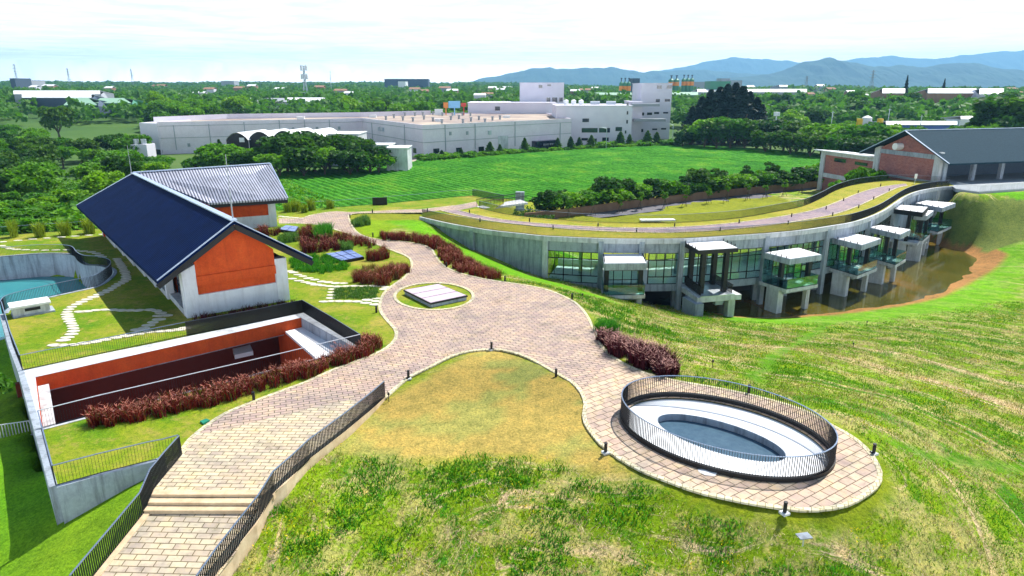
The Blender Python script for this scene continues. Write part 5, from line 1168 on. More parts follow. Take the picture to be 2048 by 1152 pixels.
def ipl(pts):
    xs_ = [p[0] for p in pts]; ys_ = [p[1] for p in pts]; return lambda u: float(np.interp(u, xs_, ys_))
wall_y = ipl([(u, P(u, v, -6.9)[1]+.6) for u, v in [(1050,446),(1100,441),(1250,420),(1400,401),(1560,384),(1690,371)]])
wr = []
for u, vt, k in [(1085,380,'tall'),(1102,378,'dark'),(1122,377,'dark'),(1145,388,'round'),(1165,385,'dark'),(1183,398,'bright'),(1195,368,'tall'),(1212,352,'dark'),(1240,352,'dark'),(1262,362,'round'),(1283,368,'bright'),(1303,353,'tall'),(1325,360,'round'),(1345,372,'dark'),(1368,350,'tall'),(1388,360,'dark'),(1402,334,'dark'),(1420,352,'bright'),(1436,336,'tall'),(1455,356,'round'),(1475,352,'dark'),(1492,332,'tall'),(1510,345,'dark'),(1528,338,'round'),(1545,325,'tall'),(1562,342,'dark'),(1580,350,'round'),(1600,338,'tall'),(1622,331,'dark'),(1645,322,'round'),(1662,318,'dark')]:
    wr.append((k, u, vt+4, 3.2+random.uniform(-.6, 1.5), 1.0 if k != 'tall' else 1.15))
for u in range(1105, 1665, 19): wr.append((random.choice(['round', 'dark', 'round']), u+random.uniform(-6, 6), np.interp(u, [1110, 1660], [388, 330])+random.uniform(-5, 5), 2.4, 1.5))
row(wr, 'trees behind the brown wall', 'in the row behind the brown wall', wall_y)
# young staked trees along the road
def sapling(u, v, i):
    x, y, _ = P(u, v, -6.6); z = GH(x, y); r = empty('young_tree', (x, y, z), label='young staked tree, %s from left along the road before the brown wall' % nth(i), cat='tree', group='young staked trees along the road')
    b = MB(); b.tube([(x, y, z-.2), (x+.05, y, z+1.8), (x, y, z+3.4)], .05, 6, r1=.02); b.build('trunk', MAT['bark'], r)
    b = MB()
    for k in range(3): a = k*2.09+i; b.tube([(x+math.cos(a)*.75, y+math.sin(a)*.75, z-.05), (x+math.cos(a)*.06, y+math.sin(a)*.06, z+1.7)], .045, 5)
    b.build('stakes', MAT['bark'], r)
    C_ = crown_points('sap', 260, .85, 2.3)+np.array([x, y, z+1.7]); me = np_mesh('crown', leaf_quads(C_, .24), 4, MAT['leaf_c']); link('crown', me, r)
for i, q in enumerate([(1137,440),(1187,430),(1239,425),(1280,419),(1329,416),(1370,413),(1416,408),(1453,405),(1494,401),(1531,397),(1567,393),(1602,389),(1647,382)]): sapling(*q, i)
# dark clump before the tunnel sheds, and trees before the long factory
cy1 = ipl([(400, 200), (780, 208)])
row([('dark',520,302,0,1.2),('dark',548,283,4,1.3),('dark',575,268,2,1.3),('dark',603,266,6,1.3),('round',560,300,-8,1.3),('dark',632,272,0,1.3),('dark',660,268,5,1.4),('dark',690,272,3,1.3),('round',650,296,-6,1.3),('dark',715,276,0,1.3),('dark',742,292,-3,1.3),('round',758,305,-4,1.1),('dark',610,292,-8,1.5),('dark',700,298,-7,1.5)], 'dark trees beside the tea field', 'in the dark clump by the tunnel sheds', cy1)
row([('round',395,318,2,1.3),('round',420,308,4,1.3),('round',450,290,6,1.4),('round',478,292,3,1.3),('dark',500,305,0,1.2),('cshrub',443,286,34),('shrub',380,332,0,1.6),('shrub',350,338,0,1.6)], 'trees behind the pale roof', 'just above the pale ribbed roof', cy1)
hy = ipl([(u, P(u, v, -7.2)[1]) for u, v in [(840,326),(1000,313),(1100,304),(1200,298),(1340,294)]])
row([('shrub',u_+3,{0:-13,1:-10,2:-15}[i_%3]+float(np.interp(u_, [850, 1000, 1340], [323, 312, 293])),-1.5,1.5) for i_, u_ in enumerate(range(850, 1345, 15))]+[('shrub',848,304,0,1.2),('shrub',866,309,0,1.5),('cshrub',884,303,0,1.3),('shrub',900,305,0,1.4),('cshrub',922,300,0,1.4),('shrub',938,302,0,1.5),('cshrub',950,303,0,1.4),('cshrub',980,288,0,1.3),('cshrub',1000,292,0,1.3),('shrub',1018,296,0,1.4),('cshrub',1049,280,0,1.2),('shrub',1077,294,0,1.2),('shrub',1090,298),('cshrub',1115,279,0,1.2),('cshrub',1141,277,0,1.2),('cshrub',1158,278,0,1.2),('shrub',1172,288),('cshrub',1182,274,0,1.3),('shrub',1205,286,0,1.6),('shrub',1220,280,0,1.6),('cshrub',1240,268,0,1.3),('cshrub',1258,272,0,1.2),('shrub',1275,284,0,1.5),('cshrub',1294,266,0,1.2),('cshrub',1312,268,0,1.2),('shrub',1330,280,0,1.6),('shrub',1345,280,0,1.8)], 'clipped shrubs before the factory', 'in the shrub row below the factory', hy)
# conifers and broad trees right of the factory
row([('conifer',1380,222,0,1.5),('conifer',1398,205,4,1.6),('conifer',1414,193,0,1.6),('conifer',1432,188,5,1.6),('conifer',1446,183,2,1.6),('conifer',1462,181,6,1.6),('conifer',1476,187,0,1.6),('conifer',1491,196,4,1.6),('conifer',1506,206,2,1.5),('conifer',1518,218,6,1.6)], 'tall dark conifers', 'in the conifer group right of the factory', lambda u: 318)
row([('dark',1365,262),('dark',1385,248,4),('round',1408,240,-5,1.1),('dark',1432,242,-8,1.2),('round',1460,238,-10,1.2),('dark',1488,240,-10,1.2),('round',1512,236,-8,1.2),('dark',1540,240,-12,1.2),('dark',1566,242,-12,1.2),('dark',1592,243,-18,1.3),('dark',1618,246,-22,1.2),('round',1642,250,-30,1.2),('dark',1655,262,-40,1.2),('dark',1530,262,-26,1.2),('dark',1580,262,-34,1.4),('dark',1620,268,-45,1.3)], 'broad trees at the far end of the tea field', 'in the broad trees below the dark conifers', lambda u: 296)
row([('round',1672,268),('round',1690,254,6,1.1),('round',1715,250,3,1.2),('round',1742,248,8,1.1),('bright',1765,256,6,1.2),('round',1790,252,4,1.2),('round',1815,256,4,1.2),('dark',1700,276,-14,1.2),('dark',1740,272,-10,1.3),('dark',1780,276,-12,1.2),('round',1842,262,4,1.1)], 'trees behind the brick hall', 'in the trees just above the brick wing roof', lambda u: 238)
row([('dark',1962,228,0,1.1),('tall',1978,208,4,1.5),('tall',1998,196,2,1.6),('tall',2018,198,5,1.6),('tall',2038,205,2,1.6),('dark',2060,220,0,1.3),('round',1935,246,6,1.2),('round',1950,252,-4)], 'dark trees above the slate grey roof', 'in the dark trees above the slate grey roof', lambda u: 232)
x, y, _ = P(1700, 356, -7); 
for i, (u, vt, yy, k) in enumerate([(1712,338,147,'bright'),(1742,334,146,'round'),(1690,355,148,'shrub')]):
    x = AT(u, yy, -5)[0]; plant(k, x, yy, ZV(vt, yy)+7.0, ['yellow green spreading tree before the brick wing', 'flat topped green tree against the brick hall pillar', 'low grey green shrub at the foot of the brick wing'][i], 'trees before the brick wing', .62, z=-7)
plant('round', AT(-25, 39.5, -2)[0], 39.5, 3.2, 'green bush beside the pale railing at the far left picture edge', None, .9)
# far two araucarias standing above the right horizon
for i, (u, vt, yy) in enumerate([(1805,150,560), (1880,157,600)]):
    x = AT(u, yy, 0)[0]; plant('conifer', x, yy, (ZV(vt, yy)-GH(x, yy))/1.14, ['taller', 'shorter'][i]+' lone dark conifer rising above the white roofs at right', 'lone conifers on the right horizon', .55)
# woodland at left, tree by tree, and mid distance trees
def scatter(n, urange, yrange, kinds, hr, group, lab, avoid=lambda u, y: False, mind=5.0, wide=1.1):
    got = []; tries = 0
    while len(got) < n and tries < n*40:
        tries += 1; y = yrange[0]*(yrange[1]/yrange[0])**random.random(); u = random.uniform(*urange)
        x = AT(u, y, -7)[0]
        if avoid(u, y) or any((x-a)**2+(y-b)**2 < (mind*(y/150)**.5)**2 for a, b, *_ in got): continue
        got.append((x, y, u, random.choice(kinds), random.uniform(*hr)))
    got.sort(key=lambda q: q[2])
    W_ = dict(round='round green', dark='dark green', bright='yellow green', tall='tall dark', conifer='dark conical', shrub='low green', cshrub='dark pointed')
    for i, (x, y, u, k, h) in enumerate(got): plant(k, x, y, h, '%s %s, %s from left %s' % (W_[k], CATN.get(k, 'tree'), nth(i), lab), group, wide)
av = lambda u, y: (95 < u < 150 and 150 < y < 225) or (140 < u < 262 and 255 < y < 340)
scatter(46, (-70, 270), (150, 330), ['round', 'round', 'dark', 'bright', 'dark'], (6.5, 9.5), 'woodland left of the factory', 'in the wood left of the factory', av, 6.5, 1.15)
scatter(34, (-60, 205), (100, 150), ['round', 'shrub', 'bright', 'shrub', 'round'], (3.0, 4.6), 'bushy trees behind the wire railing', 'in the thicket behind the left wire railing', lambda u, y: False, 4.0, 1.4)
scatter(12, (200, 330), (185, 235), ['round', 'shrub', 'bright'], (3.5, 5.5), 'small trees between dark roof and factory', 'between the dark blue roof and the factory', lambda u, y: False, 6.0, 1.3)
scatter(34, (300, 900), (345, 460), ['round', 'dark', 'bright', 'round'], (10, 14), 'trees behind the factory', 'in the trees right behind the long factory', lambda u, y: (u > 700 and y < 400) or (500 < u < 700 and 375 < y < 470), 9, 1.0)
scatter(40, (1500, 2080), (300, 520), ['round', 'dark', 'bright', 'round', 'dark'], (9, 13), 'mid distance trees at right', 'in the wood behind the brick hall', lambda u, y: (1755 < u < 1930 and 330 < y < 430), 10, 1.1)
for k, (l) in enumerate([(115, 178, 330)]):
    plant('dark', AT(115, 335, 0)[0], 335, 15, 'dark tree standing before the white sheds at far left', None, 1.0)
# far woodland as one mass
def far_woods():
    n = 5200; d = 380*(6500/380)**(rng.random(n)**.9); u = rng.uniform(-140, 2190, n)
    X = (u-1024)/F*d*1.03; Y = d
    ok = ~((u > 690) & (u < 1370) & (d < 400)) & ~((u > 20) & (u < 220) & (d > 450) & (d < 510)) & ~((u > 125) & (u < 280) & (d > 425) & (d < 480)) & ~((u > 360) & (u < 520) & (d > 550) & (d < 590)) & ~((u > 515) & (u < 660) & (d > 515) & (d < 575))
    ok &= ~((u > 1740) & (u < 2010) & (d < 540) & (d > 484)) & ~((u > 1180) & (u < 1270) & (d > 610) & (d < 660)) & ~((u > 1330) & (u < 1620) & (d > 630) & (d < 740))
    X, Y, d = X[ok], Y[ok], d[ok]; G0 = far_h(X, Y); m = len(X)
    R_ = rng.uniform(3.5, 6.5, m)*(1+d/1400); Hh = rng.uniform(7, 12, m)*(1+smooth01((d-900)/3000)*.2)
    q = 46; T = rng.normal(size=(m, q, 3)); T /= np.linalg.norm(T, axis=2)[..., None]; T[..., 2] = np.abs(T[..., 2])*1.0-.15
    rad = rng.uniform(.75, 1.12, (m, q, 1)); lob = 1+.22*np.sin(T[..., :1]*5+rng.random((m, 1, 1))*6)
    C_ = np.stack([X, Y, G0+Hh*.35], 1)[:, None, :]+T*rad*lob*np.stack([R_, R_, Hh*.62], 1)[:, None, :]
    sz = np.repeat(R_[:, None]*.42, q, 1).ravel(); C_ = C_.reshape(-1, 3)
    me = np_mesh('woodland', leaf_quads(C_, sz), 4, MAT['leaf_far']); o = link('woodland', me); o['kind'] = 'stuff'; tag(o, 'distant green woodland spreading to the horizon', 'woodland'); return o
far_woods()
# undergrowth at left and behind the hill
def undergrowth(name, label, poly, n, h, size, mat, hollow=0):
    P_ = np.array([(p[0], p[1]) for p in poly]); lo, hi = P_.min(0), P_.max(0); pts = rng.uniform(lo, hi, (n*4, 2)); pts = pts[inside_np(pts[:, 0], pts[:, 1], poly)][:n]
    hh = h*(.35+.9*vnoise(pts[:, 0]*.28, pts[:, 1]*.28, 3)); inb = (pts[:, 0] > GX0+1) & (pts[:, 0] < GX1-1) & (pts[:, 1] < GY1-1)
    z = np.where(inb, height(pts[:, 0], pts[:, 1]), far_h(pts[:, 0], pts[:, 1]))
    C_ = np.stack([pts[:, 0], pts[:, 1], z+hh*rng.random(len(pts))**.5], 1)
    me = np_mesh(name, leaf_quads(C_, size), 4, MAT[mat]); o = link(name, me); o['kind'] = 'stuff'; tag(o, label, 'undergrowth'); return o
undergrowth('thicket', 'green thicket filling the ground behind the left wire railing', [(-115, 90), (-52, 92), (-42, 110), (-30, 130), (-60, 185), (-170, 185), (-190, 110)], 42000, 2.3, .42, 'leaf_a')
undergrowth('roadside_growth', 'dense low growth at the foot of the tree row behind the brown wall', [(AT(u, wall_y(u)+1.0, -7)[0], wall_y(u)+1.0) for u in range(1090, 1680, 30)]+[(AT(u, wall_y(u)+4.0, -7)[0], wall_y(u)+4.0) for u in range(1670, 1080, -30)], 9000, 2.6, .36, 'leaf_b')
undergrowth('weeds', 'weeds in the gully under the footbridge', [P(1000,418,-2)[:2], P(1060,440,-4)[:2], P(1110,442,-6)[:2], P(1100,415,-6)[:2], P(1030,408,-5)[:2]], 2600, 1.2, .3, 'leaf_b')
# tea field
tea_poly = [P(u, v, -7) for u, v in [(470,352),(560,348),(780,335),(850,323),(1000,314),(1100,306),(1220,299),(1345,292),(1500,300),(1640,312),(1670,330),(1660,352),(1480,362),(1250,382),(1100,408),(1040,412),(900,420),(700,430),(480,440)]]
ta, tb_ = Vector(P(870,322,-7)), Vector(P(1130,368,-7)); rd_ = (tb_-ta); rd_.z = 0; rd_.normalize(); rp = Vector((-rd_.y, rd_.x, 0))
TP = np.array([(p[0], p[1]) for p in tea_poly]); aa = TP@np.array([rd_.x, rd_.y]); bb = TP@np.array([rp.x, rp.y])
A1, B1 = np.meshgrid(np.arange(aa.min(), aa.max(), 1.3), np.arange(bb.min(), bb.max(), .42)); XX = A1*rd_.x+B1*rp.x; YY = A1*rd_.y+B1*rp.y
ins = inside_np(XX, YY, tea_poly); ph = (B1+ (vnoise(A1*.03, B1*.03, 2)-.5)*1.2) % 2.1/2.1
hh = .30+.75*np.sqrt(np.clip(1-((ph-.5)/.40)**2, 0, 1))*(.8+.4*vnoise(A1*.5, B1*.4, 2))
for (q0, q1) in (((868,320),(1180,375)), ((1218,303),(1560,334))):
    d_, _ = dist_np(XX, YY, [P(*q0, -7), P(*q1, -7)]); hh = np.where(d_ < 1.0, .05, hh)
ins &= (YY < 178) & (XX > -85) | (YY >= 178)
zb_ = np.where((YY < GY1-16), -7.0, -7.1); ZZ = zb_+hh+(vnoise(XX*2.2, YY*2.2, 2)-.5)*.22
clear = np.where((YY < 176), rbf(XX, YY) < -5.8, True); ins &= clear
m_, nt_, b_ = nodes('tea bushes'); n1_ = noise(nt_, posnode(nt_), .10, 5, .65); n2_ = noise(nt_, posnode(nt_), 1.4, 5, .8)
c_ = ramp(nt_, n1_, [(.35, (.03, .18, .010)), (.55, (.06, .26, .014)), (.7, (.14, .32, .02))]); c_ = mixc(nt_, 1.0, c_, ramp(nt_, n2_, [(.3, (.35, .4, .4)), (.5, (1, 1, 1)), (.72, (1.7, 1.5, 1.3))]), 'MULTIPLY')
nt_.links.new(c_, b_.inputs['Base Color']); b_.inputs['Roughness'].default_value = .9; b_.inputs['Specular IOR Level'].default_value = .1; bump(nt_, b_, n2_, .8, .25)
ny, nx = XX.shape; idx = np.arange(ny*nx).reshape(ny, nx); okf = ins[:-1, :-1] & ins[1:, :-1] & ins[:-1, 1:] & ins[1:, 1:]
Fq = np.stack([idx[:-1, :-1], idx[:-1, 1:], idx[1:, 1:], idx[1:, :-1]], -1)[okf]; Vq = np.stack([XX, YY, ZZ], -1).reshape(-1, 3)[Fq]
used, inv = np.unique(Fq, return_inverse=True); inv = inv.reshape(Fq.shape)
me = bpy.data.meshes.new('tea_field'); VV = np.stack([XX, YY, ZZ], -1).reshape(-1, 3)[used]
me.vertices.add(len(VV)); me.vertices.foreach_set('co', VV.astype(np.float32).ravel()); me.loops.add(inv.size); me.loops.foreach_set('vertex_index', inv.astype(np.int32).ravel())
me.polygons.add(len(inv)); me.polygons.foreach_set('loop_start', np.arange(0, inv.size, 4, dtype=np.int32)); me.materials.append(m_); me.update(calc_edges=True)
o = link('tea_field', me); o['kind'] = 'stuff'; tag(o, 'bright green tea field in rows before the factory', 'field')

# ---- grass beds and weeds
def blades(pts, n, h, w, lean, cols, plume=None, seedw=1.0):
    """pts (m,3); n blades each -> triangles with colours"""
    m = len(pts); B = np.repeat(pts, n, 0)+np.concatenate([rng.normal(0, .13*seedw, (m*n, 2)), np.zeros((m*n, 1))], 1)
    a = rng.random(m*n)*2*math.pi; L = h*rng.uniform(.55, 1.15, m*n)*(np.repeat(.62+.8*vnoise(pts[:, 0]*.55, pts[:, 1]*.55, 2), n)); ln = lean*rng.uniform(.1, 1, m*n)*L
    d = np.stack([np.cos(a), np.sin(a)], 1); s = rng.random(m*n)*2*math.pi; sd = np.stack([np.cos(s), np.sin(s), np.zeros(m*n)], 1)*w*.5
    M1 = B+np.stack([d[:, 0]*ln*.35, d[:, 1]*ln*.35, L*.62], 1); T1 = B+np.stack([d[:, 0]*ln, d[:, 1]*ln, L*.95], 1)
    V = np.stack([B-sd, B+sd, M1+sd*.8, M1-sd*.8], 1); V2 = np.stack([M1-sd*.8, M1+sd*.8, T1+sd*.15, T1-sd*.15], 1)
    cols = np.array(cols); c = cols[rng.integers(0, len(cols), m*n)]*rng.uniform(.6, 1.4, (m*n, 1))
    Vs, Cs = [V, V2], [c, c]
    if plume:
        k = rng.random(m*n) < plume[0]; T = T1[k]; dd_ = np.concatenate([d[k]*.18, np.full((k.sum(), 1), .10)], 1)*rng.uniform(.6, 1.3, (k.sum(), 1)); s3 = sd[k]*plume[2]
        Vs.append(np.stack([T-s3, T+s3, T+dd_+s3*.5, T+dd_-s3*.5], 1)); Cs.append(np.array(plume[1])[None]*rng.uniform(.6, 1.2, (k.sum(), 1)))
    return np.concatenate(Vs), np.concatenate(Cs)
def bed(name, label, px, n, h, cols, plume=None, nb=42, w=.035, lean=.55, z=0.0, kind='stuff', cat='ornamental grass', seedw=1.0):
    poly = [P(u, v, z) for u, v in px]; A2 = np.array([(p[0], p[1]) for p in poly]); lo, hi = A2.min(0), A2.max(0)
    pts = rng.uniform(lo, hi, (n*12+50, 2)); pts = pts[inside_np(pts[:, 0], pts[:, 1], poly)][:n]
    zz = np.full(len(pts), z) if z == 0.0 else height(pts[:, 0], pts[:, 1]); zz = np.where(inside_np(pts[:, 0], pts[:, 1], plateau), 0, height(pts[:, 0], pts[:, 1]))
    V, C_ = blades(np.column_stack([pts, zz]), nb, h, w, lean, cols, plume, seedw)
    me = np_mesh(name, V, 4, MAT['attr'], col=C_); o = link(name, me)
    if kind: o['kind'] = kind
    tag(o, label, cat); return o
RED = [(.09, .13, .015), (.13, .008, .010), (.20, .016, .014), (.07, .005, .009), (.28, .05, .02), (.16, .02, .010)]
PUR = [(.045, .006, .014), (.09, .012, .022), (.03, .005, .010), (.14, .03, .04)]
GRN = [(.03, .20, .01), (.06, .30, .012), (.12, .38, .02)]; PAL = [(.12, .26, .04), (.20, .36, .07), (.08, .20, .03)]
PLM = (.20, (.46, .17, .12), 1.2); PLT = (.30, (.55, .30, .26), 1.4)
bed('fountain_grass', 'long red fountain grass bed between sunken courtyard and ramp', [(178,842),(330,806),(450,778),(560,750),(640,728),(715,704),(742,690),(765,700),(705,726),(620,754),(520,784),(430,812),(330,834),(235,851),(190,856)], 230, .80, RED, PLM, 60)
bed('fountain_grass', 'small red grass bed farthest along the right of the path', [(756,472),(812,474),(812,484),(766,481)], 40, .8, RED, PLM, 50)
bed('fountain_grass', 'red grass bed at the path bend above the long wall', [(815,476),(870,476),(915,494),(922,508),(885,505),(850,492),(815,486)], 95, .95, RED, PLM, 55)
bed('fountain_grass', 'large rusty red grass bed right of the path before the plaza', [(874,507),(905,508),(950,525),(1000,545),(1000,558),(960,556),(915,544),(886,526)], 110, .85, RED+[(.28, .07, .03)], PLM, 60)
bed('fountain_grass', 'dark purple grass clump left of the oval railing', [(1198,680),(1225,684),(1290,700),(1345,725),(1368,750),(1330,755),(1268,735),(1222,710)], 75, 1.15, PUR, PLT, 110, .04)
bed('fountain_grass', 'tall red grass clump beside the bright green bush', [(597,466),(632,462),(640,478),(600,480)], 26, 1.35, RED, PLM, 60)
bed('fountain_grass', 'red grass row above the blue solar panel', [(597,488),(670,480),(680,500),(610,508)], 55, 1.0, RED+PUR, PLM, 55)
bed('fountain_grass', 'red grass strip along the left kerb of the winding path', [(667,475),(700,474),(757,490),(752,498),(700,493)], 42, .9, RED, PLM, 55)
bed('fountain_grass', 'round red grass clump right of the blue solar panel', [(728,515),(768,506),(778,518),(745,528)], 20, 1.15, RED, PLM, 60)
bed('fountain_grass', 'red grass clump behind the dark roof end', [(514,464),(558,464),(562,474),(520,474)], 20, 1.0, PUR+RED, PLM, 50)
bed('fountain_grass', 'rusty red grass bed in the bend of the path below the solar panel', [(703,556),(760,558),(812,536),(818,545),(790,562),(772,575),(740,570),(703,566)], 75, 1.0, RED+[(.28, .08, .03), (.30, .14, .05)], PLM, 55)
bed('dry_grass', 'tan grass behind the rusty red bed in the path bend', [(712,540),(740,536),(790,534),(815,530),(812,540),(760,556),(706,556)], 50, .6, [(.30, .22, .05), (.22, .22, .03), (.34, .20, .08)], None, 40)
bed('fountain_grass', 'low dark purple grass along the foot of the orange gable', [(392,640),(480,625),(585,605),(586,609),(480,630),(394,645)], 40, .55, PUR, None, 26)
bed('fountain_grass', 'red grass at the right corner of the sunken courtyard', [(724,680),(750,682),(764,697),(730,703)], 22, .8, RED, PLM, 50)
bed('green_grass', 'lush bright green grass bed below the dark roof end', [(575,518),(640,512),(700,528),(690,540),(640,548),(590,542)], 210, .45, GRN, None, 40)
bed('ground_cover', 'green ground cover patch framed by stepping stones', [(672,576),(756,575),(752,598),(668,598)], 170, .22, [(.06, .20, .02), (.10, .26, .03), (.2, .30, .08)], None, 30)
bed('green_grass', 'spiky bright green grass tuft left of the dark purple clump', [(1184,650),(1225,646),(1238,660),(1196,668)], 12, .9, GRN, None, 120, .04, .9, cat='grass tuft')
for px, h, lab, cl in [([(628,470),(660,466),(666,480),(636,484)], 1.5, 'bright green feathery bush among the red grass', GRN), ([(556,480),(598,474),(600,484),(560,488)], .8, 'pale green bush left of the red grass row', PAL), ([(678,496),(700,492),(703,503),(682,504)], .8, 'small pale green bush above the blue solar panel', PAL), ([(702,446),(738,440),(740,452),(712,455)], .9, 'pale green mound beside the bend of the winding path', PAL)]:
    bed('garden_bush', lab, px, 26, h, cl, None, 70, .05, .5, kind=None, cat='bush')
for i, (u, v) in enumerate([(574,423),(592,421),(612,424),(622,420),(662,416)]): bed('feathery_shrub', 'small yellow green shrub, %s from left along the tea field railing' % nth(i), [(u-6, v-1), (u+6, v-1), (u+6, v+2), (u-6, v+2)], 5, 1.5, [(.28, .36, .02), (.20, .30, .015)], None, 60, .06, .5, kind=None, cat='shrub')
for i, (u, v) in enumerate([(28,474),(82,473),(132,470),(178,466)]): bed('feathery_shrub', 'yellow green shrub, %s from left along the far left railing' % nth(i), [(u-7, v-1), (u+7, v-1), (u+7, v+2), (u-7, v+2)], 6, 1.8, [(.28, .36, .02), (.20, .30, .015)], None, 70, .07, .5, kind=None, cat='shrub')
for i, (u, v) in enumerate([(1024+45*0+203,418),(1038,428)]): pass
# weedy hayfield: tufts follow the mown rows
def hay(n, seed):
    x = rng.uniform(-16, 74, n); y = 19+rng.random(n)**1.5*66; keep = np.abs(x) < y*.82+3; x, y = x[keep], y[keep]
    z = height(x, y); col, wm_, rd2, rs2 = colors(x, y, z); k = (wm_ > .35) & (rng.random(len(x)) < np.clip(wm_*1.4-.2, 0, 1))
    x, y, z, rd2, rs2, col = x[k], y[k], z[k], rd2[k], rs2[k], col[k]
    st = .5+(vnoise(rd2*.8+40, rs2*.13+7, 3)-.5)*.8+(vnoise(x*.9, y*.9, 3)-.5)*.9+rng.normal(0, .04, len(x)); st2 = .5+(vnoise(rd2*.55+11, rs2*.16+3, 3)-.5)*.8+(vnoise(x*.55+9, y*.55, 3)-.5)*.9+rng.normal(0, .04, len(x))
    fr = (y < 46); pts = np.stack([x, y, z], 1); green = (st2 > np.where(fr & (x < 20), .52, .62)); straw = (st > np.where(x < 16, .56, .53)) & ~green; mid = ~green & ~straw
    far_ = np.clip((y-25)/50, 0, 1); out = []; lod = rng.random(len(x))
    a = pts[green & (x < 14)]; out.append(blades(a, 6, .22, .055, 1.1, [(.05, .24, .006), (.08, .31, .008), (.13, .36, .010), (.035, .17, .006), (.18, .32, .01)], seedw=1.5)); a = pts[green & (x >= 14)]; out.append(blades(a, 6, .14, .045, 1.3, [(.10, .32, .006), (.15, .36, .008), (.20, .38, .010), (.08, .24, .006)], seedw=1.9))
    a = pts[straw]; out.append(blades(a, 5, .15, .030, 1.6, [(.55, .42, .24), (.74, .60, .40), (.40, .28, .15), (.50, .42, .14), (.26, .28, .05)], seedw=1.6))
    a = pts[mid]; out.append(blades(a, 5, .15, .036, 1.3, [(.15, .28, .006), (.24, .36, .010), (.36, .36, .04), (.09, .24, .006), (.46, .38, .14)], seedw=1.8))
    ye = pts[vnoise(x*.25+77, y*.25, 2) > .60]; ye = ye[rng.random(len(ye)) < .10]
    if len(ye): out.append(blades(ye+np.array([0, 0, .12]), 5, .05, .05, 1.5, [(.80, .62, .01)]))
    return np.concatenate([o_[0] for o_ in out]), np.concatenate([o_[1] for o_ in out])
V, C_ = hay(110000, 1); me = np_mesh('meadow_weeds', V, 4, MAT['attr'], col=C_); o = link('meadow_weeds', me); o['kind'] = 'stuff'; tag(o, 'weedy mown hayfield with green weeds and dry straw rows', 'grass')
# ================================================================ factory and distant buildings
G7 = -7.3
fac = empty('factory', P(845,320,-7), label='long low lilac grey factory hall with flat buff roof behind the tea field', cat='factory')
ZT = 5.0
fc = [P(u, v, ZT) for u, v in [(313,244),(527,240),(725,236),(845,250),(1143,237)]]
A0, A1_, A2_, A3_, A4_ = [Vector((p[0], p[1], 0)) for p in fc]
A1_ = A0+(A1_-A0); back = [A4_+Vector((-8, 75, 0)), A0+Vector((10, 75, 0))]
foot_ = [tuple(p) for p in (A0, A1_, A2_, A3_, A4_)]+[tuple(p) for p in back]
def ccw(p): 
    a = sum(p[i][0]*p[(i+1) % len(p)][1]-p[(i+1) % len(p)][0]*p[i][1] for i in range(len(p))); return p if a > 0 else p[::-1]
b = MB(); b.wall(foot_[:5], G7-.7, ZT, .5, side=1.0); b.build('front_wall', MAT['factory'], fac)
b = MB(); b.wall([foot_[4], foot_[5], foot_[6], foot_[0]], G7-.7, ZT, .5, side=1.0); b.build('back_wall', MAT['factory'], fac)
sheet('flat_roof', [ccw([tuple(p) for p in offset(foot_[:5], .2)]+foot_[5:])], ZT-.6, MAT['factory_roof'], fac)
b = MB()
for z in (ZT-1.6, -1.2): b.wall(offset(foot_[:5], -.08), z-.09, z+.09, .12)
b.build('wall_groove', MAT['slab_grey'], fac)
def on_face(i, u, v):   # point on wall face i at picture point
    p, q = Vector(foot_[i]), Vector(foot_[i+1]); k = (u-1024)/F; best = None
    for s in range(401):
        w_ = p.lerp(q, s/400); z = ZV(v, w_.y); uu = 1024+F*w_.x/(w_.y*PC-(z-CH)*PS)
        if best is None or abs(uu-u) < best[0]: best = (abs(uu-u), w_, z)
    d = (q-p).normalized(); return best[1], best[2], d
def face_box(i, u, v, w_, h, t, name, mat, parent=fac):
    p, z, d = on_face(i, u, v); n_ = Vector((d.y, -d.x, 0)); b = MB(); b.box((p.x+n_.x*.1, p.y+n_.y*.1, z), (w_, t, h), math.atan2(d.y, d.x)); return b.build(name, MAT[mat], parent)
for i, u, v in [(1,586,258),(1,634,257),(1,678,256),(3,900,267),(3,934,266),(0,378,290)]: face_box(i, u, v, 1.0, 1.3, .3, 'louvre', 'slab_grey')
for i, u, v in [(3,872,302),(3,918,300),(3,962,298),(2,830,301),(2,791,293),(2,770,290)]: fr__ = face_box(i, u, v, 2.6, 1.8, .2, 'window', 'window'); 
face_box(3, 1006, 286, 5.2, 5.6, .25, 'shutter_door', 'concrete_light'); face_box(3, 1052, 292, 1.8, 2.4, .2, 'window', 'window')
for i, u, v in [(2,760,258),(2,767,259),(3,978,265)]: face_box(i, u, v, 1.3, 1.6, 1.3, 'vent_hood', 'steel')
for i, u, v in [(0,350,275),(0,420,272),(0,490,268),(1,560,263),(1,610,262),(1,660,262),(2,745,268),(2,810,275),(3,890,276),(3,950,273),(3,1030,268),(3,1120,268)]: face_box(i, u, v, .3, 9.5, .3, 'downpipe', 'far_grey')
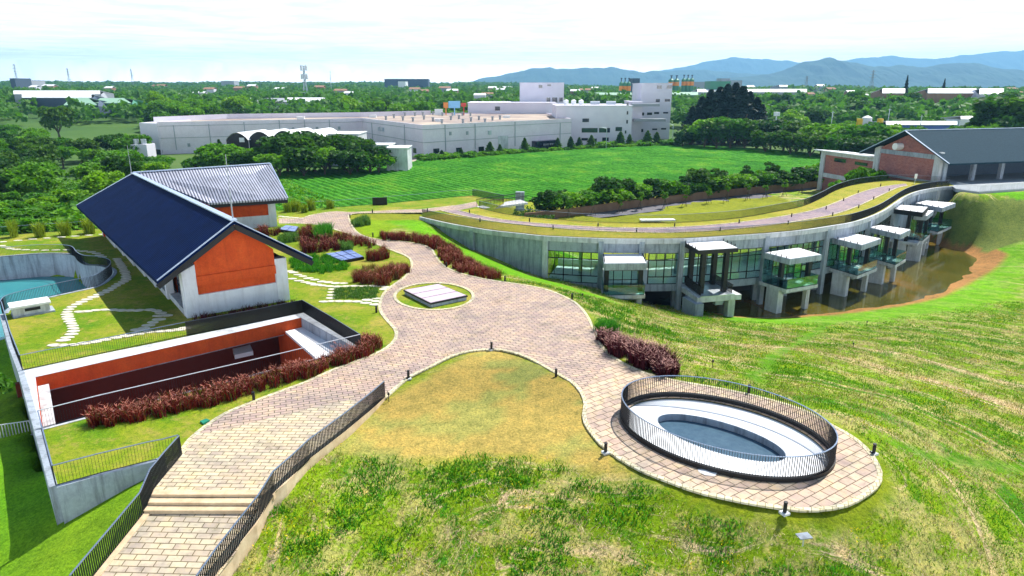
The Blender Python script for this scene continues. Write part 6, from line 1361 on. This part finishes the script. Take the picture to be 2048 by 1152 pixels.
# unreadable pale lettering over the dark entrance canopy
p, z, d = on_face(3, 1086, 284); n_ = Vector((d.y, -d.x, 0))
b = MB(); b.box((p.x+n_.x*1.6, p.y+n_.y*1.6, z-1.0), (13, 3.2, 3.6), math.atan2(d.y, d.x)); cp = b.build('entrance_canopy', MAT['blue_metal'] if False else MAT['window'], fac)
b = MB()
for k, (s_, w_) in enumerate([(-2.6, .8), (-1.5, .8), (-.4, .8), (1.2, .8), (2.3, .8)]):
    c__ = p+n_*3.25+d*s_; a_ = math.atan2(d.y, d.x)
    for dx_, dz_, ww, hh_ in ((0, .4, .7, .1), (0, -.1, .7, .1), (-.3, .15, .1, .7), (.3, .15, .1, .7)): b.box((c__.x+d.x*dx_, c__.y+d.y*dx_, z-.9+dz_), (ww, .05, hh_), a_)
b.build('sign_letters', MAT['factory_b'], cp)
# roof fittings
vr = [(1005+0,0)]; pipes = [(772,240),(788,236),(806,241),(826,243),(848,239),(866,243),(884,247),(902,240),(918,238),(926,247),(942,243),(958,240),(970,246),(985,241),(1000,239),(846,231),(866,230),(885,232),(905,232),(925,231),(941,232),(810,232),(830,232)]
for i, (u, v) in enumerate(sorted(pipes)):
    x, y, _ = P(u, v, ZT-.6); b = MB(); b.tube([(x, y, ZT-.6), (x, y, ZT+.9)], .45, 8); b.box((x, y, ZT+1.0), (1.3, 1.3, .3)); tag(b.build('roof_vent', MAT['slab_grey'], ), 'grey vent stack on the buff factory roof, %s from left' % nth(i), 'roof vent', 'vent stacks on the buff factory roof')
for i, (u, v) in enumerate([(602,238),(746,235),(878,243),(1013,236)]):
    x, y, _ = P(u, v, ZT-.6); b = MB(); b.box((x, y, ZT-.1), (3.2, 1.6, 1.0)); b.box((x, y, ZT+.45), (3.5, 1.9, .15)); tag(b.build('roof_unit', MAT['far_white']), 'white roof unit on the factory roof, %s from left' % nth(i), 'roof unit', 'white units on the factory roof')
rl_ = [Vector(q) for q in offset(foot_[:3], .6)]
b = MB(); lr = resample([Vector((q.x, q.y, 0)) for q in rl_], 2.2)
# tanks / fence along the rear roof edge
bk0 = [P(u, v, ZT) for u, v in [(300,243),(450,236),(720,232),(860,228)]]
b.wall([(q[0], q[1]+3, 0) for q in bk0], ZT-.5, ZT+1.6, .2); tag(b.build('roof_fence', MAT['factory_b']), 'grey slatted screen along the rear edge of the factory roof', 'screen')
# left end block of the factory
lb = empty('factory_annex', P(290,310,-7), label='stepped white grey end block at the left end of the factory', cat='building')
x0, y0, _ = P(283,245,4.5); b = MB(); b.prism([(x0-1, y0), (A0.x-.3, A0.y+1), (A0.x+4, A0.y+26), (x0+2, y0+24)], G7-.5, 4.4); b.build('block', MAT['factory_b'], lb)
for (u, v, w_, h, m_) in [(301,278,5,4.5,'window'),(310,306,5,3,'window'),(288,300,2.5,5,'window')]:
    y = y0-8.5+ (u-283)*(-.25); b = MB(); b.box((AT(u, A0.y+.5, 0)[0], A0.y+.5+(313-u)*.45-.3, ZV(v, A0.y+3)), (w_, .6, h), -.5); b.build('window', MAT[m_], lb)
b = MB(); x1, y1, _ = P(268,300,-3); b.box((x1+1, y1+4, -4.2), (6, 6, 6)); b.build('low_block', MAT['factory_b'], lb)
b = MB(); 
for k in range(2): b.tube([(x1-.4+k*2.6, y1+3, -1.3), (x1-.4+k*2.6, y1+3, .5)], .9, 12)
b.build('roof_tank', MAT['steel'], lb)
# taller blocks behind
def block(name, label, u0, u1, vt, y, depth, mat, zb=G7-.5, rot=0.0, cat='building', wins=(), roof=None, vb=None):
    x0, x1 = AT(u0, y, 5)[0], AT(u1, y, 5)[0]; zt = ZV(vt, y); zb_ = zb if vb is None else ZV(vb, y); r = empty(name, ((x0+x1)/2, y, zb_), label=label, cat=cat)
    b = MB(); c = ((x0+x1)/2, y+depth/2, (zb_+zt)/2); b.box(c, (abs(x1-x0), depth, zt-zb_)); b.build('walls', MAT[mat], r)
    b = MB(); b.box((c[0], c[1], zt+.12), (abs(x1-x0)+.5, depth+.5, .25)); b.build('roof', MAT[roof or mat], r)
    for (a, b2, c2, d2) in wins:
        xa, xb = AT(a, y, 5)[0], AT(b2, y, 5)[0]; za, zc_ = ZV(c2, y), ZV(d2, y); bb2 = MB(); bb2.box(((xa+xb)/2, y-.02, (za+zc_)/2), (xb-xa, .3, abs(za-zc_))); bb2.build('window', MAT['window'], r)
    return r
block('factory_block', 'long pale grey upper factory block behind the buff roof', 936, 1112, 206, 372, 30, 'factory_b', wins=[(990,1000,213,221)])
block('factory_block', 'broad three storey pale grey factory block with dark strip windows', 1112, 1264, 212, 316, 34, 'factory_b', wins=[(1165,1178,237,244),(1164,1196,256,265),(1199,1221,256,265),(1232,1245,254,262),(1164,1177,276,281),(1187,1195,277,283),(1206,1219,275,282),(1252,1256,205,211),(1253,1256,222,229),(1253,1256,240,247),(1251,1254,261,267)])
block('factory_tower', 'pale factory tower at left with two small top windows', 1040, 1127, 166, 392, 24, 'factory_b', wins=[(1077,1084,170,176),(1094,1101,169,172),(1093,1100,195,207),(1104,1114,195,205),(1118,1125,195,203)])
block('factory_tower', 'tall pale factory tower at right with windows on six levels', 1280, 1341, 167, 350, 26, 'factory_b', wins=[(1311,1320,171,177),(1330,1340,171,177),(1310,1318,198,204),(1328,1338,198,203),(1278,1288,225,231),(1294,1304,225,230),(1308,1318,224,228),(1326,1336,224,227),(1278,1288,258,264),(1306,1316,257,260),(1324,1334,256,259)])
block('factory_block', 'narrow linking block with dark ledges between the factory towers', 1262, 1284, 204, 338, 22, 'factory_b')
b = MB(); x, y, z = AT(1290, 336, ZV(210, 336)); b.box((x, y, z), (13, 5, 1.2)); tag(b.build('ledge_canopy', MAT['slab_grey']), 'upper grey ledge across the linking factory block', 'ledge')
b = MB(); x, y, z = AT(1298, 336, ZV(240, 336)); b.box((x, y, z), (15, 5, 1.2)); tag(b.build('ledge_canopy', MAT['slab_grey']), 'lower grey ledge across the linking factory block', 'ledge')
for i, (u, vt) in enumerate([(1132,199),(1147,199),(1162,199)]):
    x, y, z = AT(u, 330, ZV(212, 330)); b = MB(); b.tube([(x, y, z), (x, y, ZV(vt+2, 330))], 1.15, 12); b.tube([(x, y, ZV(vt+2, 330)), (x, y, ZV(vt, 330))], 1.15, 12, r1=.3); tag(b.build('roof_tank', MAT['far_white']), 'white upright roof tank, %s of three on the broad factory block' % nth(i), 'tank', 'white tanks on the broad factory block')
for i, u in enumerate([1190, 1222]):
    x, y, z = AT(u, 332, ZV(207, 332)); b = MB(); b.tube([(x-2.2, y, z), (x+2.2, y, z)], 1.1, 12); tag(b.build('roof_tank', MAT['steel']), '%s of two grey lying roof tanks on the broad factory block' % ('left', 'right')[i], 'tank', 'lying tanks on the broad factory block')
# tunnel sheds
for i, (u, vt) in enumerate([(477,266), (522,264), (570,262), (618,262)]):
    y = 226+i*1.5; x = AT(u, y, -3)[0]; z0 = G7; w_ = 7.2; zt_ = ZV(vt, y); r = empty('tunnel_shed', (x, y, z0), label='white arched tunnel shed with dark open end, %s from left' % nth(i), cat='shed', group='white arched sheds before the factory')
    pr = [(-w_/2+w_*k/12, (zt_-z0-2.3)*math.sin(math.pi*k/12)**.8) for k in range(13)]
    b = MB(); vs = []
    for yy in (0, 18): vs += [(x+a_+yy*.15, y+yy, zt_-(zt_-z0-2.3)*0-2.3+c_-(zt_-z0-2.3)+(zt_-z0-2.3)*0) for a_, c_ in [(p_[0], p_[1]) for p_ in pr]]
    base = zt_-(2.3)
    vs = [(x+p_[0]+yy*.15, y+yy, base+2.3*math.sin(math.pi*k/12)**.8) for yy in (0, 18) for k, p_ in enumerate(pr)]
    b.add(vs, [(k, k+1, 13+k+1, 13+k) for k in range(12)]); b.add([(q[0], q[1], q[2]+.12) for q in vs], [(k, k+1, 13+k+1, 13+k) for k in range(12)]); b.build('arched_roof', MAT['far_white'], r)
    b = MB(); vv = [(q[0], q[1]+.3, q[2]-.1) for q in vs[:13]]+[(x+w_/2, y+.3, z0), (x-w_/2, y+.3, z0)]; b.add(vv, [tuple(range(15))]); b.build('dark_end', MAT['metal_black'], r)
    b = MB(); b.box((x+1.6, y, zt_-2.2), (1.6, .2, 1.4)); b.build('vent_window', MAT['steel'], r)
for nm, lab, u0, u1, vt, vb, yy, dp, m_ in [('white_shed','long white flat roof between tunnel sheds and factory corner',655,715,269,277,232,14,'far_white'),('white_shed','small white roofed shed nearest the parked row at the tea field corner',770,813,297,322,208,9,'far_white'),('white_shed','small white shed behind the one at the tea field corner',740,780,291,300,222,8,'far_white')]:
    block(nm, lab, u0, u1, vt, yy, dp, 'concrete_light', roof='far_white', cat='shed')
b = MB(); x, y, _ = P(830,312,-7)
for k in range(6): b.box((x-5+k*2.0, y+.0, -6.2), (1.7, 1.2, 1.6))
b = MB(); b.box((x, y+2, -6.3), (12, 2.0, 1.9)); tag(b.build('bin_row', MAT['metal_black']), 'dark row of containers between white shed and factory corner', 'container')
rd2_ = [P(800,330,-7), P(845,327,-7), P(830,305,-7), P(810,310,-7)]; sheet('yard', [ccw(rd2_)], -6.85, MAT['factory_roof'], kind='structure')
# lamp poles before the factory
for i, (u, vt, vb) in enumerate([(1344,250,292), (1212,257,300)]):
    x, y, _ = P(u, vb, -7); b = MB(); zt_ = ZV(vt, y); b.tube([(x, y, G7), (x, y, zt_)], .14, 6); b.tube([(x, y, zt_), (x-2.4, y, zt_+.5)], .10, 5); b.box((x-2.6, y, zt_+.5), (1.0, .4, .15)); tag(b.build('street_lamp', MAT['steel']), ['grey street lamp right of the factory tower', 'grey street lamp before the broad factory block'][i], 'street lamp', 'street lamps before the factory')
# signboards behind the buff roof
for u0, u1, vt, vb, m_, lab in [(887,897,205,216,'orange_metal','orange red board'),(897,921,202,216,'sky_panel','sky blue board'),(922,933,206,213,'red_metal','dark red board'),(869,886,218,230,'far_white','white roof cabin')]:
    y = 352; x0, x1 = AT(u0, y, 5)[0], AT(u1, y, 5)[0]; b = MB(); b.box(((x0+x1)/2, y, (ZV(vt, y)+ZV(vb, y))/2-.0), (x1-x0-.3, 1.0, ZV(vt, y)-ZV(vb, y))); b.box(((x0+x1)/2, y+.4, (ZV(vb, y)+ZT-1)/2), (.5, .5, ZV(vb, y)-ZT+1.4)); tag(b.build('board', MAT[m_]), lab+' standing at the back of the buff factory roof', 'board')
# sheds and houses further off
def shed(label, u0, u1, vr, ve, y, depth, roofm, wallm='far_grey', name='shed', cat='shed', hip=0.0, vb=None):
    """long roof facing the camera: ridge at vr, eave at ve"""
    xe0, xe1 = AT(u0, y, 0)[0], AT(u1, y, 0)[0]; ze = ZV(ve, y); zr = ZV(vr, y+depth/2); sh_ = (xe1-xe0)*hip; zg = float(far_h(np.array([xe0]), np.array([y]))[0])-.6
    r = empty(name, ((xe0+xe1)/2, y, zg), label=label, cat=cat); k = (y+depth/2)/y; xr0, xr1 = xe0*k+sh_, xe1*k-sh_
    b = MB(); slab3(b, [(xe0, y-.5, ze), (xe1, y-.5, ze), (xr1, y+depth/2, zr), (xr0, y+depth/2, zr)], .3); slab3(b, [(xr0, y+depth/2, zr), (xr1, y+depth/2, zr), (xe1, y+depth, ze), (xe0, y+depth, ze)], .3); b.build('roof', MAT[roofm], r)
    b = MB(); ze2 = ze-.35; b.add([(xe0, y, zg), (xe1, y, zg), (xe1, y, ze2), (xe0, y, ze2), (xe0, y+depth, zg), (xe1, y+depth, zg), (xe1, y+depth, ze2), (xe0, y+depth, ze2), ((xe0+xr0)/2, y+depth/2, max(ze2, zr-1.2)), ((xe1+xr1)/2, y+depth/2, max(ze2, zr-1.2))], [(0, 1, 2, 3), (5, 4, 7, 6), (4, 0, 3, 8, 7), (1, 5, 6, 9, 2)]); b.build('walls', MAT[wallm], r)
    return r
shed('long white roofed shed at far left, the farther one', 36, 208, 181, 188, 480, 16, 'far_white'); shed('long white roofed shed with rusty patches at far left, the nearer one', 52, 190, 188, 195, 455, 14, 'far_white', 'far_dark')
shed('pale green roofed shed at far left, left one of two', 132, 200, 196, 210, 430, 26, 'green_roof', 'far_dark', hip=.25); shed('pale green roofed shed at far left, right one of two', 192, 268, 196, 206, 445, 26, 'green_roof', 'green_metal', hip=.2)
shed('long white roof behind the factory trees', 372, 512, 196, 202, 560, 16, 'far_white'); shed('grey roofed house with gable among trees behind the factory', 524, 582, 196, 204, 520, 16, 'far_grey', 'factory_b', 'house', 'house', .15)
shed('green walled warehouse with white roof behind the factory', 576, 652, 195, 203, 540, 24, 'far_white', 'green_metal')
shed('green roofed warehouse left of the silos', 1190, 1262, 185, 190, 620, 20, 'green_roof', 'green_metal'); shed('green walled warehouse right of the factory tower', 1342, 1394, 184, 190, 640, 22, 'green_roof', 'green_metal')
shed('long white roofed warehouse right of the silos', 1392, 1610, 178, 184, 680, 24, 'far_white', 'far_grey'); shed('white roof among trees at right of the long warehouse', 1555, 1572, 170, 173, 900, 30, 'far_white')
shed('white roofed house beside the lone conifer', 1758, 1803, 177, 186, 520, 16, 'far_white', 'brown_wall', 'house', 'house'); shed('long white roofed school building at right', 1848, 1944, 177, 186, 500, 18, 'far_white', 'brown_wall', 'school_building', 'building'); shed('white and grey gabled hall at the right end of the school', 1950, 1998, 177, 188, 490, 22, 'far_white', 'factory_b', 'gabled_hall', 'building')
shed('low white roofed blue shed behind the brick hall trees', 1768, 1910, 242, 249, 282, 22, 'far_white', 'blue_metal'); shed('pale shed behind the dark trees above the slate roof', 1916, 1975, 232, 238, 300, 14, 'far_white', 'far_white')
x, y, z = AT(1734, 300, ZV(240, 300)); b = MB(); b.tube([(x, y, z-3), (x, y, z+1)], 2.0, 14); b.tube([(x, y, z+1), (x, y, z+1.8)], 2.0, 14, r1=.4); tag(b.build('water_tank', MAT['far_white']), 'white water tank among trees above the brick wing', 'tank')
for i, u in enumerate([1719, 1760]):
    x, y, z = AT(u, 290, ZV(245, 290)); b = MB(); 
    for k in range(5): pass
    b.tube([(x, y, z-1.6), (x, y, z-1.0), (x, y, z), (x, y, z+1.0), (x, y, z+1.5)], 1.2, 12); tag(b.build('yellow_tank', MAT['yellow']), '%s of two small yellow tanks among trees above the brick wing' % ('left', 'right')[i], 'tank', 'yellow tanks among the trees')
x, y, z = AT(1553, 300, ZV(232, 300)); b = MB(); b.tube([(x, y, z-8), (x, y, z)], .3, 6); b.tube([(x, y, z), (x, y, z+1.6)], 1.3, 12); tag(b.build('water_tank', MAT['far_white']), 'white tank rising between broad trees right of the dark conifers', 'tank')
# silos
def silo(u, vt, vb, y, r_, label, grp):
    x = AT(u, y, 5)[0]; zt_, zb_ = ZV(vt, y), ZV(vb, y); r = empty('silo', (x, y, G7), label=label, cat='silo', group=grp); zg = G7
    b = MB(); b.tube([(x, y, zg), (x, y, zb_+(zt_-zb_)*.42)], r_, 14); b.tube([(x, y, zb_+(zt_-zb_)*.72), (x, y, zt_-1.5)], r_, 14); b.tube([(x, y, zt_-1.5), (x, y, zt_)], r_, 14, r1=r_*.3); b.build('drum', MAT['green_metal'], r)
    b = MB(); b.tube([(x, y, zb_+(zt_-zb_)*.42), (x, y, zb_+(zt_-zb_)*.72)], r_*1.01, 14); b.build('orange_band', MAT['orange_metal'], r)
    b = MB(); b.tube([(x, y, zt_), (x, y, zt_+2.2)], r_*.22, 8); b.box((x, y, zt_+2.6), (r_*.7, r_*.7, .9)); b.build('top_filter', MAT['far_dark'], r)
for i, u in enumerate([1241, 1248.5, 1256]): silo(u, 163, 195, 640, 1.9, 'slim green silo with orange band, %s of the left three' % nth(i), 'green and orange silos')
for i, u in enumerate([1340, 1350.5]): silo(u, 157, 182, 700, 2.7, 'green silo with orange band, %s of the middle pair' % ('left', 'right')[i], 'green and orange silos')
for i, u in enumerate([1365, 1373, 1381]): silo(u, 156, 182, 710, 2.2, 'green silo with orange band, %s of the right three' % nth(i), 'green and orange silos')
block('silo_building', 'green silo building right of the silos', 1418, 1458, 163, 690, 20, 'green_metal')
for u0, u1, vt, y, m_, lab in [(1264,1278,157,900,'far_dark','narrow dark tower block right of the slim silos'),(1386,1420,164,1100,'far_grey','grey block right of the silos on the horizon'),(1440,1458,157,1300,'far_grey','brownish block above the green silo building'),(1460,1482,161,1250,'far_grey','broad grey block on the horizon right of the silo building'),(770,857,158,1500,'far_dark','long dark terraced building on the horizon'),(27,37,157,900,'far_dark','dark tower block on the far left horizon'),(58,68,161,1000,'far_grey','grey block near the far left horizon tower'),(444,470,162,1600,'far_grey','wide grey roofed block on the horizon left of the mast'),(797,812,163,1300,'far_white','white block before the long dark horizon building')]:
    block('distant_building', lab, u0, u1, vt, y, 30, m_, zb=-8)
# houses dotted in the woodland
hs = [(300,186,700),(352,190,650),(480,176,1000),(505,172,1200),(640,174,1000),(682,181,700),(700,186,660),(830,178,900),(850,182,800),(890,176,1000),(905,181,850),(960,190,560),(975,188,620),(985,176,1100),(1000,180,950),(1012,176,1200),(1150,182,800),(1170,180,900),(1190,177,1100),(1700,184,620),(1725,190,560),(1660,178,900),(1640,172,1300),(2020,178,900),(2035,186,700),(100,172,1000),(70,174,900),(220,176,900),(320,172,1300),(420,178,900),(400,186,700),(560,178,1000),(1560,182,800),(1500,174,1200),(1620,188,640)]
hs.sort()
for i, (u, v, y) in enumerate(hs):
    x, _, z = AT(u, y, ZV(v, y)); s_ = y/700; zg = float(far_h(np.array([x]), np.array([y]))[0]); r = empty('house', (x, y, zg), label='small pale house in the far wood, %s from left' % nth(i), cat='house', group='houses in the far wood')
    w_ = random.uniform(6, 12)*s_; zw = max(zg+3, z); b = MB(); b.box((x, y, (zg+zw)/2), (w_, 8*s_, zw-zg)); b.build('walls', MAT[random.choice(['far_grey', 'factory_b', 'brown_wall'])], r)
    b = MB(); slab3(b, [(x-w_*.55, y-4.4*s_, zw), (x+w_*.55, y-4.4*s_, zw), (x+w_*.5, y, zw+1.6*s_), (x-w_*.5, y, zw+1.6*s_)], .3); slab3(b, [(x-w_*.5, y, zw+1.6*s_), (x+w_*.5, y, zw+1.6*s_), (x+w_*.55, y+4.4*s_, zw), (x-w_*.55, y+4.4*s_, zw)], .3); b.build('roof', MAT[random.choice(['far_white', 'far_white', 'brown_wall'])], r)
# masts and pylons
def mast(u, vt, y, label, kind='pylon', w=3.0, t=.25):
    x = AT(u, y, 10)[0]; zg = float(far_h(np.array([x]), np.array([y]))[0]); zt_ = ZV(vt, y); H_ = zt_-zg; b = MB()
    for k in range(4):
        sx_, sy_ = ((-1, -1), (1, -1), (1, 1), (-1, 1))[k]; b.tube([(x+sx_*w, y+sy_*w, zg), (x+sx_*w*.25, y+sy_*w*.25, zg+H_*.6), (x+sx_*w*.15, y+sy_*w*.15, zt_)], t, 4)
    nb_ = 9
    for k in range(nb_):
        f0, f1 = k/nb_, (k+1)/nb_; w0 = w*(1-.75*min(1, f0/.6)) if f0 < .6 else w*.2; w1 = w*(1-.75*min(1, f1/.6)) if f1 < .6 else w*.2
        b.tube([(x-w0, y-w0, zg+H_*f0), (x+w1, y-w1, zg+H_*f1)], t*.6, 4); b.tube([(x+w0, y-w0, zg+H_*f0), (x-w1, y-w1, zg+H_*f1)], t*.6, 4)
    r = empty('pylon' if kind == 'pylon' else 'cell_tower', (x, y, zg), label=label, cat=kind if kind == 'pylon' else 'mast', group='power pylons on the horizon' if kind == 'pylon' else None); b.build('lattice', MAT['slab_grey'] if kind == 'pylon' else MAT['steel'], r)
    if kind == 'pylon':
        for k, f in enumerate((.70, .82, .94)): b = MB(); b.box((x, y, zg+H_*f), (w*(2.6-k*.4), .5, .5)); b.build('cross_arm', MAT['slab_grey'], r)
    else:
        for f in (.72, .94):
            for k in range(10): a = k*.628; b = MB(); b.box((x+math.cos(a)*2.6, y+math.sin(a)*2.6, zg+H_*f), (.9, .5, 4.2), a); b.build('antenna', MAT['far_white'], r)
            b = MB(); b.tube([(x, y, zg+H_*f-2.2), (x, y, zg+H_*f-1.9)], 2.8, 12); b.build('platform', MAT['steel'], r)
mast(612, 131, 620, 'white cell tower with two antenna rings rising over the wood', 'mast', 2.6, .28)
for u, vt, y, lab in [(38,128,1500,'pale power pylon, first from left'),(142,136,1500,'pale power pylon, second from left'),(268,138,1600,'pale power pylon, third from left'),(1611,152,1300,'power pylon right of the long white warehouse'),(1741,140,1100,'tall power pylon left of the lone conifers')]: mast(u, vt, y, lab, w=4.0, t=.26)
x = AT(663, 1100, 10)[0]; b = MB(); b.tube([(x, 1100, -5), (x, 1100, ZV(143, 1100))], .45, 6); tag(b.build('thin_mast', MAT['steel']), 'thin bare mast right of the white cell tower', 'mast')
for i, (u, vt, vb, y) in enumerate([(1661,222,250,300),(1837,230,262,262),(1774,217,245,320),(2013-72,300,360,0)][:3]):
    x = AT(u, y, 0)[0]; b = MB(); b.tube([(x, y, G7), (x, y, ZV(vt, y))], .16, 6); b.box((x, y, ZV(vt, y)-.6), (1.6, .15, .15)); tag(b.build('utility_pole', MAT['steel']), ['utility pole above the broad trees left of the brick wing', 'utility pole before the low blue shed', 'utility pole above the white tank'][i], 'utility pole', 'utility poles at right')
# hall: little white sign on the roof railing, small sign plate at left wall
b = MB(); x, y, _ = P(1829,368); b.tube([(x, y, 0), (x, y, 1.4)], .04, 6); b.box((x, y-.05, 1.5), (.5, .06, .9)); tag(b.build('white_sign', MAT['far_white']), 'small white notice on a post at the end of the roof path', 'sign')
# mountains
def range_(name, label, y, prof, depth, seed, n=220):
    us = np.linspace(prof[0][0], prof[-1][0], n); vt = np.interp(us, [p[0] for p in prof], [p[1] for p in prof])
    vt = vt+(vnoise(us*.05+seed, us*0+seed, 4)-.5)*7*np.clip((172-vt)/30, 0, 1); nd = 34; t = np.linspace(0, 1, nd)
    U, T = np.meshgrid(us, t); Yg = y+depth*(T-.55)*2; X = (U-1024)/F*(y*PC+CH*PS)
    pk = np.array([ZV(v_, y) for v_ in vt])+12; prof_ = np.clip(1-np.abs(T-.5)/.5, 0, 1)**.85
    Z = -20+(pk[None]+20)*prof_*(1+(vnoise(U*.06+seed*3, T*9+seed, 5)-.5)*.55*(1-prof_**3))
    me = bpy.data.meshes.new(name); V = np.stack([X, Yg, Z], -1).reshape(-1, 3); i = np.arange(nd-1)[:, None]*n+np.arange(n-1)[None]; Fq = np.stack([i, i+1, i+n+1, i+n], -1).reshape(-1, 4)
    me.from_pydata(V.tolist(), [], Fq.tolist()); me.materials.append(MAT['mountain']); me.update(); o = link(name, me); o['kind'] = 'structure'; o['label'] = label; return o
range_('mountains', 'near blue mountain ridge at right', 6200, [(1370,176),(1440,160),(1500,153),(1540,148),(1590,128),(1640,119),(1690,126),(1730,135),(1780,134),(1830,138),(1870,131),(1920,129),(1960,138),(2010,142),(2060,146),(2180,158)], 900, 3)
range_('mountains', 'middle blue mountain ridge', 8200, [(925,172),(960,160),(1010,150),(1060,140),(1098,134),(1110,138),(1150,138),(1215,136),(1280,146),(1330,143),(1400,140),(1480,150),(1540,152),(1600,150),(1700,160)], 1100, 8)
range_('mountains', 'far pale mountain ridge', 12500, [(1250,160),(1330,140),(1390,128),(1450,116),(1520,119),(1560,121),(1620,130),(1700,118),(1760,112),(1850,118),(1930,108),(2000,102),(2060,98),(2200,96)], 1500, 14)
# air
hz = MB(); hz.box((0, 7300, 330), (34000, 15600, 720)); ho_ = hz.build('haze', [])
m = bpy.data.materials.new('haze'); m.use_nodes = True; nt = m.node_tree; nt.nodes.remove(nt.nodes['Principled BSDF']); pv = nt.nodes.new('ShaderNodeVolumePrincipled')
pv.inputs['Color'].default_value = (.28, .62, 1.0, 1); pv.inputs['Density'].default_value = 1.1e-4; pv.inputs['Anisotropy'].default_value = 0.2
nt.links.new(pv.outputs[0], nt.nodes['Material Output'].inputs['Volume']); ho_.data.materials.append(m); ho_['kind'] = 'stuff'
for l_ in PROTO.values():
    for pr in l_:
        if not pr[1]:
            for ch in list(pr[0].children): bpy.data.objects.remove(ch)
            bpy.data.objects.remove(pr[0])
